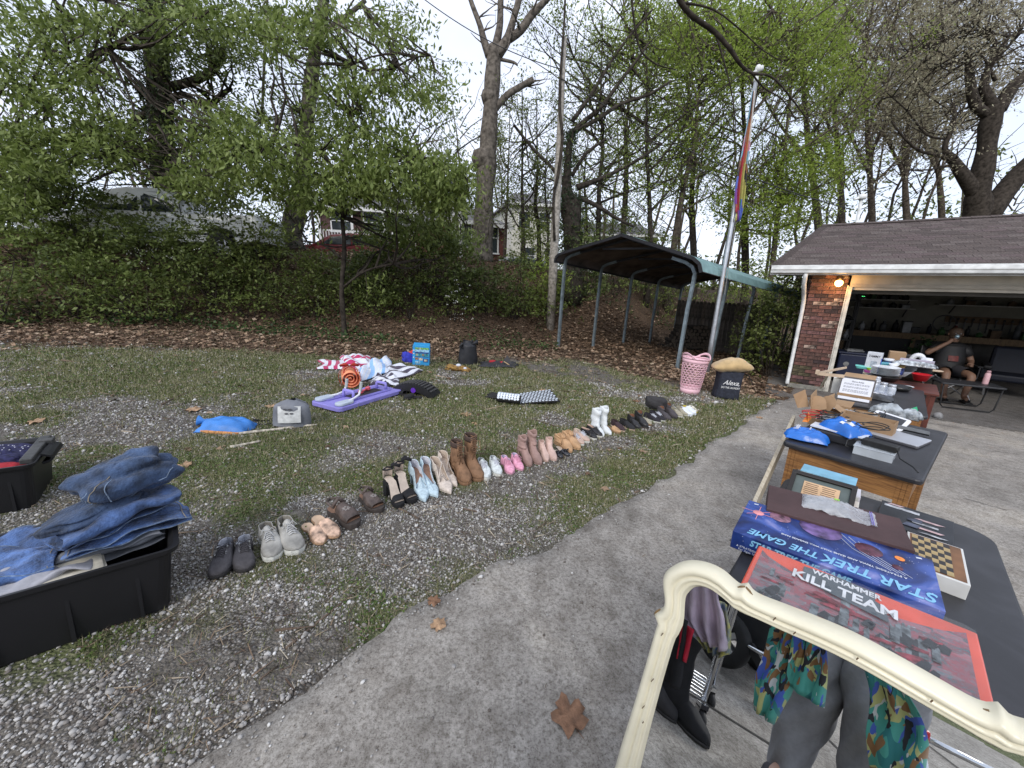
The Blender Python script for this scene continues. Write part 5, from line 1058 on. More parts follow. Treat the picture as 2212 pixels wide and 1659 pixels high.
# the toes point towards the camera side (down-right in the picture); rz turns +y (toe) there
def face(px0,py0,px1,py1):
 a,b=gp(px0,py0),gp(px1,py1);return math.atan2(b.y-a.y,b.x-a.x)-PI/2,(a+b)/2,(b-a).length
def place_shoe(o,hx,hy,tx,ty,L_,dz=0.):
 rz,m,l=face(hx,hy,tx,ty);nrm=gnormal(m.x,m.y);x=Vector((math.cos(rz),math.sin(rz),0));x=(x-nrm*x.dot(nrm)).normalized();y=nrm.cross(x)
 o.location=(m.x,m.y,m.z+.005+dz);o.rotation_euler=Matrix((x,y,nrm)).transposed().to_euler();k=max(.9,min(1.3,1.1*l/L_));o.scale=(k,k,k)
SH_=[]
for i,(h,t_) in enumerate((((492,1192),(470,1246)),((530,1182),(532,1236)))):
 o,b,Yf=shoe('lace_up_shoe',('charcoal canvas lace-up shoe with white lining, first at the near left end of the row','charcoal canvas lace-up shoe with white lining, second from the near left end')[i],.26,.105,.9,sole=.02,solem=rubk,upm=canv,lining=whf,h=.062,vamp=.066,openf=(.07,.42),back=.058,laces=canv,eyelets=metal_e,mirror=(-1,1)[i]);place_shoe(o,*h,*t_,.26)
for i,(h,t_) in enumerate((((574,1160),(590,1213)),((613,1148),(644,1198)))):
 o,b,Yf=shoe('sneaker',('worn light grey suede sneaker with thick white sole, left of its pair','worn light grey suede sneaker with thick white sole, right of its pair')[i],.27,.105,.9,sole=.030,solem=offw,upm=suede_g,lining=fab('lining_grey',(.33,.31,.27)),h=.060,vamp=.064,openf=(.07,.45),back=.062,laces=fab('lace_grey',(.5,.5,.49)),tongue=suede_g,mirror=(-1,1)[i]);place_shoe(o,*h,*t_,.27)
for i,(h,t_) in enumerate((((660,1138),(696,1177)),((682,1123),(728,1163)))):
 o,b,Yf=shoe('mule',('flat tan snakeskin mule, left of its pair','flat tan snakeskin mule overlapping behind the left one')[i],.25,.092,.4,sole=.012,solem=mat('sole_tan',(.40,.25,.15),.6),upm=snake,h=.04,vamp=.046,openf=(0,.52),open_back=True,insole=mat('insole_tan',(.62,.44,.30),.6,.15,14),mirror=(-1,1)[i]);place_shoe(o,*h,*t_,.25,.002*i)
petal=mat('flower_stitch',(.45,.42,.40),.6,.1)
for i,(h,t_) in enumerate((((716,1108),(768,1142)),((783,1078),(822,1108)))):
 o,b,Yf=shoe('platform_sandal',('chunky brown leather sandal with flower cut-out, nearer of its pair','chunky brown leather sandal with flower cut-out, farther of its pair')[i],.26,.102,.9,sole=.034,solem=mat('sole_darkbrown',(.055,.045,.04),.7),upm=bleather,h=.055,vamp=.062,openf=(0,.36),open_back=True,open_toe=True,insole=ins_br,mirror=(-1,1)[i]);place_shoe(o,*h,*t_,.26)
 fl2=MB();c=Vector((0,Yf(.62),.034+.062*.80+.006))
 for a in range(7):
  an=a*2*PI/7;c_,s_=math.cos(an),math.sin(an);e=Vector((c_,s_*.95,-.12*abs(c_)));q0=c+e*.008;q1=c+e*.024;sd_=Vector((-s_,c_,0))*.0045;fl2.tube([q0,(q0+q1)/2+sd_,q1,(q0+q1)/2-sd_,q0],.0011,4)
 fl2.build('flower_cutout',petal,o);st_=MB()
 for s in (-1,1): st_.tube([(s*.034,Yf(.36),.075),(s*.040,Yf(.22),.090),(s*.034,Yf(.08),.085),(0,Yf(.0),.082)],[.006,.007,.007,.007],6)
 st_.tube([(-.036,Yf(.33),.08),(0,Yf(.31),.118),(.036,Yf(.33),.08)],[.012,.012,.012],6);st_.build('ankle_strap',bleather,o,True)
for i,(h,t_) in enumerate((((838,1072),(862,1096)),((862,1062),(892,1085)))):
 o,b,Yf=shoe('platform_heel',('black velvet platform high heel with ankle bow, nearer of its pair','black velvet platform high heel with ankle bow, farther of its pair')[i],.225,.085,.9,heel=.105,sole=.010,plat=.022,solem=bblack,upm=bblack,h=.035,vamp=.04,openf=(0,.70),open_back=True,open_toe=True,insole=ins_b,heelw=(.026,.023),mirror=(-1,1)[i]);place_shoe(o,*h,*t_,.19)
 hb=MB();zz=b(.05);hb.grid(lambda u_,v_: (.034*math.cos(PI*(1+u_)),Yf(.10)+.034*math.sin(PI*(1+u_))*1.0,zz+.07*v_+.0),11,4);hb.build('heel_counter',ins_b,o,True,fix=False,solid=.003)
 bw=MB();bw.tube([(-.036,Yf(.1),zz+.07),(0,Yf(.02),zz+.075),(.036,Yf(.1),zz+.07),(.02,Yf(.22),zz+.075),(-.02,Yf(.22),zz+.075),(-.036,Yf(.1),zz+.07)],.006,6)
 for s in (-1,1): bw.tube([(-.03,Yf(.05),zz+.072),(-.05,Yf(.0)+s*.02,zz+.078+.012*s),(-.085,Yf(.0)+s*.035,zz+.072)],[.005,.013,.011],6)
 bw.build('ankle_bow',bblack,o,True)
def pump(label,m,lin_,h,t_,mir,hh_=.085,L_=.235,toe=.1,ins_=None,hw=(.020,.006),nm='pump'):
 o,b,Yf=shoe(nm,label,L_,.082,toe,heel=hh_,sole=.006,solem=m,upm=m,lining=lin_,h=.030,vamp=.034,openf=(.04,.66),back=.052,insole=ins_ or lin_,heelw=hw,mirror=mir);place_shoe(o,*h,*t_,.2);return o,b,Yf
pump('pale blue suede stiletto pump, nearer of its pair',ltb,whf,(890,1046),(916,1083),-1,ins_=ins_br);pump('pale blue suede stiletto pump, farther of its pair',ltb,whf,(912,1036),(945,1076),1,ins_=ins_br)
for i,(h,t_) in enumerate((((934,1034),(970,1066)),((948,1016),(988,1054)))):
 o,b,Yf=pump(('cream suede pump with cut-out vamp, nearer of its pair','cream suede pump with cut-out vamp, farther of its pair')[i],crm,ins_b,h,t_,(-1,1)[i],.075)
 sw=MB();sw.tube([(-.030,Yf(.30),b(.3)+.045),(.0,Yf(.45),b(.45)+.046),(.030,Yf(.62),b(.62)+.022),(.0,Yf(.52),b(.5)+.040),(-.03,Yf(.60),b(.6)+.022)],.003,5);sw.build('crossed_strap',crm,o,True)
for i,(h,t_) in enumerate((((978,1020),(1008,1048)),((1008,1010),(1036,1040)))):
 o,b,Yf=shoe('lace_up_boot',('tan nubuck lace-up heeled boot with dark collar, nearer of its pair','tan nubuck lace-up heeled boot with dark collar, farther of its pair')[i],.25,.098,.9,heel=.06,sole=.012,plat=.012,solem=tanb,upm=tanb,lining=dkcol,h=.07,vamp=.085,openf=(.03,.40),back=.09,shaft=(.165,.040,.047,tanb,0),laces=tanb,heelw=(.032,.030),mirror=(-1,1)[i]);place_shoe(o,*h,*t_,.235)
 cl=MB();zc=b(.2)+.165;cl.grid(lambda u_,v_: (.0415*math.cos(2*PI*u_),Yf(.22)+.056*math.sin(2*PI*u_),zc-.032+.036*v_),21,4);cl.build('collar',dkcol,o,True,fix=False,solid=.005)
for i,(h,t_) in enumerate((((1036,1012),(1050,1038)),((1062,1006),(1078,1030)))):
 o,b,Yf=shoe('running_shoe',('white mesh running shoe with gum toe, nearer of its pair','white mesh running shoe with gum toe, farther of its pair')[i],.25,.095,.6,sole=.026,solem=offw,upm=wmesh,lining=fab('lining_grey2',(.45,.48,.5)),h=.06,vamp=.066,openf=(.07,.44),back=.065,laces=whf,tongue=wmesh,mirror=(-1,1)[i]);place_shoe(o,*h,*t_,.235)
for i,(h,t_) in enumerate((((1086,1002),(1103,1026)),((1108,996),(1126,1018)))):
 o,b,Yf=shoe('running_shoe',('pink knit sports shoe with ribbed toe, nearer of its pair','pink knit sports shoe with ribbed toe, farther of its pair')[i],.235,.088,.6,sole=.014,solem=fab('rubber_pink',(.55,.30,.38)),upm=pinkm,lining=fab('lining_lilac',(.55,.5,.66)),h=.055,vamp=.058,openf=(.07,.44),back=.062,laces=pinkm,tongue=pinkm,mirror=(-1,1)[i]);place_shoe(o,*h,*t_,.225)
for i,(h,t_) in enumerate((((1120,988),(1144,1008)),((1140,982),(1166,1004)))):
 o,b,Yf=shoe('ankle_boot',('mauve suede stiletto ankle boot, nearer of its pair','mauve suede stiletto ankle boot, farther of its pair')[i],.235,.085,.4,heel=.085,sole=.008,solem=mauve,upm=mauve,h=.065,vamp=.095,openf=(.03,.36),back=.08,shaft=(.125,.040,.043,mauve,.8),heelw=(.018,.008),mirror=(-1,1)[i]);place_shoe(o,*h,*t_,.22)
for i,(h,t_) in enumerate((((1164,980),(1180,998)),((1180,976),(1198,996)))):
 o,b,Yf=shoe('ankle_boot',('blush pink suede ankle boot, nearer of its pair','blush pink suede ankle boot, farther of its pair')[i],.235,.085,.35,heel=.035,sole=.008,solem=blush,upm=blush,h=.06,vamp=.085,openf=(.03,.36),back=.08,shaft=(.105,.038,.036,blush,0),heelw=(.024,.022),mirror=(-1,1)[i]);place_shoe(o,*h,*t_,.22)
for i,(h,t_) in enumerate((((1188,972),(1212,990)),((1204,968),(1228,986)))):
 o,b,Yf=shoe('flat_sandal',('shiny black pointed flat sandal with small bow, nearer of its pair','shiny black pointed flat sandal with small bow, farther of its pair')[i],.24,.08,.4,sole=.010,solem=rubk,upm=bpat,h=.03,vamp=.034,openf=(0,.62),open_back=True,insole=ins_b,mirror=(-1,1)[i]);place_shoe(o,*h,*t_,.24);bw=MB();[bw.tube([(0,Yf(.72),.045),(s*.022,Yf(.72)+.004,.052),(s*.026,Yf(.72)-.004,.040),(0,Yf(.72),.045)],[.003,.008,.008,.003],6) for s in (-1,1)];bw.build('bow',bpat,o,True)
for i,(h,t_) in enumerate((((1200,958),(1232,978)),((1216,952),(1250,972)))):
 o,b,Yf=shoe('ankle_boot',('camel suede flat bootie with tassel laces, nearer of its pair','camel suede flat bootie with tassel laces, farther of its pair')[i],.25,.09,.5,sole=.012,solem=camel,upm=camel,lining=camel,h=.06,vamp=.08,openf=(.03,.38),back=.075,shaft=(.085,.042,.046,camel,.8),laces=camel,mirror=(-1,1)[i]);place_shoe(o,*h,*t_,.24)
for i,(h,t_) in enumerate((((1226,948),(1258,964)),((1240,942),(1270,958)))):
 o,b,Yf=shoe('oxford_shoe',('nude pink brogue with white sole and white lace bow, nearer of its pair','nude pink brogue with white sole and white lace bow, farther of its pair')[i],.25,.09,.5,sole=.024,solem=offw,upm=nude,lining=ins_b,h=.05,vamp=.055,openf=(.05,.48),back=.06,laces=whf,mirror=(-1,1)[i]);place_shoe(o,*h,*t_,.24)
for i,(h,t_) in enumerate((((1256,938),(1285,951)),((1268,932),(1298,946)))):
 o,b,Yf=shoe('oxford_shoe',('black leather brogue with white sole, nearer of its pair','black leather brogue with white sole, farther of its pair')[i],.25,.09,.5,sole=.024,solem=offw,upm=blea,lining=nude,h=.05,vamp=.058,openf=(.05,.48),back=.06,laces=blea,mirror=(-1,1)[i]);place_shoe(o,*h,*t_,.24)
for i,(h,t_) in enumerate((((1278,930),(1302,944)),((1294,926),(1318,940)))):
 o,b,Yf=shoe('tall_boot',('white leather mid-calf boot, nearer of its pair','white leather mid-calf boot, farther of its pair')[i],.25,.085,.35,heel=.03,sole=.008,solem=whleather,upm=whleather,h=.06,vamp=.08,openf=(.03,.36),back=.08,shaft=(.25,.046,.058,whleather,1.2),heelw=(.024,.022),mirror=(-1,1)[i]);place_shoe(o,*h,*t_,.24)
far_specs=[
 ('sandal','tan strappy wedge sandal right of the white boots','w',camel,gumr,(1312,926),(1334,936),0),('running_shoe','dark running shoe with red and white side right of the white boots','s',fab('mesh_dark_red',(.05,.03,.035)),nude,(1322,920),(1346,934),0),
 ('running_shoe','black running shoe with pale sole tip in the far part of the row','s',fab('mesh_black',(.02,.02,.022)),nude,(1340,918),(1368,932),0),('ankle_boot','black leather ankle boot with brown lining, nearer of its pair','b',blea,rubk,(1356,916),(1380,929),.11),('ankle_boot','black leather ankle boot with brown lining, farther of its pair','b',blea,rubk,(1372,912),(1396,926),.12),
 ('sandal','khaki strappy sandal behind the black ankle boots','w',khaki,gumr,(1384,908),(1404,920),0),('sneaker','black sneaker with white laces and sole, nearer of its pair','l',fab('canvas_black',(.022,.02,.026)),offw,(1392,904),(1424,915),0),('sneaker','black sneaker with white laces and sole, farther of its pair','l',MATS['canvas_black'],offw,(1404,900),(1434,912),0),
 ('ankle_boot','slate suede ankle boot under the floppy black leather, nearer','b',greys,rubk,(1420,899),(1446,910),.12),('ankle_boot','slate suede ankle boot under the floppy black leather, farther','b',greys,rubk,(1434,894),(1460,906),.12),
 ('loafer','khaki canvas slip-on shoe, nearer of its pair','s',khaki,offw,(1450,892),(1472,903),0),('loafer','khaki canvas slip-on shoe, farther of its pair','s',khaki,offw,(1462,889),(1482,900),0),('slide_sandal','white slide sandal, nearer of its pair','w',slidew,slidew,(1460,886),(1492,901),0),('slide_sandal','white slide sandal, farther of its pair','w',slidew,slidew,(1468,883),(1500,898),0),
 ('flip_flop','yellow flip-flop with a leopard strap at the far end of the row','w',mat('leopard_strap',(.55,.52,.42),.6,.8,60),mat('rubber_yellow',(.62,.48,.05),.6),(1478,881),(1502,893),0)]
for nm,lab,k,um_,so,h,t_,sh in far_specs:
 kw=dict(w=dict(openf=(0,.58),open_back=True,vamp=.05,insole=so),s=dict(openf=(.06,.46),vamp=.06,back=.06),l=dict(openf=(.06,.46),vamp=.06,back=.06,laces=whf),b=dict(openf=(.03,.36),vamp=.085,back=.08,shaft=(sh or .1,.042,.048,um_,.5),lining=mat('lining_rust',(.20,.09,.05),.8)))[k]
 o,b,Yf=shoe(nm,lab,.255,.095,.6,sole=.022,solem=so,upm=um_,h=.05,**kw);place_shoe(o,*h,*t_,.24)
# ================================================================== THINGS LAID OUT ON THE YARD
def gthing(name,label,cat,A,B=None,group=None,yaw=None,dz=0.):
 """root on the ground; A = pixel of local origin; B = pixel its +x axis points to"""
 a=gp(*A);rz=yaw if B is None else math.atan2(gp(*B).y-a.y,gp(*B).x-a.x)
 o=thing(name,label,cat,(a.x,a.y,a.z+dz),rz or 0.,group,slope=True);L_=(gp(*B)-a).length if B else 1.
 return o,L_
def wr(x,y,s=0.,f=9.): return math.sin(x*f+s)*math.cos(y*f*1.3+s*2)+.6*math.sin((x+y)*f*2.1+s)+.4*math.sin((x-y)*f*3.7+s*3)
# ---- black totes
tote_m=mat('tote_black',(.014,.014,.016),.42,.1,3,.05,90,spec=.45)
def tote(label,A,B,L_,W,Hh,group='black storage totes of clothes'):
 o,l=gthing('storage_tote',label,'tote',A,B,group);mb=MB();ta=.93
 def rr(L0,W0,r=.04,n=5): 
  pts=[]
  for (cx,cy,a0) in ((L0/2-r,W0/2-r,0),(-L0/2+r,W0/2-r,90),(-L0/2+r,-W0/2+r,180),(L0/2-r,-W0/2+r,270)):
   for i in range(n): a=math.radians(a0+90*i/(n-1));pts.append((cx+r*math.cos(a),cy+r*math.sin(a)))
  return pts
 rings=[(rr(L_*ta,W*ta),0),(rr(L_*.985,W*.985),Hh*.88),(rr(L_*1.0,W*1.0),Hh*.885),(rr(L_*1.005,W*1.005),Hh*.92),(rr(L_*1.03,W*1.04),Hh*.925),(rr(L_*1.04,W*1.05),Hh),(rr(L_*1.0,W*1.0),Hh),(rr(L_*.97,W*.965),Hh*.93),(rr(L_*.96,W*.95),Hh*.87),(rr(L_*.91,W*.91),.006)]
 n=20;vs=[(x,y,z) for r_,z in rings for x,y in r_];mb.add(vs,[(i*n+j,i*n+(j+1) % n,(i+1)*n+(j+1) % n,(i+1)*n+j) for i in range(len(rings)-1) for j in range(n)]+[tuple(range(n)),tuple(range(9*n,10*n))])
 b=mb.build('tub',tote_m,o,bevel=.003);rbm=None
 for i in range(-2,3):
  for s in (-1,1):
   rb_=MB();x=i*L_*.19;rb_.box((x,s*W*.478,Hh*.44),(.012,.012,Hh*.84),(s*.036*1.1,0,0));rb_.build('rib',tote_m,o)
 return o,rr
mid=lambda p,q: ((p[0]+q[0])/2,(p[1]+q[1])/2)
# big tote: right front bottom corner seen at (370,1312); it runs towards the lower left
q1=gp(370,1312);q0=gp(0,1445);u_=Vector((q1.x-q0.x,q1.y-q0.y,0)).normalized();v_=Vector((-u_.y,u_.x,0));TL,TW,TH_=.98,.46,.285
ctr=q1-u_*TL*.5*.93+v_*TW*.5*.93
T1=thing('storage_tote','large open black tote heaped with blue jeans at the left edge','tote',(ctr.x,ctr.y,Hf(ctr.x,ctr.y)+.005),math.atan2(u_.y,u_.x),'black storage totes of clothes',slope=True)
tmp,rr_=tote('tmp',(600,1200),(700,1200),TL,TW,TH_)
for ch in list(tmp.children): ch.parent=T1
bpy.data.objects.remove(tmp)
q1=gp(75,1098);q0=gp(-100,1130);u2=Vector((q1.x-q0.x,q1.y-q0.y,0)).normalized();v2=Vector((-u2.y,u2.x,0));T2L,T2W,T2H=.75,.46,.27
c2=q1-u2*T2L*.5*.93+v2*T2W*.5*.93
T2=thing('storage_tote','black tote with grab handle holding navy dotted cloth, cut off at left','tote',(c2.x,c2.y,Hf(c2.x,c2.y)+.005),math.atan2(u2.y,u2.x),'black storage totes of clothes',slope=True)
tmp,rr_=tote('tmp',(600,1200),(700,1200),T2L,T2W,T2H)
for ch in list(tmp.children): ch.parent=T2
bpy.data.objects.remove(tmp)
mb=MB();mb.grid(lambda u,v: (T2L*.50+.05*math.sin(PI*v)*.8+.01,(u-.5)*.22,T2H*(.99-.16*v)),7,7);mb.build('handle',tote_m,T2,fix=False,solid=.012)
mb=MB();mb.box((T2L*.47,0,T2H*1.02),(.05,.40,.03));mb.box((T2L*.50,.10,T2H*1.05),(.06,.05,.03));mb.build('rim_latch',mat('tote_grey',(.06,.06,.058),.5,.2,20),T2,bevel=.006)
# ---- denim
def denim(n,c): return mat(n,c,.85,.38,14,.9,75,sheen=.15)
D1=denim('denim_dark',(.035,.062,.125));D2=denim('denim_mid',(.062,.12,.28));D3=denim('denim_bright',(.085,.17,.40));stitch=mat('stitch_gold',(.30,.26,.20),.8)
def folded(name,label,cat,L_,W,lay,th,m,loc,rot,parent_rz=None,wob=.012,seam=True,group=None,curl=0.,seed=0):
 """one garment folded in a serpentine; x across, y fold direction"""
 root=thing(name,label,cat,loc,0,group);root.rotation_euler=rot;pts=[]
 for k in range(lay):
  z=k*th+th*.5;ys_=[(-W/2+W*i/9) for i in range(10)];ys_=ys_ if k % 2==0 else ys_[::-1]
  sh=.018*math.sin(k*2.3+seed);pts+=[(y+sh,z) for y in ys_]
  if k<lay-1:
   s=1 if k % 2==0 else-1
   for a in (-50,-15,20,55): pts.append((s*(W/2)+s*th*.62*math.cos(math.radians(a))+sh,z+th*.5+th*.5*math.sin(math.radians(a))))
 n=len(pts);nx_=22;mb=MB();vs=[]
 for i in range(nx_):
  x=-L_/2+L_*i/(nx_-1)
  for j,(y,z) in enumerate(pts):
   d_=wr(x+seed,y,seed+z*20,13)*wob;e=max(0,abs(x)/(L_/2)-.8)*.05
   vs.append((x+.012*math.sin(z*60+seed)+.01*math.sin(y*20+seed),y+d_*.5+.008*math.sin(x*14+z*30),z+d_*(.6+z*6)*.9-e*.4*(z>th)+curl*x*x+.012*math.sin(x*11+seed)*(z/th/lay)))
 mb.add(vs,[(i*n+j,i*n+j+1,(i+1)*n+j+1,(i+1)*n+j) for i in range(nx_-1) for j in range(n-1)]);mb.build('cloth',m,root,True,fix=False,solid=.005,sub=1)
 hm_=MB()
 if seam:
  for k in range(lay):
   jj=[14*k,14*k+9]
   for j in jj: j=min(n-1,j);hm_.tube([Vector(vs[i*n+j])+Vector((0,-.003 if vs[i*n+j][1]<0 else .003,.002)) for i in range(nx_)],.0017,4)
  hm_.build('hem',mat('denim_hem',(.22,.29,.40),.85,.3,60),root)
  for xx in (-.48,.46):
   sm=MB();i=1 if xx<0 else nx_-2;sm.tube([Vector(vs[i*n+j])+Vector((0,0,.003)) for j in range(n-10,n)],.0016,4);sm.build('seam',stitch,root)
 return root
R1=math.atan2(u_.y,u_.x);zb=T1.location.z
def tl(s,t,z): return (ctr.x+u_.x*s+v_.x*t,ctr.y+u_.y*s+v_.y*t,zb+z)
def pile(k_,off,rotz,tx=0.,ty=0.): return (tx,ty,R1+rotz)
# contents seen at the left half
folded('jeans','bright blue folded jeans with belt loop lying flat in the near end of the tote','jeans',.36,.26,3,.028,D3,tl(-.00,-.02,.205),(0,.05,R1+.12),group='jeans in the big tote',seed=1,wob=.014)
folded('jeans','bright blue jeans lying behind at the far side of the tote','jeans',.40,.22,3,.028,D2,tl(-.06,.09,.205),(0,-.02,R1+.22),group='jeans in the big tote',seed=4,wob=.016)
folded('shirt','pale grey cloth squeezed under the bright blue jeans','cloth',.34,.15,3,.02,fab('jersey_grey',(.36,.36,.39),20),tl(.10,-.12,.21),(0,0,R1+.15),seam=False,seed=2,wob=.02)
folded('shirt','small cream cloth at the near rim of the tote','cloth',.16,.12,2,.02,fab('jersey_cream',(.60,.56,.46),20),tl(.23,-.155,.225),(0,0,R1),seam=False,seed=3)
folded('shorts','grey cloth under the pile at the back right of the tote','cloth',.30,.26,3,.026,fab('jersey_greyblue',(.20,.21,.23),20),tl(.33,.02,.20),(0,0,R1),seam=False,seed=6)
# the tall pile at the right end
folded('jeans','blue jeans at the bottom of the tall pile, hanging over the tote rim','jeans',.38,.27,2,.026,D3,tl(.37,-.02,.27),(-.06,.05,R1+.22),group='jeans in the big tote',seed=7,wob=.014,curl=-.3)
folded('jeans','dark blue jeans with pale turned hems in the middle of the tall pile','jeans',.36,.25,3,.026,D2,tl(.35,.0,.315),(-.14,-.12,R1+.38),group='jeans in the big tote',seed=9,wob=.016)
def bundle(label,m,loc,rot,a,b,c,seed,cat='jeans',name='jeans',group='jeans in the big tote',sub=1,amp=.10,fine=.02):
 root=thing(name,label,cat,loc,0,group);root.rotation_euler=rot;mb=MB();nu_,nv_=56,30;vs=[]
 for j in range(nv_):
  for i in range(nu_):
   th_,ph=2*PI*i/nu_,-PI/2+PI*j/(nv_-1);cx_,cy,cz=math.cos(ph)*math.cos(th_),math.cos(ph)*math.sin(th_),math.sin(ph);sg=lambda q,e: math.copysign(abs(q)**e,q)
   x,y,z=a*sg(cx_,.7),b*sg(cy,.7),c*sg(cz,.8);f=1+amp*math.sin(3*x/a+2.2*z/c+seed)+amp*.6*math.sin(5*y/b+4*x/a+seed*2)-amp*1.3*(1-abs(math.sin(2.6*(z/c+.5*x/a)+seed)))**4-amp*.9*(1-abs(math.sin(4.3*x/a-2*z/c+1.5*y/b+seed*2)))**5+fine*math.sin(14*x/a+9*z/c+seed)
   vs.append((x*f,y*f,z*f+.10*c*math.sin(3*x/a)))
 mb.add(vs,[(j*nu_+i,j*nu_+(i+1) % nu_,(j+1)*nu_+(i+1) % nu_,(j+1)*nu_+i) for j in range(nv_-1) for i in range(nu_)]);mb.build('cloth',m,root,True,fix=False,sub=sub);return root
t_=bundle('dark blue rolled jeans crowning the tall pile on the tote',denim('denim_deep',(.040,.072,.145)),tl(.40,.03,.49),(.1,-.24,R1+.34),.175,.11,.085,1.3,amp=.19,fine=.04)
vv=t_.children[0].data.vertices
for k_,(j0,j1,i0,di) in enumerate(((5,26,33,.25),(5,24,38,.1),(8,22,29,.5))):
 sm=MB();sm.tube([vv[min(29,j)*56+int(i0+di*(j-j0)) % 56].co*1.006 for j in range(j0,j1)],.0018,4);sm.build('seam',MATS['denim_hem'] if k_ else stitch,t_)
pk3=MB();pk3.tube([vv[(12+int(3*math.sin(i*.6)))*56+(34+i) % 56].co*1.006 for i in range(14)],.0018,4);pk3.build('pocket_stitch',MATS['denim_hem'],t_)
t_=bundle('dark blue trouser leg rolled under the crowning bundle',D1,tl(.32,-.02,.415),(0,-.22,R1+.42),.175,.085,.038,2.7,amp=.17,fine=.04)
navy=mat('cloth_navy_dots',(.03,.03,.09),.85,.3,60);
def l2(s,t,z): return (c2.x+u2.x*s+v2.x*t,c2.y+u2.y*s+v2.y*t,T2.location.z+z)
R2=math.atan2(u2.y,u2.x);t_=bundle('navy cloth with small white dots in the left tote',navy,l2(.10,.06,.21),(0,0,R2),.25,.15,.065,.4,'cloth','shirt',None)
dm=MB()
for i in range(70): a,r=random.uniform(0,2*PI),random.random()**.5*.9;x,y=.25*r*math.cos(a),.15*r*math.sin(a);dm.box((x,y,.066*(1-r*r)**.5+.008),(.005,.005,.003))
q=dm.build('dots',mat('dot_white',(.6,.6,.7),.8),t_);q['kind']='stuff'
bundle('red cloth under the navy dotted one in the left tote',fab('cloth_red',(.36,.02,.03),30),l2(.12,-.12,.17),(0,0,R2),.24,.10,.06,1.9,'cloth','shirt',None)
# ---- bags, sticks
def pouch(mb,L_,W,Hh,seed=0.,n=26,m_=18,flat=.0):
 def f(u,v):
  x=(u-.5);y=(v-.5);e=max(0,1-(2*abs(x))**2.4)**.5*max(0,1-(2*abs(y))**2.6)**.5;k=1+.06*math.sin(9*y+seed)*abs(x)*2
  return (x*L_*k,y*W*(1+.05*math.sin(8*x+seed)),Hh*e*(1+.12*wr(x,y,seed,6))+.006)
 mb.grid(f,n,m_);mb.grid(lambda u,v: (lambda q: (q[0],q[1],.003))(f(u,v)),n,m_)
blu=mat('nylon_blue',(.05,.22,.62),.45,.12,8,.2,30);o,_=gthing('drawstring_bag','bright blue nylon drawstring bag tied off at its left end','bag',(492,926),(548,928));mb=MB();pouch(mb,.42,.26,.095,1.2);mb.build('bag_body',blu,o,True,fix=False)
mb=MB();mb.lathe([(.01,-.02),(.028,0),(.018,.03),(.05,.07),(.045,.075),(.01,.05)],10);t_=mb.build('tied_end',blu,o,True);t_.matrix_local=tfm((-.20,.06,.04),(0,-1.4,.3))
mb=MB();mb.tube([(-.18,-.10,.012),(-.05,-.13,.01),(.10,-.14,.012),(.17,-.15,.02)],[.014,.018,.016,.008],8);mb.build('orange_underside',fab('cloth_orange',(.58,.27,.10)),o,True)
gry=mat('nylon_grey',(.19,.20,.225),.55,.15,9,.25,25);o,_=gthing('packed_bag','dark grey packed drawstring bag with a white printed label, standing beside the sticks','bag',(632,919),(668,918));mb=MB()
mb.grid(lambda u,v: ((.165-.03*v**2)*math.cos(2*PI*u)*(1-max(0,v-.72)**2*9),.085*math.sin(2*PI*u)*(1-max(0,v-.72)**2*9)*(1+.08*math.sin(7*v+4*u)),.012+.25*v+.006*math.sin(12*u)),29,14);mb.build('bag_body',gry,o,True,fix=False)
mb=MB();mb.grid(lambda u,v: (-.10+.19*u,-.092-.010*math.sin(PI*u)+.022*v*v,.06+.155*v),6,6);lb_=mb.build('label_sheet',mat('label_white',(.62,.63,.62),.5),o,True,fix=False)
mb=MB();[mb.lathe([(.001,0),(.010,0),(.010,.001)],10,(x,z,0),1.7,.8) for x,z in ((-.026,.04),(.014,.04),(-.016,.0),(.026,.0))];t_=mb.build('footprint_mark',mat('print_dark',(.09,.09,.1),.6),lb_);t_.matrix_local=Matrix.Translation((-.01,-.0985,.15)) @ Matrix.Rotation(PI/2,4,'X')
text('HOT TUB STEP MAT',.010,MATS['print_dark'],lb_,Matrix.Translation((-.008,-.100,.102)) @ Matrix.Rotation(PI/2,4,'X')) if False else None
bs=fab('strap_black',(.015,.015,.017),30);mb=MB()
for pts in ([(548,908),(575,912),(592,905),(598,886)],[(548,910),(565,920),(585,916),(600,922)],[(590,902),(602,893)]):
 P_=[gp(*q)+Vector((0,0,.008)) for q in pts];
 for a,b in zip(P_[:-1],P_[1:]): mb.bar(a,b,.03,.006)
tag(mb.build('strap',bs,None),'black webbing strap lying between the blue and the grey bags','strap')
wdw=mat('stick_pale',(.62,.56,.46),.8,.3,24,.5)
def stick(label,pts,r,m=None,group='fallen sticks'):
 P_=[gp(*q)+Vector((0,0,r*.8)) for q in pts];P_,R_=smooth_poly(P_,[r*(1-.35*i/len(P_)) for i in range(len(P_))]);mb=MB();mb.tube(P_,R_,8);t=mb.build('stick',m or wdw,None,True);return tag(t,label,'stick',group)
stick('long pale peeled stick in front of the grey packed bag',[(502,941),(560,934),(590,931),(640,924),(686,920)],.014);stick('short pale stick lying alone below the long one',[(497,968),(530,962),(563,955)],.012)
bk=mat('twig_brown',(.13,.095,.07),.9,.3,20,.5)
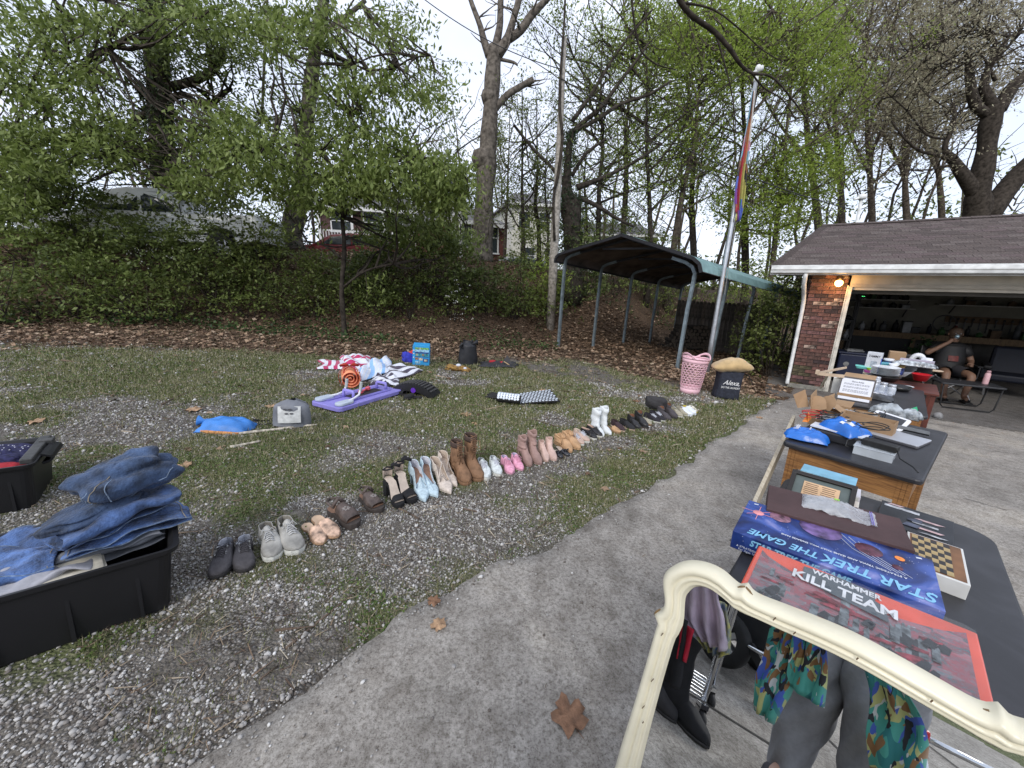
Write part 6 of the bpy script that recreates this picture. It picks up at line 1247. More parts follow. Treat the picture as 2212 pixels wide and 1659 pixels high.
for i,(lab,pts,r) in enumerate((('thin grey stick pointing at the driveway edge in the foreground',[(618,1403),(655,1372),(700,1335),(772,1278)],.006),('brown twig lying under the platform heel sandals',[(858,1098),(880,1108),(905,1122)],.006),('curved dark twig between the board and the shoes',[(930,1010),(960,1000),(1010,985),(1045,980)],.006),('thin twig left of the white boots',[(1150,905),(1180,915),(1215,925)],.006),
 ('dark twig on the driveway edge right of the shoe row',[(1392,940),(1420,938),(1445,946)],.009),('twig on the grass verge below the shoes',[(1385,1000),(1410,1001),(1435,1003)],.006),('forked twig on the driveway edge by the verge',[(1440,975),(1465,985),(1485,1000)],.006),('thin pale twig in the far grass at the left',[(455,858),(500,852),(560,850)],.008),('pale split stick in the grass left of the grey bag',[(350,875),(380,860),(410,848)],.010),('long fine twig running up from the black back arch',[(1010,850),(1060,830),(1110,805)],.006),('short twig below the cream pumps',[(1000,1100),(1030,1106)],.006),('small dark stick on gravel at the driveway edge',[(560,1470),(600,1440)],.004))): stick(lab,pts,r,bk)
# ---- purple exercise board with pads, grips and mat
lil=mat('plastic_lilac',(.27,.24,.62),.45,.05,4,.05);grp=mat('plastic_palegrey',(.46,.52,.60),.55,.1,6);whp=mat('plastic_white',(.70,.71,.74),.4,.05)
A_=gp(706,884);B_=gp(838,846);o=thing('exercise_board','lilac folding exercise board with grey pads, grip handles and a black centre mat','exercise board',((A_+B_)/2+Vector((0,0,.01))),math.atan2(B_.y-A_.y,B_.x-A_.x),None,True);LB=(B_-A_).length*1.06;WB=.44
mb=MB()
def rrect(L0,W0,r,n=6,cx=0.,cy=0.):
 return [(cx+sx*(L0/2-r)+r*math.cos(math.radians(a0+90*i/(n-1))),cy+sy*(W0/2-r)+r*math.sin(math.radians(a0+90*i/(n-1)))) for sx,sy,a0 in ((1,1,0),(-1,1,90),(-1,-1,180),(1,-1,270)) for i in range(n)]
mb.prism(rrect(LB,WB,.05),0,.05);mb.build('deck',lil,o,bevel=.008)
for s in (-1,1): mb=MB();mb.prism(rrect(LB*.80,.055,.02,cy=s*.10),.051,.062);mb.build('rail',mat('plastic_lilac_dark',(.20,.18,.50),.5,.05),o,bevel=.004)
mb=MB();mb.box((.08,.0,.056),(LB*.46,.20,.008));mb.build('centre_mat',mat('rubber_dark_board',(.03,.025,.03),.8,.2,12),o,bevel=.003)
for s in (-1,1):
 mb=MB();mb.prism(rrect(.22,.11,.05,cx=-LB*.40+.03,cy=s*.15),.052,.085);p_=mb.build('foot_pad',grp,o,bevel=.01)
 mb=MB();mb.tube([(-LB*.31,s*.15,.075),(-LB*.22,s*.13,.08),(-LB*.13,s*.115,.10),(-LB*.10,s*.11,.17)],.013,10);mb.build('grip_arm',whp,o,True)
 mb=MB();mb.lathe([(.016+(.003 if i % 2 else 0),.012*i) for i in range(10)],12);g_=mb.build('grip',mat('foam_grey',(.42,.45,.44),.9,.1),o,True);g_.matrix_local=tfm((-LB*.105,s*.111,.14),(0,.15,0))
for x in (-.17,LB*.36):
 mb=MB();mb.tube([(x-.01,-.075,.05),(x-.01,-.075,.125),(x-.005,-.07,.137),(x-.005,.07,.137),(x-.01,.075,.125),(x-.01,.075,.05)],[.017,.016,.018,.018,.016,.017],10);mb.build('handle',lil,o,True)
db=mat('dumbbell_coral',(.60,.10,.13),.5,.08);t_=thing('dumbbell','small coral pink dumbbell lying on the lilac board','dumbbell',(0,0,0));t_.location=o.matrix_basis @ Vector((.10,.03,.085));t_.rotation_euler=(0,0,o.rotation_euler[2]+.2)
mb=MB();mb.M=Matrix.Rotation(PI/2,4,'Y');mb.lathe([(.013,-.05),(.013,.05)],10,cap=True);mb.build('bar',db,t_,True)
for s in (-1,1): mb=MB();mb.M=Matrix.Rotation(PI/2,4,'Y');mb.lathe([(.018,s*.075-.027),(.030,s*.075-.02),(.030,s*.075+.02),(.018,s*.075+.027)],6);mb.build('weight',db,t_,bevel=.003)
# ---- orange mat roll with ribbon
og=mat('mat_orange',(.85,.33,.17),.8,.06,30,.2);rd_=mat('ribbon_red',(.45,.045,.03),.6,.1);a=gp(752,836);o=thing('mat_roll','rolled orange mat tied with a red ribbon bow','mat',(a.x,a.y+.08,a.z+.13),.35);o.rotation_euler=(0,.05,.45);o.scale=(1.25,1.0,1.25)
mb=MB();sp=[(.018+.010*th_/1.0,th_) for th_ in [i*.32 for i in range(62)]];R_=lambda i: .012+.0046*i*.32/(2*PI)*3.1+.0;pts=[(min(.105,.010+.0155*(i*.32)/(2*PI)*1.9),i*.32) for i in range(62)]
vs=[]
for (r,th_) in pts: vs+=[(r*math.cos(th_),-.20,r*math.sin(th_)),(r*math.cos(th_),.20,r*math.sin(th_))]
mb.add(vs,[(2*i,2*i+1,2*i+3,2*i+2) for i in range(61)]);mb.build('mat_sheet',og,o,True,fix=False,solid=.008)
mb=MB();pr=[(min(.105,.010+.0155*(i*.32)/(2*PI)*1.9)-.004,i*.32) for i in range(62)];mb.tube([(r*math.cos(t),-.203,r*math.sin(t)) for r,t in pr],.0022,4);mb.build('ribbon_edge',rd_,o)
mb=MB();mb.M=Matrix.Rotation(PI/2,4,'X');mb.lathe([(.112,-.012),(.1125,.012)],28,(0,0,-.02),cap=False);mb.lathe([(.112,.09),(.1125,.105)],28,(0,0,.0),cap=False);mb.build('ribbon_band',rd_,o,True,solid=.002)
mb=MB()
for s in (-1,1): mb.tube([(0,0,.112),(s*.04,-.05,.145),(s*.085,-.03,.125),(s*.05,.02,.118),(0,0,.114)],[.004,.014,.016,.012,.004],6);mb.tube([(0,0,.114),(s*.05,-.07,.09),(s*.07,-.12,.03)],[.004,.008,.006],5)
mb.build('ribbon_bow',rd_,o,True)
# ---- striped towels/garments on the ground
def stripes(n,cols,sc,dist=0.,axis='X'):
 m=bpy.data.materials.new(n);m.use_nodes=True;t=m.node_tree;nn=t.nodes;l=t.links;b=nn['Principled BSDF'];tc=nn.new('ShaderNodeTexCoord');wv=nn.new('ShaderNodeTexWave');wv.bands_direction=axis;wv.inputs['Scale'].default_value=sc;wv.inputs['Distortion'].default_value=dist;wv.inputs['Detail'].default_value=1
 l.new(tc.outputs['UV'],wv.inputs[0]);cr=nn.new('ShaderNodeValToRGB');cr.color_ramp.interpolation='CONSTANT';e=cr.color_ramp.elements
 while len(e)<len(cols): e.new(.5)
 for i,(p_,c_) in enumerate(cols): e[i].position=p_;e[i].color=lin(c_)
 l.new(wv.outputs[0],cr.inputs[0]);l.new(cr.outputs[0],b.inputs[0]);b.inputs['Roughness'].default_value=.9;b.inputs['Sheen Weight'].default_value=.2;return m
W_,K_,R_c,B_c=(.64,.66,.72),(.045,.035,.06),(.42,.02,.10),(.16,.40,.70)
def spread(name,label,cat,poly,m,seed,hgt=.05,amp=.02,n=34,group=None,uvrot=0.):
 """crumpled sheet: four ground corner pixels, rumpled edges"""
 P_=[gp(*q) for q in poly];c=sum(P_,Vector())/4;root=thing(name,label,cat,c,0,group);mb=MB();uv=[]
 for j in range(n):
  for i in range(n):
   u,v=i/(n-1),j/(n-1);eu=.06*math.sin(7*v+seed)*(1 if u>.5 else-1)*abs(2*u-1)**3;ev=.08*math.sin(6*u+seed*2)*(1 if v>.5 else-1)*abs(2*v-1)**3;uu,vv=u+eu,v+ev
   q=P_[0]*(1-uu)*(1-vv)+P_[1]*uu*(1-vv)+P_[2]*uu*vv+P_[3]*(1-uu)*vv;r=abs(math.sin(5.5*u+3.1*v+seed))**1.6*hgt+abs(math.sin(3*u-7*v+seed*1.7))**2*hgt*.7;e=min(1,7*min(u,1-u,v,1-v)+.15)
   z=Hf(q.x,q.y)+.012+r*e+amp*.35*wr(u,v,seed,7)*e+.012;mb.v.append((q.x-c.x,q.y-c.y,z-c.z));uv.append((u*math.cos(uvrot)-v*math.sin(uvrot)+.04*math.sin(6*v+seed),u*math.sin(uvrot)+v*math.cos(uvrot)+.05*math.sin(5*u+seed)))
 mb.f=[(j*n+i,j*n+i+1,(j+1)*n+i+1,(j+1)*n+i) for j in range(n-1) for i in range(n-1)];mb.m=[0]*len(mb.f);o=mb.build('cloth',m,root,True,fix=False,solid=.004);ul=o.data.uv_layers.new(name='UVMap')
 for lp in o.data.loops: ul.data[lp.index].uv=uv[lp.vertex_index]
 return root
spread('beach_towel','crumpled towel with crimson and white stripes, leftmost of the spread towels','towel',[(690,800),(790,806),(775,778),(692,782)],stripes('towel_crimson',[(0,R_c),(.45,W_)],1.6,.6),1.1,.03,group='towels spread on the ground')
spread('beach_towel','white towel with crimson stripes raised behind the first','towel',[(735,790),(800,792),(798,772),(738,774)],stripes('towel_crimson_b',[(0,R_c),(.35,W_)],1.3,.4,'Y'),2.4,.06,group='towels spread on the ground')
spread('beach_towel','white towel with sky blue blotches in the middle of the spread towels','towel',[(765,826),(850,812),(840,775),(790,786)],stripes('towel_blue',[(0,(.25,.46,.78)),(.22,W_),(.75,(.55,.66,.85)),(.9,W_)],.9,2.5),3.3,.06,group='towels spread on the ground')
spread('beach_towel','white towel with broad black stripes at its near edge','towel',[(795,836),(868,836),(850,812),(812,816)],stripes('towel_black',[(0,K_),(.5,W_)],1.3,.7,'Y'),4.2,.04,group='towels spread on the ground')
spread('beach_towel','white towel with black stripes towards its pointed right end, rightmost','towel',[(836,828),(914,806),(900,796),(830,790)],stripes('towel_black_b',[(0,K_),(.28,W_)],.85,.5,'Y'),5.6,.035,group='towels spread on the ground')
spread('cloth','small dark garment peeking from under the black striped towel','cloth',[(815,838),(845,839),(840,830),(818,829)],K and mat('cloth_dark',(.03,.03,.04),.9) if False else mat('cloth_dark',(.03,.03,.04),.9),2.2,.03,n=14)
# ---- black back arch with nubs and violet disc
bp=mat('plastic_black',(.016,.016,.018),.45,.1,5);A_=gp(850,843);B_=gp(948,857);o=thing('back_stretcher','black arched back stretcher with rows of nubs and a violet disc','back stretcher',(A_+B_)/2,math.atan2(B_.y-A_.y,B_.x-A_.x),None,True);AL,AW=.60,.24;az=lambda x: .13*max(0,1-(2*(x+.06*0)/AL)**2)**.8+.012
mb=MB();n=21;top=[(-AL/2+AL*i/(n-1)) for i in range(n)];vs=[(x,s*AW/2,z) for s in (-1,1) for x in top for z in (.0+max(0,az(x)-.075)*.8,az(x)+.012)];k=2*n
fs=[]
for i in range(n-1):
 a=2*i;fs+=[(a,a+2,a+3,a+1),(k+a,k+a+1,k+a+3,k+a+2),(a+1,a+3,k+a+3,k+a+1),(a,k+a,k+a+2,a+2)]
mb.add(vs,fs+[(0,1,k+1,k),(k-2,2*k-2,2*k-1,k-1)]);mb.build('arch',bp,o)
nb=MB();nb.lathe([(.014,0),(.012,.014),(.006,.020),(.001,.021)],8,sx=1.4);nbm=nb.mesh('nub',mat('foam_black',(.045,.045,.047),.7),True)
for i in range(13):
 for j in range(5):
  x=-AL*.42+AL*.84*i/12;q=bpy.data.objects.new('nub',nbm);COL.objects.link(q);q.parent=o;q.location=(x,-AW*.38+AW*.76*j/4,az(x)+.010)
mb=MB();mb.M=tfm((.02,-AW/2-.003,.075),(PI/2,0,0));mb.lathe([(.001,.0),(.034,.0),(.034,.004),(.001,.005)],20);mb.build('disc',mat('plastic_violet',(.13,.035,.45),.4),o)
for i,(x,y) in enumerate(((872,855),(892,861))):
 o2,b2,Y2=shoe('slipper',('black strappy slipper left of its pair, below the back arch','black strappy slipper right of its pair, below the back arch')[i],.25,.09,.6,sole=.016,solem=rubk,upm=bs,h=.045,vamp=.05,openf=(0,.48),open_back=True,insole=rubk,group='black slippers');put(o2,x,y,(.9,2.2)[i],0)
# ---- acupressure mat and pillow
A_=gp(1050,864);B_=gp(1125,872);o=thing('acupressure_mat','black acupressure mat dotted with white spiked discs, curling up at the right','acupressure mat',gp(1150,866),.25,None,True);bm_=fab('mat_black',(.02,.02,.02),20);mz=lambda u,v: .01+.05*max(0,u-.05)*(u)+.02*math.sin(3*u)
mb=MB();mb.grid(lambda u,v: (-.30+.62*u,-.19+.40*v,mz(u,v)+.05*v*u),14,10);mb.build('mat_sheet',bm_,o,True,fix=False,solid=.02)
dsc=MB();dsc.lathe([(.001,.006),(.017,.005),(.0175,.0),(.001,0)],10);dscm=dsc.mesh('disc',mat('disc_white',(.70,.76,.84),.4))
for i in range(13):
 for j in range(8):
  u,v=(i+.6+.5*(j % 2))/13.5,(j+.5)/8;q=bpy.data.objects.new('disc',dscm);COL.objects.link(q);q.parent=o;q.location=(-.30+.62*u,-.19+.40*v,mz(u,v)+.05*v*u+.002)
o=thing('acupressure_pillow','black roll pillow dotted with white spiked discs on the left of the mat','pillow',gp(1098,872)+Vector((0,0,.02)),.0,None,True);o.rotation_euler[2]=-.15
mb=MB();mb.M=Matrix.Rotation(PI/2,4,'Y');mb.lathe([(.02,-.16),(.055,-.155),(.06,-.1),(.06,.1),(.055,.155),(.02,.16)],18,(-.055,0,0),1,1.2);mb.build('pillow_roll',bm_,o,True)
for i in range(8):
 for j in range(6):
  a=math.radians(12+27*j+6*(i % 2));q=bpy.data.objects.new('disc',dscm);COL.objects.link(q);q.parent=o;q.matrix_local=Matrix.Translation((-.125+.036*i,-.070*math.cos(a),.055+.059*math.sin(a))) @ Matrix.Rotation(PI/2-a,4,'X')
t_=spread('cloth','flat black cloth bag under the pillow roll','bag',[(1050,862),(1120,872),(1122,866),(1056,856)],bm_,1.6,.035,n=16)
# ---- blue picture box and the red/blue ball cloth behind
bb=mat('box_blue',(.03,.30,.62),.45,.06,6);A_=gp(890,788);B_=gp(926,790);o=thing('toy_box','tall blue printed cardboard box standing at the leaf edge','box',(A_+B_)/2+Vector((0,.07,0)),math.atan2(B_.y-A_.y,B_.x-A_.x),None,True);LW=(B_-A_).length;HB=.36;rotb=.0
mb=MB();mb.box((0,0,HB/2),(LW,.20,HB));mb.build('carton',bb,o,bevel=.003);mb=MB();mb.box((.0,-.02,HB+.012),(LW*.96,.15,.004),(.18,0,0));mb.build('lid_flap',bb,o)
pal=[('print_green',(.18,.42,.12)),('print_sky',(.30,.55,.72)),('print_brown',(.30,.17,.10)),('print_navy',(.03,.06,.22)),('print_cream',(.62,.55,.40)),('print_teal',(.05,.30,.36))];rp=random.Random(5)
for i,(x0,x1,z0,z1,c) in enumerate([(-.36,.46,.80,.90,0),(-.36,.46,.68,.80,1),(-.36,.46,.60,.67,3),(-.36,.46,.46,.60,5),(-.36,.46,.42,.45,3),(-.34,-.14,.28,.40,2),(-.1,.1,.26,.38,4),(.14,.44,.18,.36,3),(-.34,-.04,.10,.22,1),(.2,.38,.22,.32,4),(-.30,-.18,.50,.58,4),(.05,.2,.5,.58,2),(-.2,0,.84,.88,4)]):
 mb=MB();mb.box(((x0+x1)/2*LW,-.1012-.0003*i,(z0+z1)/2*HB),((x1-x0)*LW,.0012,(z1-z0)*HB));mb.build('printed_panel',mat(pal[c][0],pal[c][1],.5,.35,45),o)
for z in (.75,.58,.40): mb=MB();mb.M=tfm((-LW*.43,-.1016,z*HB),(PI/2,0,0));mb.lathe([(.001,.001),(.011,.001),(.011,0)],12);mb.build('round_icon',whp,o)
o=bundle('crumpled red, blue and white cloth behind the blue box',fab('cloth_royal',(.04,.05,.42),20),gp(882,786)+Vector((-.02,.12,.09)),(0,.3,.4),.13,.10,.11,2.2,'cloth','cloth',None,amp=.12)
bundle('bright red cloth squeezed against the left side of the blue box',fab('cloth_scarlet',(.60,.05,.04),20),gp(886,784)+Vector((.03,.06,.11)),(0,.1,1),.07,.07,.12,3.2,'cloth','cloth',None,amp=.15)
# ---- black sack
o,_=gthing('sack','tall full black nylon sack with a slumped drawstring mouth','bag',(1010,786),(1030,786));mb=MB();ny=mat('nylon_black',(.022,.023,.027),.55,.2,12,.5,25)
mb.grid(lambda u,v: ((.17+.02*math.sin(4*v+1))*math.cos(2*PI*u)*(1-.55*sm1((v-.8)/.2)*(v<.93)-.35*(v>=.93))*(1+.04*math.sin(11*u*PI+6*v)),(.14)*math.sin(2*PI*u)*(1-.6*sm1((v-.8)/.2)*(v<.93)-.4*(v>=.93))+.03*sm1((v-.8)/.2),.005+.44*v+.015*math.sin(3*2*PI*u+1)*(v>.9)),41,30);mb.build('sack_body',ny,o,True,fix=False)
mb=MB();mb.tube([(-.10,-.05,.36),(-.15,-.06,.40),(-.19,-.04,.33),(-.13,-.08,.31)],[.01,.03,.022,.008],8);mb.tube([(.05,-.08,.40),(.13,-.08,.44),(.16,-.04,.38)],[.02,.045,.015],8);mb.build('slumped_mouth',ny,o,True)
# ---- spotted plush costume
sp_=mat('plush_leopard',(.42,.25,.07),.95,.0,26,.8,80,col2=(.10,.055,.02));t_=bundle('crumpled golden spotted plush costume below the black sack',sp_,gp(988,800)+Vector((0,0,.04)),(0,.05,-.12),.23,.10,.05,.9,'costume','plush_costume',None,amp=.16,fine=.05)
for (x,y,z,s,m_) in ((.02,-.0,.05,.05,whf),(.15,-.05,.02,.035,whf),(-.05,.03,.045,.03,rubk)): mb=MB();mb.lathe([(.01,-.4*s),(.9*s,-.2*s),(s,.1*s),(.6*s,.5*s),(.01,.6*s)],9,(x,y,z));mb.build('plush_patch',m_,t_,True)
# ---- folded black kite with red
t_=spread('kite','flat folded black and red fabric kite with a raised corner right of the sack','kite',[(1030,793),(1116,798),(1118,787),(1045,782)],mat('nylon_black2',(.025,.025,.03),.5,.1),3.1,.03,n=18)
b0=gp(1092,792)-t_.location;mb=MB();mb.add([(b0.x-.12,b0.y+.02,b0.z),(b0.x+.16,b0.y,b0.z),(b0.x+.03,b0.y+.06,b0.z+.22),(b0.x+.05,b0.y+.16,b0.z)],[(0,1,2),(1,3,2),(3,0,2)]);mb.build('raised_panel',MATS['nylon_black2'],t_)
for i,(x,y,c) in enumerate(((1064,786,'cloth_red'),(1086,789,'cloth_red'))): mb=MB();q=gp(x,y)-t_.location;mb.lathe([(.02,0),(.07,.03),(.055,.07),(.01,.08)],9,q,1.2,.8);mb.build('red_fold',MATS[c],t_,True)
mb=MB();q=gp(1094,792)-t_.location+Vector((0,-.03,.06));mb.bar(q+Vector((-.05,0,.05)),q+Vector((.06,-.02,-.02)),.018,.012);mb.build('wooden_rod',mat('wood_light',(.55,.40,.22),.6),t_)
# ---- pink basket
pk_=mat('plastic_pink',(.80,.50,.56),.42,.04,3,.03);o,_=gthing('laundry_basket','tall pale pink laundry basket with rows of oval holes and a looped rim','basket',(1489,848),(1520,850));BH=.62
def bp_(u,v):
 a=2*PI*u;r0,r1=.155,.215;r=r0+(r1-r0)*v;return Vector((r*math.cos(a)*1.0,r*math.sin(a)*.92,BH*v+.002))
def rimz(u): return .055*max(0,math.cos(4*PI*u+PI*0))**1.0
mb=MB();NU,NV=18,11
for j in range(NV):
 for i in range(NU):
  off=.5*(j % 2);u0,u1=(i+off)/NU,(i+1+off)/NU;v0,v1=.13+.70*j/NV,.13+.70*(j+1)/NV;ring=[];inner=[];cu,cv=(u0+u1)/2,(v0+v1)/2
  per=[(u0,v0),(cu,v0),(u1,v0),(u1,cv),(u1,v1),(cu,v1),(u0,v1),(u0,cv)];f=.84 if j<10 else .65
  if j==0: f=.35
  inn=[(cu+(u1-u0)*.5*f*1.15*math.cos(math.radians(225+45*k_)),cv+(v1-v0)*.5*f*1.15*math.sin(math.radians(225+45*k_))) for k_ in range(8)]
  vs=[tuple(bp_(*q)) for q in per+inn];mb.add(vs,[(k_,(k_+1) % 8,8+(k_+1) % 8,8+k_) for k_ in range(8)])
for (va,vb) in ((0,.13),(.83,.93)): mb.grid(lambda u,v: tuple(bp_(u,va+(vb-va)*v)),45,3)
def rim(u,v):
 q=bp_(u,.93+.0*v);c=max(0,math.cos(4*PI*u-.6))**1.0;q.z+=v*(.02+.085*c);q.x *=1+.05*v;q.y *=1+.05*v;return tuple(q)
n_=64
for i in range(n_):
 u0,u1=i/n_,(i+1)/n_;c=max(0,math.cos(4*PI*(u0+u1)/2-.6))
 if c>.6: mb.add([rim(u0,0),rim(u1,0),rim(u1,.34),rim(u0,.34),rim(u0,.66),rim(u1,.66),rim(u1,1),rim(u0,1)],[(0,1,2,3),(4,5,6,7)])
 else: mb.add([rim(u0,0),rim(u1,0),rim(u1,1),rim(u0,1)],[(0,1,2,3)])
mb.build('basket_shell',pk_,o,True,solid=.006);mb=MB();mb.lathe([(.001,.004),(.15,.004),(.15,.010),(.001,.010)],30,sy=.92);mb.build('basket_floor',pk_,o)
mb=MB();mb.tube([rim(i/64,1) for i in range(65)],.007,6,cap=False);mb.build('rim_bead',pk_,o,True)
# ---- navy laundry hamper with lettering and the tan cushion on top
nv_=fab('canvas_navy',(.028,.032,.048),30,.4,var=.2);A_=gp(1544,860);B_=gp(1596,866);o=thing('laundry_hamper','dark navy fabric laundry hamper lettered in white, a cushion on top','hamper',(A_+B_)/2+Vector((.03,.13,0)),math.atan2(B_.y-A_.y,B_.x-A_.x),None,True);HH,HW=.46,.37
mb=MB();mb.grid(lambda u,v: (lambda a: ((HW/2-.012*math.sin(PI*v))*math.copysign(abs(math.cos(a))**.35,math.cos(a)),(.145)*math.copysign(abs(math.sin(a))**.35,math.sin(a))-.006*math.sin(3*v),HH*v))(2*PI*u),49,12);mb.build('hamper_bag',nv_,o,True,fix=False,solid=.004)
mb=MB();mb.tube([(HW/2,.02,HH*.93),(HW/2+.10,0,HH*.88),(HW/2+.17,-.02,HH*.68),(HW/2+.19,-.03,HH*.55)],[.009,.008,.007,.006],7);mb.build('strap_handle',bs,o,True)
wl2=mat('print_white',(.75,.75,.75),.6);Mx=lambda x,z: Matrix.Translation((x,-.1555,z)) @ Matrix.Rotation(PI/2,4,'X')
text('Alexa,',.105,wl2,o,Mx(.0,.275),shear=.45,bold=.0008,sx=.95);text('DO THE LAUNDRY',.046,wl2,o,Mx(.0,.195),sx=.72,bold=.0005)
tc_=fab('velvet_tan',(.50,.35,.17),10,.3,var=.10,sheen=.3);o2=thing('cushion','golden tan quilted cushion lying across the navy hamper','cushion',o.location+Vector((.03,-.02,HH+.065)),o.rotation_euler[2]-.05)
def cu(u,v):
 th_,ph=2*PI*u,-PI/2+PI*v;c,s=math.cos(ph),math.sin(ph);x=.30*c*math.copysign(abs(math.cos(th_))**.6,math.cos(th_));y=.19*c*math.copysign(abs(math.sin(th_))**.6,math.sin(th_));q=abs(math.sin(11*x+6*y+.5))*abs(math.sin(9*y-12*x));z=s*.085*(1-.25*(abs(x)/.3)**2)*(.85+.25*q**.5);return (x,y,z*1.35+.035*math.sin(7*x+1.2)+.10*x*x)
mb=MB();mb.grid(cu,61,31);mb.build('cushion_cover',tc_,o2,True,fix=False)
bundle('floppy black leather boot shaft folded over the far shoes',fab('leather_faded_black',(.035,.033,.035),14,.2),gp(1414,893)+Vector((0,0,.15)),(0,.15,-.3),.145,.09,.085,2.0,'boot','boot_shaft','shoes laid out in a row',amp=.07)
mb=MB();mb.lathe([(.01,0),(.07,.0),(.06,.03),(.01,.035)],12,gp(1700,842));
st_=mb.build('stone',mat('stone_grey',(.25,.24,.22),.9,.2,20,.5),None,True);tag(st_,'flat concrete stone at the foot of the brick pillar','stone')
# ================================================================== TABLES AND WHAT STANDS ON THEM
TXv,TYv=Vector((.719,-.695,0)),Vector((.695,.719,0));RT=math.atan2(TXv.y,TXv.x)
tblack=mat('tabletop_black',(.022,.022,.026),.38,.25,6,.08,80,spec=.5);oak=bpy.data.materials.new('oak_wood')
def wood(m,c1,c2,sc=(2,2,26),rough=.5):
 m.use_nodes=True;t=m.node_tree;n=t.nodes;l=t.links;b=n['Principled BSDF'];tc=n.new('ShaderNodeTexCoord');mp=n.new('ShaderNodeMapping');mp.inputs['Scale'].default_value=sc;ns=n.new('ShaderNodeTexNoise');ns.inputs['Scale'].default_value=3;ns.inputs['Detail'].default_value=7;ns.inputs['Distortion'].default_value=1.2
 l.new(tc.outputs['Object'],mp.inputs[0]);l.new(mp.outputs[0],ns.inputs[0]);cr=n.new('ShaderNodeValToRGB');cr.color_ramp.elements[0].position=.35;cr.color_ramp.elements[0].color=lin(c2);cr.color_ramp.elements[1].position=.62;cr.color_ramp.elements[1].color=lin(c1);l.new(ns.outputs[0],cr.inputs[0]);l.new(cr.outputs[0],b.inputs[0]);b.inputs['Roughness'].default_value=rough;return m
wood(oak,(.30,.145,.045),(.13,.055,.018))
def rr2(L0,W0,r,n=6,cx=0.,cy=0.): return rrect(L0,W0,r,n,cx,cy)
def lab_table(label,O3,zt,W,L_,rz,group='oak lab tables'):
 """O3: front-left top corner (near left); x right, y away"""
 zg=Hf(O3.x,O3.y);root=thing('lab_table',label,'table',(O3.x,O3.y,zg),rz,group);h=zt-zg;o=root
 mb=MB();mb.prism(rr2(W,L_,.03,6,W/2,L_/2),h-.032,h);mb.build('tabletop',tblack,o,bevel=.010)
 mb=MB();mb.box((W/2,.045,h-.095),(W-.16,.022,.125));mb.build('apron',oak,o);mb=MB();mb.box((W/2,L_-.045,h-.095),(W-.16,.022,.125));mb.build('apron',oak,o)
 for s in (.045,W-.045): mb=MB();mb.box((s,L_/2,h-.095),(.022,L_-.16,.125));mb.build('apron',oak,o)
 for x in (.06,W-.06):
  for y in (.06,L_-.06):
   q=root.matrix_basis @ Vector((x,y,0));zz=Hf(q.x,q.y)-zg;mb=MB();
   for k_ in (-1,0,1): mb.box((x+k_*.019,y,(h-.032+zz)/2),(.0175,.056,h-.034-zz))
   mb.box((x,y,(h-.032+zz)/2),(.050,.050,h-.036-zz));mb.build('leg',oak,o)
 return root,h
LW_=Vector((.766,.643,0));LE=Vector((.643,-.766,0));RL=math.atan2(LE.y,LE.x)
Z1=.50;A1=atZ(1690,953,Z1);B1=atZ(1996,1040,Z1);W1=(B1-A1).length;r1=math.atan2((B1-A1).y,(B1-A1).x)
lab1,h1=lab_table('nearer oak lab table with black top holding cables, blue bags and a laptop',Vector((A1.x,A1.y,0)),Z1,W1,1.10,r1)
Z2=.33;A2=atZ(1811,867,Z2);B2=atZ(2006,901,Z2);W2=(B2-A2).length;r2=math.atan2((B2-A2).y,(B2-A2).x)
lab2,h2=lab_table('farther oak lab table with black top holding jars, a skillet and dishes',Vector((A2.x,A2.y,0)),Z2,W2,1.30,r2)
# red-brown low table behind, carrying the last household goods
A3=A2+LW_*1.36;t3=thing('low_table','reddish brown low table behind the farther lab table','table',(A3.x,A3.y,Hf(A3.x,A3.y)),r2);rw=mat('wood_redbrown',(.12,.035,.025),.5,.2,12);h3=.30-t3.location.z
mb=MB();mb.box((.26,.30,h3-.015),(.72,.60,.03));mb.build('tabletop',rw,t3,bevel=.006)
for x in (-.06,.58):
 for y in (.04,.56): mb=MB();mb.box((x,y,(h3-.03)/2),(.04,.04,h3-.03));mb.build('leg',rw,t3)
# folding table
Z0=.60;O0=Vector((.386,.686,0))+TYv*.035;zg0=Hf(.8,1.1);FT_=thing('folding_table','scuffed black plastic folding table with rounded corners carrying board games','table',(O0.x,O0.y,zg0),RT);h0=Z0-zg0
scuf=bpy.data.materials.new('plastic_scuffed');
wood(scuf,(.018,.018,.02),(.030,.030,.034),(3,3,3),.42)
n_=scuf.node_tree.nodes;l_=scuf.node_tree.links;ns=n_.new('ShaderNodeTexNoise');ns.inputs['Scale'].default_value=22;ns.inputs['Detail'].default_value=8;ns.inputs['Roughness'].default_value=.75;tcx=n_.new('ShaderNodeTexCoord');l_.new(tcx.outputs['Object'],ns.inputs[0]);cr=n_.new('ShaderNodeValToRGB');cr.color_ramp.elements[0].position=.66;cr.color_ramp.elements[0].color=(0,0,0,1);cr.color_ramp.elements[1].position=.74;cr.color_ramp.elements[1].color=(1,1,1,1);l_.new(ns.outputs[0],cr.inputs[0])
mx=n_.new('ShaderNodeMixRGB');mx.inputs[2].default_value=(.30,.30,.30,1);b_=n_['Principled BSDF'];old=b_.inputs[0].links[0].from_socket;l_.new(cr.outputs[0],mx.inputs[0]);l_.new(old,mx.inputs[1]);l_.new(mx.outputs[0],b_.inputs[0])
mb=MB();mb.prism(rr2(.60,1.22,.09,8,.30,.61),h0-.04,h0);mb.build('tabletop',scuf,FT_,bevel=.008)
lgm=mat('table_leg_grey',(.12,.12,.13),.4,.1,metal=.5)
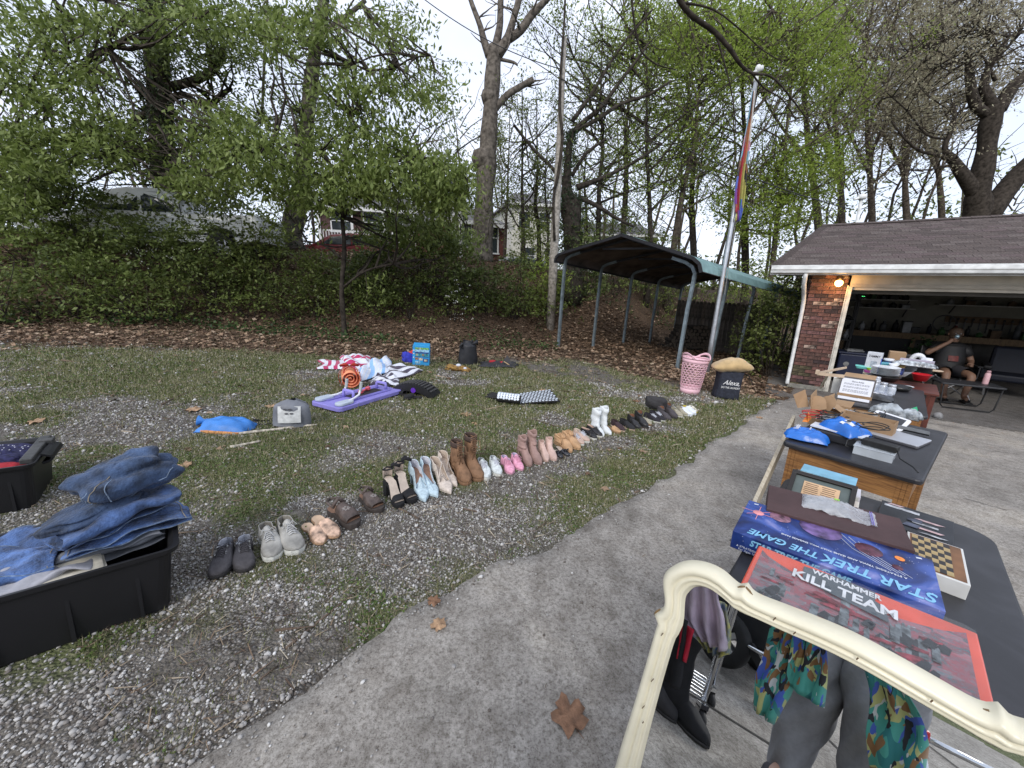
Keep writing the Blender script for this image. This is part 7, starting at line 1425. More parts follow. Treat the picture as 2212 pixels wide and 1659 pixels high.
for y in (.18,1.04):
 for x in (.08,.52): mb=MB();mb.tube([(x,y,h0-.04),(x,y-.06 if y<.5 else y+.06,.0)],.0125,10);mb.build('leg',lgm,FT_,True)
 mb=MB();mb.tube([(.08,y,.25),(.52,y,.25)],.010,8);mb.build('cross_bar',lgm,FT_,True)
# ---- flat box placed from picture points: A near-left, B near-right of the TOP face
def tbox(name,label,cat,A,B,zt,h,depth,m,group=None,extra_rz=0.,bevel=.002,part='carton'):
 a,b=atZ(A[0],A[1],zt),atZ(B[0],B[1],zt);u=(b-a);L_=u.length;rz=math.atan2(u.y,u.x)+extra_rz;root=thing(name,label,cat,(a.x,a.y,zt-h),rz,group)
 mb=MB();mb.box((L_/2,depth/2,h/2),(L_,depth,h));mb.build(part,m,root,bevel=bevel);return root,L_
def lay(root,x0,x1,y0,y1,z,m,name='printed_panel',dz=.0008,shear=0.):
 mb=MB();mb.add([(x0,y0,z+dz),(x1,y0,z+dz),(x1+shear,y1,z+dz),(x0+shear,y1,z+dz)],[(0,1,2,3)]);return mb.build(name,m,root,fix=False)
# space board game box: printed blue nebula, big slanted letters upside down to us
def spacem():
 m=bpy.data.materials.new('print_space');m.use_nodes=True;t=m.node_tree;n=t.nodes;l=t.links;b=n['Principled BSDF'];tc=n.new('ShaderNodeTexCoord')
 ns=n.new('ShaderNodeTexNoise');ns.inputs['Scale'].default_value=7;ns.inputs['Detail'].default_value=6;ns.inputs['Distortion'].default_value=1.2;l.new(tc.outputs['Object'],ns.inputs[0]);cr=n.new('ShaderNodeValToRGB');e=cr.color_ramp.elements;e.new(.5);e.new(.5)
 for i,(p,c) in enumerate([(.34,(.004,.008,.045)),(.50,(.012,.035,.17)),(.62,(.05,.10,.36)),(.74,(.26,.27,.52))]): e[i].position=p;e[i].color=lin(c)
 l.new(ns.outputs[0],cr.inputs[0]);v=n.new('ShaderNodeTexVoronoi');v.inputs['Scale'].default_value=75;l.new(tc.outputs['Object'],v.inputs[0]);c2=n.new('ShaderNodeValToRGB');c2.color_ramp.elements[0].position=.04;c2.color_ramp.elements[0].color=(1,1,1,1);c2.color_ramp.elements[1].position=.11;c2.color_ramp.elements[1].color=(0,0,0,1);l.new(v.outputs[0],c2.inputs[0])
 mx=n.new('ShaderNodeMixRGB');mx.blend_type='ADD';mx.inputs[0].default_value=.55;l.new(cr.outputs[0],mx.inputs[1]);l.new(c2.outputs[0],mx.inputs[2]);l.new(mx.outputs[0],b.inputs[0]);b.inputs['Roughness'].default_value=.35;return m
spm=spacem();lcy=mat('print_cyan',(.22,.50,.72),.4,.1,30);lw_=mat('print_palewhite',(.62,.66,.75),.4,.1);
ZS=.665
sg,SL=tbox('board_game_box','large blue space themed board game box with slanted light blue letters','board game',(1583,1146),(2044,1322),ZS,.060,.245,spm,'board games')
flat=lambda x,y,z,r=0.: Matrix.Translation((x,y,z)) @ Matrix.Rotation(r,4,'Z')
text('STAR TREK',.058,lcy,sg,flat(SL*.735,.040,.0612,PI),shear=.25,bold=.0012,sx=.80)
text('THE GAME',.046,lcy,sg,flat(SL*.28,.036,.0612,PI),shear=.25,bold=.001,sx=.80)
text('A STRATEGIC TRIVIA AND GAME THAT WILL ENGAGE FANS',.0105,lw_,sg,flat(SL*.56,.088,.0612,PI),bold=.0002)
text('STAR TREK THE GAME',.028,lcy,sg,Matrix.Translation((.170,-.0008,.040)) @ Matrix.Rotation(PI/2,4,'X'),shear=.2,bold=.001,sx=.85)
text('A STRATEGIC TRIVIA GAME',.0095,lw_,sg,Matrix.Translation((.075,-.0008,.016)) @ Matrix.Rotation(PI/2,4,'X'));text('For Ages 10 to Adult',.0095,lw_,sg,Matrix.Translation((.064,-.0008,.006)) @ Matrix.Rotation(PI/2,4,'X'))
for (x,y,r,m_) in ((.70,.175,.032,mat('print_planet',(.10,.03,.05),.4,.3,40)),(.83,.13,.012,MATS['print_planet']),(.45,.20,.055,mat('print_planet_violet',(.16,.10,.26),.4,.4,30)),(.22,.19,.030,mat('print_planet_rose',(.26,.13,.18),.4,.4,40)),(.09,.17,.016,mat('print_flare',(.75,.30,.32),.4,.1))):
 mb=MB();mb.lathe([(.0005,.0011),(r*.98,.0011),(r,.0008)],26,(SL*x,y,.0603),cap=False);mb.build('printed_planet',m_,sg,True)
mb=MB();[mb.bar((SL*.09-.05*c,.17-.05*s,.0610),(SL*.09+.05*c,.17+.05*s,.0610),.0016,.0006) for c,s in ((1,0),(0,1),(.6,.6))];mb.build('printed_star',MATS['print_flare'],sg)
mb=MB();[mb.tube([(SL*(.5+.05*i),.235-.01*i,.0606),(SL*(.62+.04*i),.15,.0609),(SL*(.80+.03*i),.10,.0606)],.0007,4) for i in range(4)];mb.build('printed_orbit',lw_,sg)
mb=MB();mb.lathe([(.001,.001),(.011,.001),(.011,0)],16,(SL*.845,.185,.0605),cap=False);mb.build('price_dot',mat('sticker_orange',(.80,.25,.05),.5),sg)
for (x,y) in ((.06,.225),(.94,.225)): mb=MB();mb.bar((SL*x-.008,y,.0608),(SL*x+.004,y+.004,.0608),.006,.0008);mb.build('worn_spot',lw_,sg)
# red miniature game box, shrink-wrapped, lying over the blue one
def ruinm():
 m=bpy.data.materials.new('print_ruins');m.use_nodes=True;t=m.node_tree;n=t.nodes;l=t.links;b=n['Principled BSDF'];tc=n.new('ShaderNodeTexCoord');mp=n.new('ShaderNodeMapping');mp.inputs['Scale'].default_value=(1,2.2,1);l.new(tc.outputs['Object'],mp.inputs[0])
 v=n.new('ShaderNodeTexVoronoi');v.inputs['Scale'].default_value=26;v.distance='CHEBYCHEV';l.new(mp.outputs[0],v.inputs[0]);ns=n.new('ShaderNodeTexNoise');ns.inputs['Scale'].default_value=30;ns.inputs['Detail'].default_value=10;ns.inputs['Roughness'].default_value=.7;ns.inputs['Distortion'].default_value=2.5;l.new(mp.outputs[0],ns.inputs[0])
 cr=n.new('ShaderNodeValToRGB');e=cr.color_ramp.elements;[e.new(.5) for _ in range(4)]
 for i,(p,c) in enumerate([(.34,(.012,.016,.02)),(.44,(.08,.12,.14)),(.50,(.16,.015,.025)),(.55,(.26,.04,.055)),(.60,(.05,.07,.085)),(.68,(.36,.40,.42))]): e[i].position=p;e[i].color=lin(c)
 l.new(ns.outputs[0],cr.inputs[0]);sp=n.new('ShaderNodeSeparateColor');l.new(v.outputs['Color'],sp.inputs[0]);c2=n.new('ShaderNodeValToRGB');c2.color_ramp.interpolation='CONSTANT';e=c2.color_ramp.elements;[e.new(.5) for _ in range(2)]
 for i,(p,c) in enumerate([(0,(.035,.045,.05)),(.35,(.24,.035,.05)),(.62,(.15,.18,.19)),(.84,(.38,.14,.16))]): e[i].position=p;e[i].color=lin(c)
 l.new(sp.outputs[0],c2.inputs[0]);mx=n.new('ShaderNodeMixRGB');mx.inputs[0].default_value=.35;l.new(cr.outputs[0],mx.inputs[1]);l.new(c2.outputs[0],mx.inputs[2]);l.new(mx.outputs[0],b.inputs[0]);b.inputs['Roughness'].default_value=.3;b.inputs['Coat Weight'].default_value=.6;b.inputs['Coat Roughness'].default_value=.12;return m
rum=ruinm();orr=mat('print_redorange',(.62,.065,.025),.35,.12,9,.15,30,coat=.5);gband=mat('print_gunmetal',(.08,.10,.115),.4,.2,12)
ZW=.735;a_,b_=atZ(1640,1176,ZW),atZ(2112,1366,ZW);u_=b_-a_;WL=u_.length;rz=math.atan2(u_.y,u_.x);wg=thing('board_game_box','red and grey miniatures game box in shrink wrap, nearest the mirror','board game',(a_.x,a_.y,ZW-.075),rz,'board games');wg.rotation_euler=(.03,.0,rz)
mb=MB();mb.box((WL/2,-.1425,.0375),(WL,.285,.075));mb.build('carton',orr,wg,bevel=.004)
WD=.285
mb=MB();n_c=24;vs=[]
for i in range(n_c+1):
 u=i/n_c;y1=-.018-.055*math.sin(PI*min(1,u*1.02))**.6;vs+=[(.012+(WL-.03)*u,y1,.0762),(.012+(WL-.03)*u,-WD+.006,.0762)]
mb.add(vs,[(2*i,2*i+1,2*i+3,2*i+2) for i in range(n_c)]);mb.build('printed_picture',rum,wg)
mb=MB();mb.add([(0,0,0),(WL,0,0),(WL,0,.06),(0,0,.06)],[(0,1,2,3)]);q=mb.build('printed_side',rum,wg);q.location=(0,-WD-.0012,.006)
mb=MB();mb.add([(0,0,0),(0,-WD,0),(0,-WD,.06),(0,0,.06)],[(0,1,2,3)]);q=mb.build('printed_side',rum,wg);q.location=(-.0012,0,.006)
bn=MB();bn.add([(WL*.26,-.020,.0793),(WL*.42,-.010,.0793),(WL*.60,-.010,.0793),(WL*.60,-.042,.0793),(WL*.64,-.050,.0793),(WL*.66,-.098,.0793),(WL*.27,-.075,.0793)],[(0,1,2,3,4,5,6)]);bn.build('title_banner',gband,wg,fix=False)
text('WARHAMMER',.024,mat('print_silver',(.60,.62,.64),.3,.1),wg,flat(WL*.465,-.026,.0798,0),bold=.0006,sx=.82)
text('KILL TEAM',.044,MATS['print_silver'],wg,flat(WL*.455,-.064,.0798,0),bold=.0012,sx=.92)
rq=random.Random(8);tw_=mat('print_rubble',(.11,.13,.14),.4,.6,70);rb2=mat('print_brickred',(.22,.03,.045),.4,.45,70);sb2=mat('print_shadow',(.02,.025,.03),.4,.3,60)
def inpic(x,y): return-WD+.03<y<-.030-.055*math.sin(PI*min(1,max(0,x/WL)))**.6-.02
for i in range(120):
 x,y=rq.uniform(.03,WL-.05),rq.uniform(-WD+.03,-.05);s_=rq.uniform(.007,.017);k=rq.random()
 if not inpic(x,y): continue
 z=.0766+.00002*i;mb=MB()
 if k<.45: n_t=rq.randint(2,5);mb.add([(x-s_*.5,y-s_*1.8,z)]+[(x-s_*.5+s_*j/n_t,y+s_*(1.4+rq.uniform(0,1.2)),z) for j in range(n_t+1)]+[(x+s_*.5,y-s_*1.8,z)],[tuple(range(n_t+3))]);mb.build('printed_tower',tw_,wg,fix=False)
 elif k<.8: r=rq.uniform(-.2,.5);c,s2=math.cos(r),math.sin(r);P_=[(-1.6,-.35),(1.7,-.35),(1.9,.2),(.6,.35),(-1.3,.3)];mb.add([(x+s_*1.3*(p*c-q*s2),y+s_*1.3*(p*s2+q*c),z) for p,q in P_],[(0,1,2,3,4)]);mb.build('printed_platform',rb2,wg,fix=False)
 else: mb.add([(x-s_,y-s_,z),(x+s_*.6,y-s_*1.2,z),(x+s_,y+s_*.5,z),(x,y+s_*1.1,z)],[(0,1,2,3)]);mb.build('printed_shadow',sb2,wg,fix=False)
wrp=mat('shrink_wrap',(.9,.9,.9),.08,0,spec=.8,alpha=.05);mb=MB();mb.grid(lambda u,v: (.004+(WL-.008)*u,-.004-(WD-.008)*v,.0825+.0018*math.sin(23*u+9*v)+.0016*math.sin(40*v-12*u)+.0012*math.sin(61*u)),60,24);mb.build('shrink_wrap',wrp,wg,True,fix=False)
# maroon flat box with the zip bag on it
mar=mat('card_maroon',(.075,.042,.042),.7,.1,9,.15);mg,ML=tbox('game_box','plain maroon flat box under the zip bag','box',(1656,1098),(1978,1190),.675,.060,.20,mar,'board games')
zp=mat('zip_plastic',(.78,.80,.84),.12,.1,12,.6,40,spec=.8,alpha=.38);gst=mat('grey_pieces',(.20,.215,.23),.5,.35,60,.8,120)
zc=atZ(1800,1092,.69);zb_=thing('zip_bag','clear zip bag of grey pieces lying on the maroon box','plastic bag',(zc.x,zc.y,.675),math.atan2(mg.matrix_basis[1][0],mg.matrix_basis[0][0])-.05);mb=MB();mb.grid(lambda u,v: (-.12+.19*u,-.06+.12*v,.003+.030*max(0,math.sin(PI*u))**.6*max(0,math.sin(PI*v))**.7+.004*wr(u,v,1,8)),30,20);mb.build('pieces',gst,zb_,True,fix=False)
mb=MB();mb.grid(lambda u,v: (-.13+.30*u,-.075+.15*v,.005+.036*max(0,math.sin(PI*min(1,u*1.25)))**.6*max(0,math.sin(PI*v))**.6+.004*wr(u*2,v*2,3,9)),40,24);mb.build('film',zp,zb_,True,fix=False)
zb_.scale=(.66,.66,.8);mb=MB();mb.box((.150,0,.010),(.003,.14,.003));mb.box((.157,0,.010),(.003,.14,.003));mb.build('zip_strip',mat('zip_violet',(.25,.22,.55),.4),zb_);mb=MB();mb.box((.01,.02,.043),(.022,.016,.001));mb.build('green_tag',mat('tag_green',(.30,.60,.08),.5),zb_)
# dark picture panel and chess box
dp,DL=tbox('board_game_box','dark flat box printed with pale streaks and finger shapes, behind the maroon box','board game',(1890,1122),(2060,1180),.628,.028,.20,mat('print_nearblack',(.02,.022,.026),.4,.3,12),'board games')
for i,(x,y,w_,h_,c) in enumerate(((.30,.165,.5,.02,0),(.18,.185,.2,.012,1),(.62,.12,.34,.013,1),(.64,.085,.34,.013,0),(.68,.05,.32,.013,1),(.70,.018,.28,.010,0),(.5,.10,.2,.03,2),(.45,.05,.2,.03,2))): lay(dp,DL*(x-w_/2),DL*(x+w_/2),y-h_/2,y+h_/2,.028+.0003*i,(mat('print_palegrey',(.42,.43,.45),.4,.3,40),mat('print_flesh',(.55,.38,.38),.4,.2,40),mat('print_slate',(.07,.08,.12),.4,.4,30))[c],shear=.01*(i % 3))
whc=mat('card_white',(.62,.62,.59),.6,.08,8,.1);cb,CL=tbox('chess_box','white cardboard box with a tan and black chequered board on top','chess box',(1960,1216),(2098,1266),.648,.048,.215,whc,'board games')
wl3=mat('wood_walnut',(.20,.095,.04),.5,.2,14);sqt=mat('square_tan',(.40,.29,.13),.45,.12,14);sqb=mat('square_black',(.025,.022,.02),.45,.1)
lay(cb,.006,CL-.006,.006,.209,.048,wl3,'board_rim');me_={}
for i in range(8):
 for j in range(6):
  sx_=(CL-.040)/6;sy_=.19/8;x0=.010+j*sx_;y0=.011+i*sy_;m_=sqt if (i+j) % 2 else sqb
  if m_ not in me_: mb=MB();mb.box((0,0,0),(sx_,sy_,.0012));me_[m_]=mb.mesh('square',m_)
  o=bpy.data.objects.new('square',me_[m_]);COL.objects.link(o);o.parent=cb;o.location=(x0+sx_/2,y0+sy_/2,.0498)
# framed page, comic cover, books
fx=atZ(1695,1062,.66);fr=thing('picture_frame','dark framed old printed page propped behind the games','picture frame',(fx.x,fx.y,.602),RT+.02);fr.rotation_euler=(-.95,0,RT+.02)
fk=mat('frame_black',(.02,.017,.015),.4,.1);mt_=mat('mat_greygreen',(.10,.125,.12),.7,.08);pp=mat('paper_sepia',(.55,.37,.22),.8,.12,12);FWd,FHt=.20,.17
for c,d in (((FWd/2,0,.008),(FWd,.02,.016)),((FWd/2,0,FHt-.008),(FWd,.02,.016)),((.008,0,FHt/2),(.016,.02,FHt-.03)),((FWd-.008,0,FHt/2),(.016,.02,FHt-.03))): mb=MB();mb.box(c,d);mb.build('frame_bar',fk,fr,bevel=.002)
mb=MB();mb.box((FWd/2,.004,FHt/2),(FWd-.03,.006,FHt-.03));mb.build('mount',mt_,fr);mb=MB();mb.box((FWd/2,-.001,FHt/2),(FWd-.09,.003,FHt-.07));pg_=mb.build('page',pp,fr)
mb=MB();rq=random.Random(4)
for c in (0,1):
 for i in range(11): w_=rq.uniform(.034,.046);mb.box((FWd/2-.026+.052*c-.003,-.0032,.042+i*.0085),(w_,.0006,.0026))
q=mb.build('printed_lines',mat('ink_brown',(.16,.10,.07),.8),fr);q['kind']='stuff'
mg2,GL=tbox('magazine','comic card game box with yellow lettering against the frame foot','card game',(1692,1066),(1762,1084),.668,.020,.07,mat('print_comic',(.42,.28,.22),.5,.5,40),None);mg2.rotation_euler[0]=-.35
text('MUNCHKIN',.026,mat('print_yellow',(.75,.50,.06),.5),mg2,flat(GL*.40,.040,.0208),bold=.001,sx=.6);lay(mg2,GL*.62,GL*.95,.01,.06,.020,mat('print_plum',(.20,.04,.10),.5,.3,50));lay(mg2,GL*.30,GL*.5,.004,.022,.0204,lw_)
for i,(c,w_) in enumerate((((.20,.42,.55),.17),((.70,.68,.62),.16),((.60,.58,.62),.18),((.36,.14,.10),.16),((.68,.66,.60),.17))):
 q=fx+TXv*(.02+.006*i)+TYv*(.15-.004*i);b0=thing('book',('pale blue book on top behind the frame','cream book second in the stack behind the frame','lilac-grey book in the middle of the stack behind the frame','thin russet book low in the stack behind the frame','cream book at the bottom of the stack behind the frame')[i],'book',(q.x,q.y,.602+.021*(4-i)),RT+.03*(i % 3)-.02,'books behind the frame')
 mb=MB();mb.box((w_/2,.04,.010),(w_,.08,.020));mb.build('cover',mat('book_%d' % i,c,.5,.08),b0,bevel=.001);mb=MB();mb.box((w_/2,-.0006,.010),(w_-.01,.002,.013));mb.build('page_block',pp if i % 2 else whc,b0)
# dark leather sleeve at the far left of the folding table and pale board standing beside the tables
q=thing('laptop_sleeve','dark grey sleeve lying at the far left corner of the folding table','sleeve',FT_.matrix_basis @ Vector((.015,.86,h0)),RT+.02);mb=MB();mb.prism(rrect(.15,.34,.03,cx=.085,cy=.17),.001,.014);mb.build('sleeve',mat('neoprene_grey',(.055,.052,.054),.8,.1,30,.2),q,bevel=.004)
plk=wood(bpy.data.materials.new('wood_pale_plank'),(.52,.46,.35),(.36,.30,.21),(14,2,2),.7);a_=atZ(1640,1070,.18);b_=atZ(1712,912,.43)
mb=MB();d_=(b_-a_).normalized();mb.bar(a_-d_*.35,b_+d_*.02,.02,.10);pk2=mb.build('plank',plk,None);tag(pk2,'long pale plank leaning along the left side of the lab table','plank')
for ang in (0,): pass
a_=atZ(1773,836,-.05);b_=atZ(1792,803,.28);mb=MB();mb.bar(a_,b_,.015,.06);mb.build('x',plk,None);bpy.data.objects['x'].name='plank.001';tag(bpy.data.objects['plank.001'],'short pale board leaning against the farther lab table near the door jamb','plank')
# ---- on the nearer lab table (local: x right, y away, z up from the top)
def on1(x,y,z=0.): return lab1.matrix_basis @ Vector((x,y,h1+z))
def on2(x,y,z=0.): return lab2.matrix_basis @ Vector((x,y,h2+z))
def T(name,label,cat,P,rz,group=None): return thing(name,label,cat,P,rz,group)
card=mat('cardboard',(.34,.22,.125),.85,.08,9,.15,60);cardl=mat('cardboard_light',(.48,.34,.24),.85,.08,9,.1);card_in=mat('cardboard_inside',(.40,.27,.19),.85,.08,9)
clear=mat('plastic_clear',(.75,.80,.84),.1,.1,6,spec=.8,alpha=.42);greybag=mat('bag_greyfilm',(.33,.36,.38),.3,.4,22,.9,50,spec=.6);bkp=mat('plastic_matteblack',(.022,.022,.024),.5,.1);silv=mat('laptop_silver',(.52,.54,.58),.35,.06,2,metal=.4);cab=mat('cable_black',(.015,.015,.015),.45);whg=mat('plastic_sheet_white',(.68,.70,.74),.4,.06)
def at1(px,py,z=0.): return atZ(px,py,Z1+z)
def at2(px,py,z=0.): return atZ(px,py,Z2+z)
# two blue pouches
for i,(c,sz,rz_,lab) in enumerate((((1741,948),(.22,.17),.25,'flat bright blue printed pouch at the left front of the nearer lab table'),((1816,951),(.22,.17),-.45,'crumpled bright blue printed pouch with product photo right of the flat one'))):
 p=at1(*c);o=T('blue_pouch',lab,'pouch',p+Vector((0,0,.006+.05*i)),r1+rz_,'blue printed pouches');mb=MB();pouch(mb,sz[0],sz[1],.05+.02*i,2.+i,24,18);mb.build('pouch_film',mat('film_blue',(.015,.16,.60),.3,.15,9,.5,22,spec=.6),o,True,fix=False)
 if i==0: text('Yayalab',.036,wl2,o,Matrix.Translation((-.055,.0,.062)) @ Matrix.Rotation(1.45,4,'Z'),bold=.0003);text('cat wash',.016,wl2,o,Matrix.Translation((.01,.01,.064)) @ Matrix.Rotation(1.45,4,'Z'))
 else:
  for (x,y,w_,c_) in ((-.02,.035,.05,whp),(.035,-.03,.055,whp)): mb=MB();mb.grid(lambda u,v: (x-w_/2+w_*u,y-w_/2+w_*v,.083-.8*(x-w_/2+w_*u)**2*6-.6*(y-w_/2+w_*v)**2*6),5,5);mb.build('printed_photo',c_,o,True,fix=False)
  for (x,y) in ((-.02,.035),(.04,-.03)): mb=MB();mb.box((x,y,.087),(.02,.028,.002),(0,0,.5));mb.build('printed_item',bkp,o)
p=at1(1800,910);o=T('foam_sheet','white flat sheet under the cables and bags','sheet',on1(.05,.26,.07),r1+.0);mb=MB();mb.box((.15,.03,0),(.27,.10,.008),(.0,.0,.0));mb.build('sheet',whg,o)
o=T('supply_pile','low heap of dark packaged electronics under the white sheet','packages',on1(.04,.24,0),r1);mb=MB();mb.box((.16,.05,.03),(.28,.12,.06));mb.build('package',bkp,o,bevel=.01)
# cables: red and black coils
def coil(label,c,r,turns,m,seed,thick=.0022,P=None,cat='cable'):
 rq=random.Random(seed);pts=[];k=int(turns*14)
 for i in range(k+1): a=2*PI*i/14;rr=r*(1+.25*math.sin(a*.37+seed)+rq.uniform(-.05,.05));pts.append(Vector((rr*math.cos(a)*1.25,rr*math.sin(a)*.8,.006+.012*abs(math.sin(a*.7+seed))+.0008*i)))
 mb=MB();mb.tube(pts,thick,6);o=mb.build('cable',m,None,True);o.location=P;return tag(o,label,cat,'loose cables on the lab tables')
coil('tangled thin red cable at the far left edge of the nearer lab table',None,.05,4,mat('cable_red',(.45,.02,.02),.45),1,P=on1(.03,.40,.07));coil('coiled black cable beside the red one',None,.048,5,cab,2,.003,P=on1(.12,.37,.08));coil('black cable loop behind the cardboard box',None,.06,2.5,cab,5,.003,P=on1(.34,.34,.10));coil('black cables in the grey tray behind the open box',None,.07,3,cab,7,.003,P=on1(.23,.84,.05))
mb=MB();mb.add([(0,0,0),(.03,0,.005),(.035,.05,.01),(.01,.06,.05),(0,.06,.01)],[(0,1,2,3,4)]);o=mb.build('orange_envelope',mat('paper_orange',(.75,.25,.05),.6),None,solid=.003);o.location=on1(-.005,.35,.05);o.rotation_euler=(.3,0,r1);tag(o,'bright orange envelope sticking up at the far left of the nearer lab table','envelope')
for i,(x,y,a,lab) in enumerate(((.20,.33,.2,'thin clear bag of parts on the white sheet'),(.14,.42,-.3,'clear bag of silver parts behind the cables'))):
 o=T('parts_bag',lab,'plastic bag',on1(x,y,.075),r1+a,'small clear parts bags');mb=MB();pouch(mb,.17,.09,.03,3+i,20,14);mb.build('film',clear,o,True,fix=False);mb=MB();[mb.box((-.05+.025*k,.01*math.sin(k*2),.012),(.018,.03,.012),(0,0,k)) for k in range(5)];q=mb.build('parts',silv,o);q['kind']='stuff'
# cardboard boxes
def carton(label,P,rz,L_,W,h,flaps,m=card,name='cardboard_box',fill=None):
 o=T(name,label,'cardboard box',P,rz,'open cardboard boxes');th=.004
 for c,d in (((L_/2,th/2,h/2),(L_,th,h)),((L_/2,W-th/2,h/2),(L_,th,h)),((th/2,W/2,h/2),(th,W-2*th,h)),((L_-th/2,W/2,h/2),(th,W-2*th,h))): mb=MB();mb.box(c,d);mb.build('side',m,o)
 mb=MB();mb.box((L_/2,W/2,th/2),(L_-2*th,W-2*th,th));mb.build('bottom',card_in,o)
 for (poly) in flaps: mb=MB();mb.add(poly,[tuple(range(len(poly)))]);mb.build('flap',cardl if len(poly)>4 else m,o,fix=False,solid=.003)
 if fill: mb=MB();mb.grid(lambda u,v: (.01+(L_-.02)*u,.01+(W-.02)*v,h*.82+.010*wr(u,v,1,14)),24,12);mb.build(fill[0],fill[1],o,True,fix=False)
 return o
carton('open mailer box of clear wrapped parts in the middle of the nearer lab table',at1(1784,905),r1-.0,.26,.12,.085,[[(0,.12,.085),(.0,.20,.11),(.10,.20,.115),(.10,.12,.085)],[(.0,0,.085),(-.03,-.01,.16),(-.01,.12,.17),(.0,.12,.085)]],fill=('wrapped_parts',clear))
lp=lambda cx,cz,r,a0: [(cx+r*math.cos(math.radians(a)),.12,cz+r*math.sin(math.radians(a))) for a in range(a0,a0+181,20)]
carton('long cardboard box with printed lettering behind the mailer box',on1(.13,.62,0),r1-.03,.27,.10,.10,[[(.0,.10,.10),(-.08,.14,.13),(-.08,.02,.14),(.0,.0,.10)]])
o=carton('cardboard box with raised rounded flaps at the left of the nearer lab table',on1(-.01,.50,0),r1+.05,.16,.18,.10,[[(0,.0,.10),(-.02,.02,.20),(-.02,.15,.22),(0,.18,.10)],[(-.08,.03,.09),(-.12,.02,.18),(-.07,.08,.22),(-.02,.05,.11)]])
for (c,r,tilt,rz_) in (((.02,.05,.15),.048,(1.15,-.35,.3),0),((.07,.10,.155),.046,(1.3,.25,-.3),0)):
 mb=MB();pts=[(r*math.cos(math.radians(a)),r*math.sin(math.radians(a))) for a in range(0,181,12)]+[(-r*.8,-r*1.1),(r*.8,-r*1.1)];mb.prism(pts,0,.004);q=mb.build('rounded_flap',card,o);q.matrix_local=tfm(c,tilt)
text('HANDLE WITH CARE',.016,mat('print_brown',(.14,.09,.05),.8),o,Matrix.Identity(4)) if False else None
# grey grid tray, grey film bags, tablet
o=T('tray','grey perforated plastic tray across the back of the nearer lab table','tray',at1(1858,905,.03),r1-.0);mb=MB();mb.box((.16,.0,.0),(.36,.055,.022),(-.4,0,0));mb.build('tray_body',mat('tray_grey',(.13,.14,.15),.6,.1),o,bevel=.003);mb=MB();mb.box((.01,0,0),(.012,.03,.003));tm_=mb.mesh('slot',mat('tray_slot',(.24,.26,.28),.6))
for i in range(15): q=bpy.data.objects.new('slot',tm_);COL.objects.link(q);q.parent=o;q.matrix_local=tfm((-.01+.0225*i,-.006,.0125),(-.4,0,.35 if i % 2 else-.35))
for i,(px,py,s,lab) in enumerate(((1915,898,(.20,.12,.075),'grey crumpled film bag behind the tray'),(1962,905,(.13,.11,.06),'smaller film bag with a green corner at the right end'))):
 o=T('film_bag',lab,'plastic bag',at1(px,py,0)+LW_*.03,r1-.2*i,'grey film bags');mb=MB();pouch(mb,s[0],s[1],s[2],4.2+i*2,30,22);mb.build('film',greybag,o,True,fix=False)
 mb=MB();mb.box((.0,-.02,.012),(s[0]*.6,.05,.02));mb.build('dark_contents',bkp,o)
 if i: mb=MB();mb.add([(-.03,.02,.05),(.03,.03,.055),(.01,.05,.085)],[(0,1,2)]);mb.build('green_corner',mat('film_green',(.03,.35,.16),.4),o,solid=.002)
o=T('tablet','white framed tablet leaning behind the grey film bag','tablet',on1(.34,.86,.05),r1-.2);o.rotation_euler=(.5,.1,r1-.2);mb=MB();mb.prism(rrect(.19,.13,.015),0,.008);mb.build('casing',whp,o,bevel=.002);mb=MB();mb.box((0,0,.0086),(.145,.10,.001));mb.build('screen',mat('screen_dark',(.02,.022,.028),.1,spec=.7),o)
# laptop, power brick, organiser
a_,b_=at1(1862,932,.018),at1(1965,966,.018);u_=(b_-a_);lt=T('laptop','closed silver laptop on the right side of the nearer lab table','laptop',atZ(1925,944,Z1+.001),r1-.18);mb=MB();mb.prism(rrect(.31,.215,.012),.0,.012);mb.build('base',mat('laptop_edge',(.10,.10,.11),.4),lt,bevel=.002);mb=MB();mb.prism(rrect(.31,.215,.012),.0125,.019);mb.build('lid',silv,lt,bevel=.002)
o=T('organiser_box','clear plastic parts organiser with hinged lid at the front of the nearer lab table','organiser',atZ(1886,985,Z1),r1+.02);OW,OD,OH=.165,.095,.045
for c,d in (((0,-OD/2,OH/2),(OW,.002,OH)),((0,OD/2,OH/2),(OW,.002,OH)),((-OW/2,0,OH/2),(.002,OD-.004,OH)),((OW/2,0,OH/2),(.002,OD-.004,OH)),((-.02,0,OH/2),(.002,OD-.004,OH*.8)),((.03,0,OH/2),(.002,OD-.004,OH*.8))): mb=MB();mb.box(c,d);mb.build('wall',clear,o)
mb=MB();mb.box((0,0,.002),(OW-.004,OD-.004,.002));mb.build('floor',clear,o);mb=MB();mb.box((0,0,OH+.004),(OW+.01,OD+.01,.006));mb.build('lid',clear,o,bevel=.002);mb=MB();rq=random.Random(2);[mb.box((rq.uniform(0,.07),rq.uniform(-.03,.03),.01),(.014,.01,.008),(rq.random(),rq.random(),rq.random())) for i in range(16)];q=mb.build('small_parts',silv,o);q['kind']='stuff'
o=T('power_brick','black laptop power brick resting on the organiser and laptop','power brick',atZ(1902,961,Z1+.072)+Vector((0,0,.0)),r1-.12);mb=MB();mb.box((0,0,0),(.15,.06,.034));mb.build('casing',mat('brick_black',(.018,.018,.018),.45,.1),o,bevel=.004);
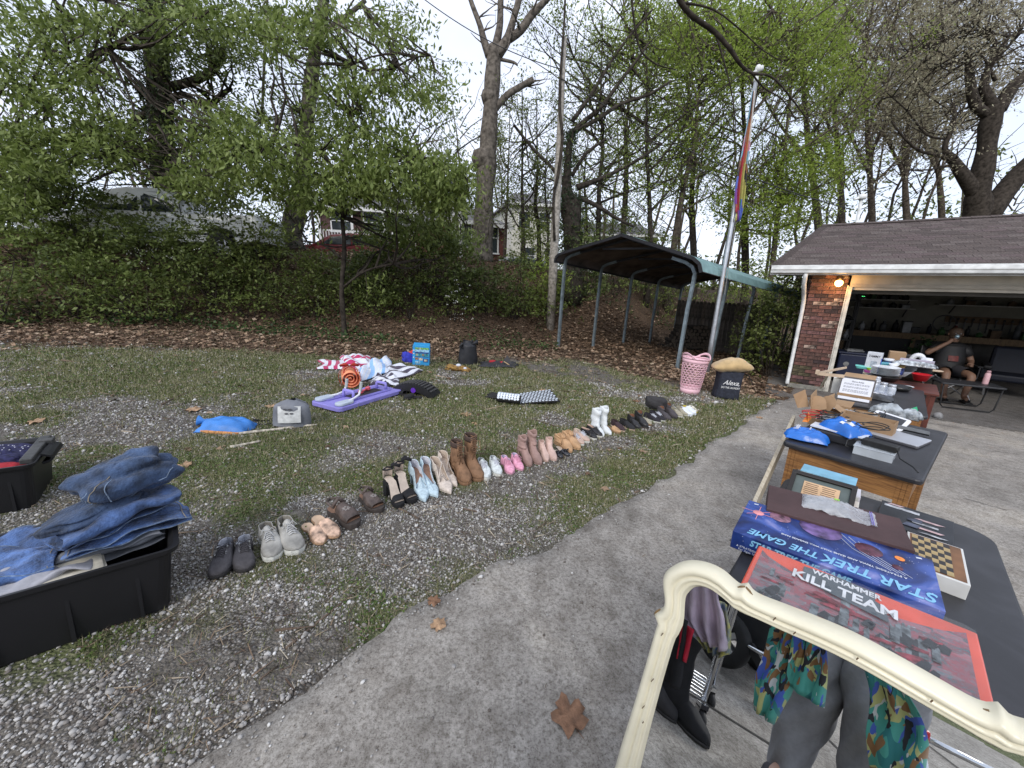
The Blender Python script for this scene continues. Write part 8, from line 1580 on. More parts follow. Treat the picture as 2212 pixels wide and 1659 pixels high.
mb=MB();mb.tube([(-.075,0,0),(-.11,.0,.0),(-.14,-.02,-.02),(-.13,-.06,-.045),(-.10,-.04,-.05)],.0035,7);mb.tube([(-.06,.0,.0),(-.05,.07,.02),(-.08,.11,.0),(-.14,.10,-.04)],.0035,7);mb.tube([(.075,-.02,0),(.10,-.05,-.03),(.16,-.075,-.045),(.19,-.11,-.055)],.0035,7);mb.build('cord',cab,o,True)
# ---- on the farther lab table
glass=mat('jar_glass',(.80,.85,.92),.06,.05,6,spec=.9,alpha=.40);towel_w=fab('paper_white',(.74,.75,.80),20,.2)
o=T('paper_sheet','white crumpled paper under the row of glass jars','paper',at2(1868,845)+LW_*.02,r2-.05);mb=MB();mb.grid(lambda u,v: (-.20+.42*u,-.09+.22*v,.004+.006*abs(wr(u,v,2,6))),24,12);mb.build('sheet',towel_w,o,True,fix=False)
jp=MB();jp.lathe([(.001,.003),(.022,.003),(.026,.008),(.027,.045),(.024,.056),(.019,.061),(.019,.070),(.021,.072)],18,cap=False)
for i in range(7):
 px,py=((1855,827),(1873,830),(1888,834),(1904,839),(1922,844),(1869,821),(1890,825))[i];lab=('glass jar at the left end of the jar row','second glass jar from the left in the front row','middle glass jar of the front row','fourth glass jar of the front row','glass jar at the right end of the jar row','glass jar behind the left end of the row','glass jar behind the middle of the row')[i]
 o=T('glass_jar',lab,'jar',atZ(px,py+12,Z2)+Vector((0,0,.012)),0,'small glass jars in a row');o.scale=(1.35,1.35,1.45)
 if i==0: jm=jp.build('jar_body',glass,o,True,fix=False,solid=.002);lm3=MB();lm3.lathe([(.001,.078),(.0215,.078),(.0225,.075),(.0225,.064)],18,cap=False);jl=lm3.build('lid',mat('lid_tin',(.62,.64,.68),.3,metal=.6),o,True)
 else:
  for s_ in (jm,jl): q=s_.copy();COL.objects.link(q);q.parent=o
o=T('drawstring_pouch','dark grey nylon pouch in front of the jars','pouch',at2(1893,862),r2-.15);mb=MB();pouch(mb,.24,.12,.05,5.5,26,18);mb.build('pouch',mat('nylon_slate',(.07,.075,.085),.45,.2,12,.4,25),o,True,fix=False);mb=MB();mb.tube([(-.10,0,.02),(-.13,-.01,.015),(-.16,.02,.008),(-.19,-.01,.006)],[.012,.02,.006,.004],7);mb.build('tied_neck',MATS['nylon_slate'],o,True)
o=T('skillet','black skillet on the right of the farther lab table','pan',at2(1935,845)+LW_*.10,r2);mb=MB();mb.lathe([(.001,.004),(.085,.004),(.115,.045),(.118,.045),(.09,.0),(.001,.0)],30,cap=False);mb.build('pan_body',mat('pan_black',(.015,.015,.015),.3,.1),o,True,fix=False);mb=MB();mb.tube([(-.11,0,.04),(-.18,.0,.06),(-.26,.02,.07)],[.012,.014,.016],8);mb.build('handle',MATS['pan_black'],o,True)
mb=MB();mb.lathe([(.001,0),(.06,.003),(.095,.012),(.097,.012),(.06,.0),(.001,-.003)],28,cap=False);plate_me=mb.mesh('plate_body',mat('ceramic_white',(.68,.70,.72),.2,.04,spec=.6),True)
def plate(P,lab,s=1.,gr='stacked white plates'): o=T('plate',lab,'plate',P,0,gr);q=bpy.data.objects.new('plate_body',plate_me);COL.objects.link(q);q.parent=o;o.scale=(s,s,1);return o
plate(at2(1958,838)+LW_*.05,'single white saucer on the bare right end of the lab table',.6,None)
pA,pB=atZ(1902,826,Z2+.01)+LW_*.14,atZ(1930,822,Z2+.01)+LW_*.42
for i in range(8): plate(pA+Vector((.003*math.sin(i*2),.003*math.cos(i*3),.075+.012*i)),('bottom white plate','second white plate from the bottom','third white plate from the bottom','fourth white plate from the bottom','fifth white plate from the bottom','sixth white plate from the bottom','white plate second from the top','top white plate')[i]+' of the nearer stack beside the red bowl',1.35)
o=T('serving_dish','dark oval dish under the nearer plate stack','dish',pA,r2);mb=MB();mb.lathe([(.001,.0),(.10,.0),(.14,.06),(.145,.065),(.135,.065),(.09,.008),(.001,.008)],26,sx=1.1,sy=.8,cap=False);mb.build('dish_body',mat('ceramic_dark',(.03,.03,.03),.3,.2),o,True,fix=False)
for i in range(6): plate(pB+Vector((0,0,.085+.012*i)),('bottom large white plate','second large plate from the bottom','third large plate from the bottom','fourth large plate from the bottom','large plate second from the top','top large plate')[i]+' of the farther stack',1.5,'farther stack of white plates')
o=T('serving_bowl','white bowl under the farther plate stack','bowl',pB,r2);mb=MB();mb.lathe([(.001,.0),(.06,.0),(.13,.08),(.125,.08),(.05,.01),(.001,.01)],26,cap=False);mb.build('bowl_body',MATS['ceramic_white'],o,True,fix=False)
rdp=mat('plastic_red',(.55,.02,.03),.35,.08);o=T('red_bowl','red plastic slotted bowl right of the white plates','bowl',atZ(1984,826,Z2+.04)+LW_*.15,r2);mb=MB();mb.lathe([(.001,.0),(.055,.0),(.085,.075),(.09,.078),(.083,.078),(.05,.01),(.001,.006)],24,cap=False);mb.build('bowl_body',rdp,o,True,fix=False)
o=T('red_scoop','small red plastic scoop lying left of the jars','scoop',atZ(1868,822,Z2+.02)+LW_*.12,r2);mb=MB();mb.lathe([(.001,.0),(.03,.005),(.04,.03),(.036,.03),(.001,.01)],14,sx=1.5,cap=False);mb.build('scoop_body',rdp,o,True,fix=False);mb=MB();mb.tube([(.05,0,.03),(.12,.0,.035)],.007,6);mb.build('handle',rdp,o,True)
# coloured lidded containers
cc=[('lime',(.36,.62,.04)),('magenta',(.45,.10,.35)),('aqua',(.16,.55,.50)),('teal',(.08,.32,.40)),('violet',(.28,.20,.48)),('cream',(.62,.58,.42))]
q0=atZ(1895,822,Z2)+LW_*.32-LE*.10
for i,(k,x,y,z) in enumerate((('cream',0,0,0),('magenta',0,0,.035),('lime',.02,0,.07),('aqua',-.09,.0,.075),('violet',.06,.10,.10),('teal',.06,.10,.135))):
 p=q0+LE*x+LW_*y+Vector((0,0,z));o=T('food_container',k+' coloured shallow food container in the stack left of the plates','food container',p,r2+.04*i,'coloured food containers');mb=MB();mb.prism(rrect(.15,.11,.02),.002,.026,rrect(.165,.125,.022));mb.build('tub',mat('container_'+k,dict(cc)[k],.4,.05),o,bevel=.002);mb=MB();mb.prism(rrect(.172,.13,.024),.0262,.033);mb.build('lid',mat('lid_'+k,tuple(min(1,c*1.25) for c in dict(cc)[k]),.4),o,bevel=.002)
# white printed sheet on an open carton lid at the left front of the farther table
sb=T('rules_box','open cardboard box with a white printed sheet inside its raised lid','cardboard box',atZ(1800,842,Z2)+Vector((0,0,0)),r2,'open cardboard boxes')
sb.location=(on2(-.03,.10,0));
mb=MB();mb.box((.13,.16,.03),(.26,.24,.06));mb.build('tray',card,sb);ld=MB();ld.box((0,0,.12),(.26,.005,.24));lid=ld.build('lid',mat('card_darkgrey',(.10,.09,.085),.8),sb);Mlid=tfm((.13,.03,.0),(-.42,0,0));lid.matrix_local=Mlid;mb=MB();mb.M=Mlid;mb.box((-.002,-.0036,.115),(.24,.0015,.215));mb.build('printed_sheet',mat('paper_sheet_white',(.66,.67,.72),.6,.03),sb);ink=mat('ink_dark',(.05,.05,.06),.7)
text('Game Rules',.019,ink,sb,Mlid @ Matrix.Translation((-.0,-.0048,.195)) @ Matrix.Rotation(PI/2,4,'X'),bold=.0004)
rq=random.Random(6)
for i,z in enumerate((.172,.162,.140,.130,.108,.098,.088)):
 mb=MB();mb.M=Mlid;x=-.100
 while x<.085: w_=rq.uniform(.008,.022);mb.box((x+w_/2,-.0048,z),(w_,.0005,.0035));x+=w_+.004
 q=mb.build('printed_line',ink,sb)
mb=MB();mb.M=Mlid;mb.box((0,-.0048,.035),(.06,.0005,.004));mb.build('printed_line',ink,sb)
mb=MB();mb.M=Mlid;mb.add([(-.12,0,.24),(.12,0,.24),(.125,.10,.31),(-.115,.10,.31)],[(0,1,2,3)]);mb.build('flap',card,sb,fix=False,solid=.003);mb=MB();mb.M=Mlid;mb.add([(-.08,.10,.31),(.10,.10,.31),(.12,.22,.33),(-.05,.22,.34)],[(0,1,2,3)]);mb.build('flap',cardl,sb,fix=False,solid=.003)
# wooden ladder-like frame pointing left
fw_=mat('wood_light_frame',(.55,.42,.30),.7,.1,12);o=T('wooden_frame','pale wooden wedge shaped frame jutting out left of the printed sheet','wooden frame',atZ(1766,806,Z2+.22),r2);a0=Vector();mb=MB();b1_=atZ(1828,794,Z2+.22)-o.location;b2_=atZ(1824,813,Z2+.22)-o.location;Ri=Matrix.Rotation(-r2,3,'Z')
mb.bar(a0,Ri @ b1_,.012,.022);mb.bar(a0+Vector((0,-.03,0)),Ri @ b2_,.012,.03);mb.box((.0,-.015,.015),(.03,.05,.04));mb.build('frame_bar',fw_,o)
# boxes, jars and rolls at the far end
def bx_(label,name,cat,px,py,dz,back,sz,m,rz_=0.,grp=None):
 o=T(name,label,cat,atZ(px,py,Z2+dz)+LW_*back,r2+rz_,grp);mb=MB();mb.box((0,0,sz[2]/2),sz);mb.build('carton',m,o,bevel=.002);return o
o=bx_('tall white product box with dark heading beside the coloured containers','product_box','box',1858,826,0,.62,(.14,.07,.30),mat('carton_white',(.60,.62,.66),.5,.06),-.15);text('TAMMY',.040,ink,o,Matrix.Translation((0,-.0362,.25)) @ Matrix.Rotation(PI/2,4,'X'),shear=.2,bold=.001,sx=.8);mb=MB();mb.box((.01,-.0358,.12),(.06,.001,.14));mb.build('printed_picture',mat('print_greyblue',(.40,.45,.52),.5,.2,30),o);mb=MB();mb.box((.0712,0,.14),(.001,.05,.18));mb.build('blue_side',mat('print_cobalt',(.03,.08,.55),.5),o)
bx_('tan cardboard box with small dark marks behind the blue jar','cardboard_box','box',1905,822,0,.85,(.16,.14,.27),card,.1);bx_('black box beside the tan one','dark_box','box',1928,822,0,.85,(.12,.12,.23),bkp,.1)
bx_('long pale lilac box lying at the back of the goods','long_box','box',1950,820,.16,1.15,(.30,.10,.08),mat('carton_lilac',(.40,.37,.44),.5,.06),-.08);bx_('black long box in front of the lilac one','dark_box','box',1960,822,.08,.80,(.28,.09,.09),bkp,-.12)
o=T('blue_jar','dark blue jar with white lid before the tan box','jar',atZ(1893,824,Z2)+LW_*.62,0);mb=MB();mb.lathe([(.04,.1),(.05,.11),(.052,.17),(.045,.185)],18);mb.lathe([(.05,0),(.055,.01),(.055,.1),(.04,.1)],18);mb.build('jar_body',mat('jar_navy',(.02,.035,.12),.3),o,True);mb=MB();mb.lathe([(.05,.186),(.052,.19),(.052,.21),(.001,.212)],18,cap=False);mb.build('lid',whp,o,True,fix=False)
o=T('mug','glass mug of gold and blue bits among the dishes','mug',atZ(1927,822,Z2+.05)+LW_*.50,0);mb=MB();mb.lathe([(.035,0),(.042,.01),(.042,.09)],18);mb.build('mug_body',mat('mug_blue',(.05,.08,.28),.3,.3,30),o,True);mb=MB();mb.lathe([(.043,.09),(.043,.13),(.001,.132)],18,cap=False);mb.build('gold_top',mat('mug_gold',(.45,.33,.12),.35),o,True,fix=False)
o=T('paper_towel','upright white paper roll at the right of the household goods','paper roll',atZ(1985,812,Z2+.10)+LW_*.55,0);mb=MB();mb.lathe([(.018,.0),(.052,.0),(.052,.15),(.018,.15)],22);mb.build('roll',towel_w,o,True)
o=T('hose_elbow','white ribbed plastic hose curving over like a hook','hose',atZ(1965,800,Z2+.16)+LW_*.70,r2);mb=MB();rb_=[(.028+(.003 if i % 2 else 0)) for i in range(33)];mb.tube([(-.055*math.cos(PI*i/32),0,.02+.085*math.sin(PI*i/32)) for i in range(33)],rb_,14);mb.build('hose',mat('hose_white',(.68,.69,.70),.5),o,True)
o=T('wrapped_dish','fish shaped dish wrapped in clear film over the plates','wrapped dish',atZ(1965,800,Z2+.19)+LW_*.42,r2-.1);mb=MB();pouch(mb,.38,.14,.05,7.7,30,18);mb.build('film',mat('film_pale',(.50,.54,.57),.2,.5,18,.8,40,spec=.8),o,True,fix=False);mb=MB();mb.tube([(-.13,-.05,.03),(-.12,0,.05),(-.13,.05,.03)],.006,6);mb.tube([(-.10,-.05,.035),(-.09,0,.055),(-.10,.05,.035)],.006,6);mb.build('tie',whp,o,True)
for i,(px,py,s) in enumerate(((1915,806,.05),(1935,800,.045))): o=T('small_bowl',('small white bowl left of the mug','small white bowl beside the wrapped dish')[i],'bowl',atZ(px,py,Z2+.16)+LW_*.5,0,'small white bowls');mb=MB();mb.lathe([(.001,0),(s*.5,0),(s,.045),(s*.94,.045),(s*.4,.006),(.001,.006)],20,cap=False);mb.build('bowl_body',MATS['ceramic_white'],o,True,fix=False)
o=T('wood_board','pale oval wooden board sticking out right of the red bowl','board',atZ(2004,806,Z2+.10)+LW_*.25,r2);mb=MB();mb.prism([(.12*math.cos(a*.3),.06*math.sin(a*.3)) for a in range(21)],0,.012);mb.build('board_body',fw_,o,bevel=.003)
o=T('white_carton','white carton with ragged flaps left behind the printed sheet','box',on2(-.10,.36,.0),r2+.1);mb=MB();mb.box((.06,.05,.08),(.12,.10,.16));mb.build('carton',whc,o);mb=MB();mb.add([(0,0,.16),(.05,-.02,.19),(.10,0,.16)],[(0,1,2)]);mb.build('flap',whc,o,solid=.002)
o=T('football','grey ball lying on the driveway behind the lab table leg','ball',gp(2024,905)+Vector((0,0,.055)),0);mb=MB();mb.lathe([(.06*math.cos(math.radians(a)),.06*math.sin(math.radians(a))) for a in range(-88,89,16)],18,cap=False);mb.build('ball_body',mat('ball_grey',(.22,.22,.22),.7,.2,20),o,True,fix=False)
# ================================================================== MIRROR
_a=math.radians(16.5);MN=Vector((-.695*math.cos(_a),-.719*math.cos(_a),math.sin(_a))).normalized();ME1=Vector((.719,-.695,0));MUP=ME1.cross(MN)*-1
MUP=MUP if MUP.z>0 else-MUP;MP0=Vector((.402,.760,.7763))
def rg(px,py,z=0.,t=None):
 d=ray(px,py);k=(MP0-CAM).dot(MN)/d.dot(MN);m=CAM+d*k;d=d-MN*2*d.dot(MN);return m+d*((z-m.z)/d.z if t is None else t/d.length)
MR=thing('mirror','ornate cream framed mirror leaning on the folding table, reflecting a person in grey trousers','mirror',MP0);MM=Matrix((ME1,MUP,ME1.cross(MUP))).transposed().to_4x4()
if ME1.cross(MUP).dot(MN)<0: MM=Matrix((ME1,MUP,MN)).transposed().to_4x4()
PR=[((-.030,-.80),(.030,-.755)),((-.034,-.53),(.021,-.49)),((-.025,-.33),(.021,-.32)),((-.019,-.16),(.025,-.17)),((-.019,-.132),(.030,-.14)),((-.030,-.122),(.034,-.115)),((-.016,-.104),(.033,-.098)),((-.014,-.08),(.028,-.07)),((-.026,-.048),(.026,-.05)),((-.030,-.028),(.030,-.036)),((-.021,-.006),(.037,-.022)),((0,.018),(.048,-.013)),((.025,.033),(.060,-.009)),((.055,.041),(.073,-.008)),((.082,.040),(.090,-.011)),((.104,.032),(.108,-.016)),((.118,.029),(.120,-.021)),((.130,.038),(.131,-.022)),((.140,.030),(.142,-.021)),((.158,.027),(.165,-.018)),((.202,.032),(.211,-.015)),((.25,.037),(.252,-.011)),((.30,.040),(.30,-.009))]
PR=PR+[((.60-o[0],o[1]),(.60-i[0],i[1])) for o,i in reversed(PR[:-1])]+[((.30,-.80),(.30,-.755))]
crf=mat('frame_cream',(.76,.71,.54),.42,.06,7,.08,40,coat=.25);wrn=mat('frame_worn_gold',(.22,.14,.06),.6,.3,20,.3)
prof_=[(0,-.012),(0,.006),(.04,.014),(.10,.024),(.20,.031),(.32,.033),(.44,.030),(.50,.024),(.54,.0225),(.60,.026),(.68,.026),(.74,.019),(.78,.017),(.84,.019),(.90,.016),(.94,.008),(1.0,.004)]
mb=MB();mb.M=MM;n=len(PR);k=len(prof_)
def fsm(P_,sub=3):
 out=[];m_=len(P_)
 for i in range(m_):
  p0,p1,p2,p3=P_[i-1],P_[i],P_[(i+1) % m_],P_[(i+2) % m_]
  sharp=i in (0,5,17,n-2-17,n-2-5,n-2,n-1) or (i+1) % m_ in (0,5,17,n-2-17,n-2-5,n-2,n-1)
  for j in range(sub):
   t=j/sub;q=[]
   for a in (0,1):
    q.append(tuple((p1[a][c]*(1-t)+p2[a][c]*t) if sharp else .5*((2*p1[a][c])+(-p0[a][c]+p2[a][c])*t+(2*p0[a][c]-5*p1[a][c]+4*p2[a][c]-p3[a][c])*t*t+(-p0[a][c]+3*p1[a][c]-3*p2[a][c]+p3[a][c])*t**3) for c in (0,1)))
   out.append(tuple(q))
 return out
PS=fsm(PR);n=len(PS);vs=[]
for o_,i_ in PS:
 for t,h in prof_: vs.append((o_[0]*(1-t)+i_[0]*t,o_[1]*(1-t)+i_[1]*t,h))
mb.add(vs,[(i*k+j,((i+1) % n)*k+j,((i+1) % n)*k+j+1,i*k+j+1) for i in range(n) for j in range(k-1)]);mb.build('frame',crf,MR,True)
mb=MB();mb.M=MM;ch=MB();ch.M=MM
for idx in (5,17,45-2-17,45-2-5):
 if idx<len(PR): o_,i_=PR[idx];d=Vector((i_[0]-o_[0],i_[1]-o_[1])).normalized();sd=Vector((-d.y,d.x));c=Vector(o_)+d*.0035
 for s in (-1,1): a=Vector((c.x+sd.x*s*.016-d.x*.000,c.y+sd.y*s*.016));ch.tube([(c.x,c.y,.013),((c.x*.5+a.x*.5)-d.x*-.004,(c.y+a.y)*.5+d.y*.004,.012),(a.x+d.x*.010,a.y+d.y*.010,.012)],[.0032,.0028,.001],6)
q=ch.build('worn_gilding',wrn,MR,True);q['kind']='stuff'
cp_=MB();cp_.M=MM
for (s,r,L_) in ((.188,.006,.010),(.222,.0,.008),(.31,.012,.006),(.005,-.26,.012),(.0,-.33,.012),(.008,-.36,.006),(.002,-.15,.010),(.40,.005,.006)): cp_.tube([(s,r,.0325),(s+L_*.3,r+L_*.8,.0328)],.0012,4)
q=cp_.build('paint_chip',mat('chip_brown',(.10,.06,.03),.8),MR);q['kind']='stuff'
mgl=bpy.data.materials.new('mirror_glass');mgl.use_nodes=True;b_=mgl.node_tree.nodes['Principled BSDF'];b_.inputs['Base Color'].default_value=(.88,.90,.90,1);b_.inputs['Metallic'].default_value=1;b_.inputs['Roughness'].default_value=.0
mb=MB();mb.M=MM;mb.add([(i_[0]-(.3-i_[0])*.01*0,i_[1],.005) for o_,i_ in PS],[tuple(range(n))]);mb.build('mirror_glass',mgl,MR,fix=False)
mb=MB();mb.M=MM;mb.add([(o_[0]*.8+i_[0]*.2,o_[1]*.8+i_[1]*.2,-.012) for o_,i_ in PS],[tuple(range(n))]);mb.build('backing_board',mat('board_brown',(.15,.10,.06),.8,.1),MR,fix=False)
# ================================================================== WHAT THE MIRROR SHOWS: the person taking the picture and the things behind
skinm=mat('skin_light',(.55,.33,.24),.55,.06,12);PF=math.radians(-28)
pq=rg(1815,1520,t=1.38);PH=thing('person','person in grey trousers and a teal brushstroke print open robe, seen in the mirror','person',(pq.x,pq.y,Hf(pq.x,pq.y)+.012),PF)
V_=[(0,0,.95),(0,0,1.10),(0,.01,1.27),(0,.0,1.42),(0,.01,1.50),(0,.03,1.58),(0,.04,1.70),(-.09,0,.88),(-.10,.02,.50),(-.11,-.01,.10),(-.11,.13,.05),(.09,0,.88),(.11,.02,.50),(.13,-.01,.10),(.14,.13,.05),(-.17,0,1.40),(-.20,.04,1.14),(-.10,.20,1.30),(.17,0,1.40),(.20,.04,1.14),(.04,.20,1.30)]
def uskin(name,V_,E_,R_,m,parent,**k):
 me=bpy.data.meshes.new(name);me.from_pydata([tuple(p) for p in V_],E_,[]);o=bpy.data.objects.new(name,me);COL.objects.link(o);o.parent=parent;me.materials.append(m)
 o.modifiers.new('skin','SKIN').use_smooth_shade=True
 if True:
  bm=bmesh.new();bm.from_mesh(me);lay_=bm.verts.layers.skin.verify();
  bm.verts.ensure_lookup_table()
  for i,v in enumerate(bm.verts): v[lay_].radius=R_[i] if isinstance(R_[i],tuple) else (R_[i],R_[i]);v[lay_].use_root=i==0
  bm.to_mesh(me);bm.free()
 s=o.modifiers.new('sub','SUBSURF');s.levels=2;s.render_levels=2;return o
uskin('body',V_,[(0,1),(1,2),(2,3),(3,4),(4,5),(5,6),(0,7),(7,8),(8,9),(9,10),(0,11),(11,12),(12,13),(13,14),(3,15),(15,16),(16,17),(3,18),(18,19),(19,20)],
  [(.13,.10),(.12,.09),(.14,.10),(.11,.08),.05,.065,.085,.06,.045,.035,.035,.06,.045,.035,.035,.055,.042,.030,.055,.042,.030],skinm,PH)
for s in (-1,1):
 for k in range(5):
  mb=MB();x=-.10 if s<0 else .04;mb.tube([(x,.20,1.30),(x+s*.0+.008*(k-2),.23,1.315+.014*(k-2)*-1),(x-s*.02+.006*(k-2),.245-.004*k,1.345-.018*k)],[.012,.009,.006],7);mb.build('finger',skinm,PH,True)
hair=mat('hair_brown',(.06,.035,.02),.7,.2,40);mb=MB();mb.lathe([(.02,.13),(.08,.11),(.105,.04),(.10,-.05),(.085,-.10)],16,(0,.025,1.68),cap=False);mb.build('hair',hair,PH,True,fix=False)
trm=fab('trouser_grey',(.30,.30,.315),50,.12,var=.05);mb=MB()
for s,px,kx,ax in ((-1,-.09,-.10,-.11),(1,.09,.115,.135)):
 def lg(u,v):
  z=.97-.90*v;t=v;cx_=px*(1-t)+ax*t;r=.118*(1-t)**1.2+.078+.012*math.sin(PI*t);r=r if t>.1 else r*1.0;a=2*PI*u
  w_=.010*math.sin(16*z+3*math.cos(a)+s)+.010*math.sin(30*z+4*a)*abs(math.sin(5*z+s))+.006*math.sin(52*z+7*a);return (cx_+(r*.86+w_*.6)*math.cos(a),.01+(r*.92+w_)*math.sin(a),z)
 mb.grid(lg,33,46)
mb.grid(lambda u,v: (.185*math.cos(2*PI*u),.01+.135*math.sin(2*PI*u),.84+.22*v),33,6);mb.build('trousers',trm,PH,True,fix=False)
def brush():
 m=bpy.data.materials.new('print_brushstroke');m.use_nodes=True;t=m.node_tree;n=t.nodes;l=t.links;b=n['Principled BSDF'];tc=n.new('ShaderNodeTexCoord');prev=None
 cols=[((.07,.36,.29),None),((.55,.56,.22),(8,.56)),((.06,.12,.50),(9,.585)),((.02,.20,.20),(10,.60)),((.28,.14,.05),(11,.625)),((.66,.68,.66),(16,.68)),((.008,.009,.014),(13,.635))]
 for i,(c,q) in enumerate(cols):
  if q is None: rgb=n.new('ShaderNodeRGB');rgb.outputs[0].default_value=c+(1,);prev=rgb.outputs[0];continue
  mp=n.new('ShaderNodeMapping');mp.inputs['Location'].default_value=(i*3.1,i*1.7,i);mp.inputs['Scale'].default_value=(1.5,1.5,.9);ns=n.new('ShaderNodeTexNoise');ns.inputs['Scale'].default_value=q[0];ns.inputs['Detail'].default_value=.6;ns.inputs['Distortion'].default_value=1.4
  l.new(tc.outputs['Object'],mp.inputs[0]);l.new(mp.outputs[0],ns.inputs[0]);gt_=n.new('ShaderNodeMath');gt_.operation='GREATER_THAN';gt_.inputs[1].default_value=q[1];l.new(ns.outputs[0],gt_.inputs[0]);mx=n.new('ShaderNodeMixRGB');mx.inputs[2].default_value=c+(1,);l.new(gt_.outputs[0],mx.inputs[0]);l.new(prev,mx.inputs[1]);prev=mx.outputs[0]
 l.new(prev,b.inputs[0]);b.inputs['Roughness'].default_value=.6;b.inputs['Sheen Weight'].default_value=.2;return m
brm=brush();mb=MB()
# robe: back and sides hang from the shoulders, open in front; three hanging tails
mb.grid(lambda u,v: (lambda a,k: ((.20+.05*v)*math.cos(a)*(1+.04*math.sin(9*a)),(.135+.05*v)*math.sin(a)*(1+.05*math.sin(7*a+2*v))-.01,1.44-.50*v))(math.radians(130+280*u),v),41,16);mb.build('robe_body',brm,PH,True,fix=False,solid=.003)
def tail(pxs,width,t,name='robe_tail'):
 P_=[Vector(rg(x,y,t=tt))-PH.location for x,y,tt in pxs];R_i=Matrix.Rotation(-PF,3,'Z');P_=[R_i @ p for p in P_];P_,W_2=smooth_poly(P_,[w_ for w_ in width],4);mb=MB()
 n_=len(P_);vs=[]
 for i,p in enumerate(P_):
  for j in range(9): u=j/8-.5;vs.append((p.x+u*W_2[i],p.y+.018*math.sin(j*1.7+i*.25)+.01*math.sin(i*.6),p.z-.01*abs(u)*math.sin(i*.9)))
 mb.add(vs,[(i*9+j,i*9+j+1,(i+1)*9+j+1,(i+1)*9+j) for i in range(n_-1) for j in range(8)]);return mb.build(name,brm,PH,True,fix=False,solid=.002)
tail([(1722,1330,1.12),(1704,1375,1.12),(1688,1430,1.12),(1670,1480,1.12),(1648,1545,1.10)],[.09,.12,.12,.12,.07],0)
tail([(1755,1335,1.08),(1752,1390,1.08),(1746,1440,1.08),(1738,1503,1.08)],[.09,.11,.12,.12],0)
tail([(1905,1440,1.05),(1928,1500,1.05),(1940,1560,1.05),(1932,1620,1.05),(1932,1700,1.05)],[.10,.12,.14,.14,.12],0)
mb=MB();
for s in (-1,1): mb.lathe([(.001,0),(.05,.0),(.052,.03),(.045,.07),(.001,.09)],16,(.125*s,.05,-.0),.9,2.1)
mb.build('trainer',canv,PH,True)
# garment rack with casters, tulle and printed skirt, boots in front of it
chrome=mat('chrome',(.62,.63,.65),.12,.05,metal=1.);g1=rg(1497,1592,.0);g2=rg(1519,1548,.0);RK=thing('garment_rack','chrome garment rack on black casters reflected at the left of the mirror','rack',(g1.x,g1.y,Hf(g1.x,g1.y)));ax_=(g2-g1);ax_.z=0;ax_.normalize();az_=Vector((-ax_.y,ax_.x,0))
if az_.dot(Vector((-1,0,0)))<0: az_=-az_
for (a,b) in ((0,0),(0,1)):
 c=ax_*(.34*b)
 mb=MB();mb.tube([c+Vector((0,0,.13)),c+Vector((0,0,1.55))],.013,12);mb.build('upright',chrome,RK,True)
for (a,b) in ((0,0),(1,0),(0,1),(1,1)):
 c=ax_*(.34*b)+az_*(1.0*a);mb=MB();mb.M=Matrix.Translation(c+Vector((0,0,.045))) @ Matrix.Rotation(PI/2,4,'X');mb.lathe([(.01,-.012),(.043,-.012),(.045,0),(.043,.012),(.01,.012)],18,cap=True);w1=mb.build('caster',rubk,RK,True);mb=MB();mb.box(c+Vector((0,.018,.07)),(.03,.004,.06));mb.box(c+Vector((0,-.018,.07)),(.03,.004,.06));mb.box(c+Vector((0,0,.105)),(.04,.04,.02));mb.build('fork',chrome,w1)
mb=MB();[mb.tube([ax_*(.34*i/6)+Vector((0,0,.13)),ax_*(.34*i/6)+az_*1.0+Vector((0,0,.13))],.005,8) for i in range(7)];[mb.tube([az_*k+Vector((0,0,.13)),az_*k+ax_*.34+Vector((0,0,.13))],.008,8) for k in (0,.5,1.0)];mb.build('base_grid',chrome,RK,True)
for k in (1,): mb=MB();mb.tube([az_*1.0+Vector((0,0,.13)),az_*1.0+Vector((0,0,1.55)),Vector((0,0,1.55))],.013,10);mb.build('rail',chrome,RK,True)
tul=mat('tulle_pink',(.62,.50,.60),.8,.2,9,.4,20,alpha=.80,sheen=.4);pt=mat('print_yellow_blue',(.03,.10,.30),.8,0,30,.3,60,col2=(.55,.50,.10))
def hang(name,label,pxs,width,m,cat,amp=.03,nn=15):
 P_=[Vector(rg(x,y,t=tt)) for x,y,tt in pxs];root=thing(name,label,cat,P_[0],0,'clothes on the garment rack');P_,W_2=smooth_poly([p-root.location for p in P_],width,4);mb=MB();vs=[]
 side=Vector((ME1.x,ME1.y,0));fw2=Vector((.695,.719,0))
 for i,p in enumerate(P_):
  for j in range(nn): u=j/(nn-1)-.5;vs.append(p+side*u*W_2[i]+fw2*amp*math.sin(j*1.5+i*.2)*(.5+i/len(P_))+Vector((0,0,-.02*abs(u)*math.sin(i))))
 mb.add(vs,[(i*nn+j,i*nn+j+1,(i+1)*nn+j+1,(i+1)*nn+j) for i in range(len(P_)-1) for j in range(nn-1)]);mb.build('cloth',m,root,True,fix=False,solid=.002);return root
hang('tulle_skirt','pale pink tulle skirt hanging on the rack in the mirror',[(1512,1240,.86),(1514,1300,.86),(1520,1350,.86),(1535,1392,.86)],[.14,.17,.18,.10],tul,'skirt')
hang('printed_skirt','blue and yellow printed skirt behind the pink tulle in the mirror',[(1545,1290,.98),(1545,1340,.98),(1538,1380,.98),(1542,1412,.98)],[.10,.12,.15,.06],pt,'skirt')
hang('red_garment','narrow red garment beside the black boots in the mirror',[(1488,1350,.80),(1480,1390,.80),(1476,1420,.80)],[.05,.04,.03],mat('cloth_crimson',(.42,.01,.03),.8),'garment',.01,7)
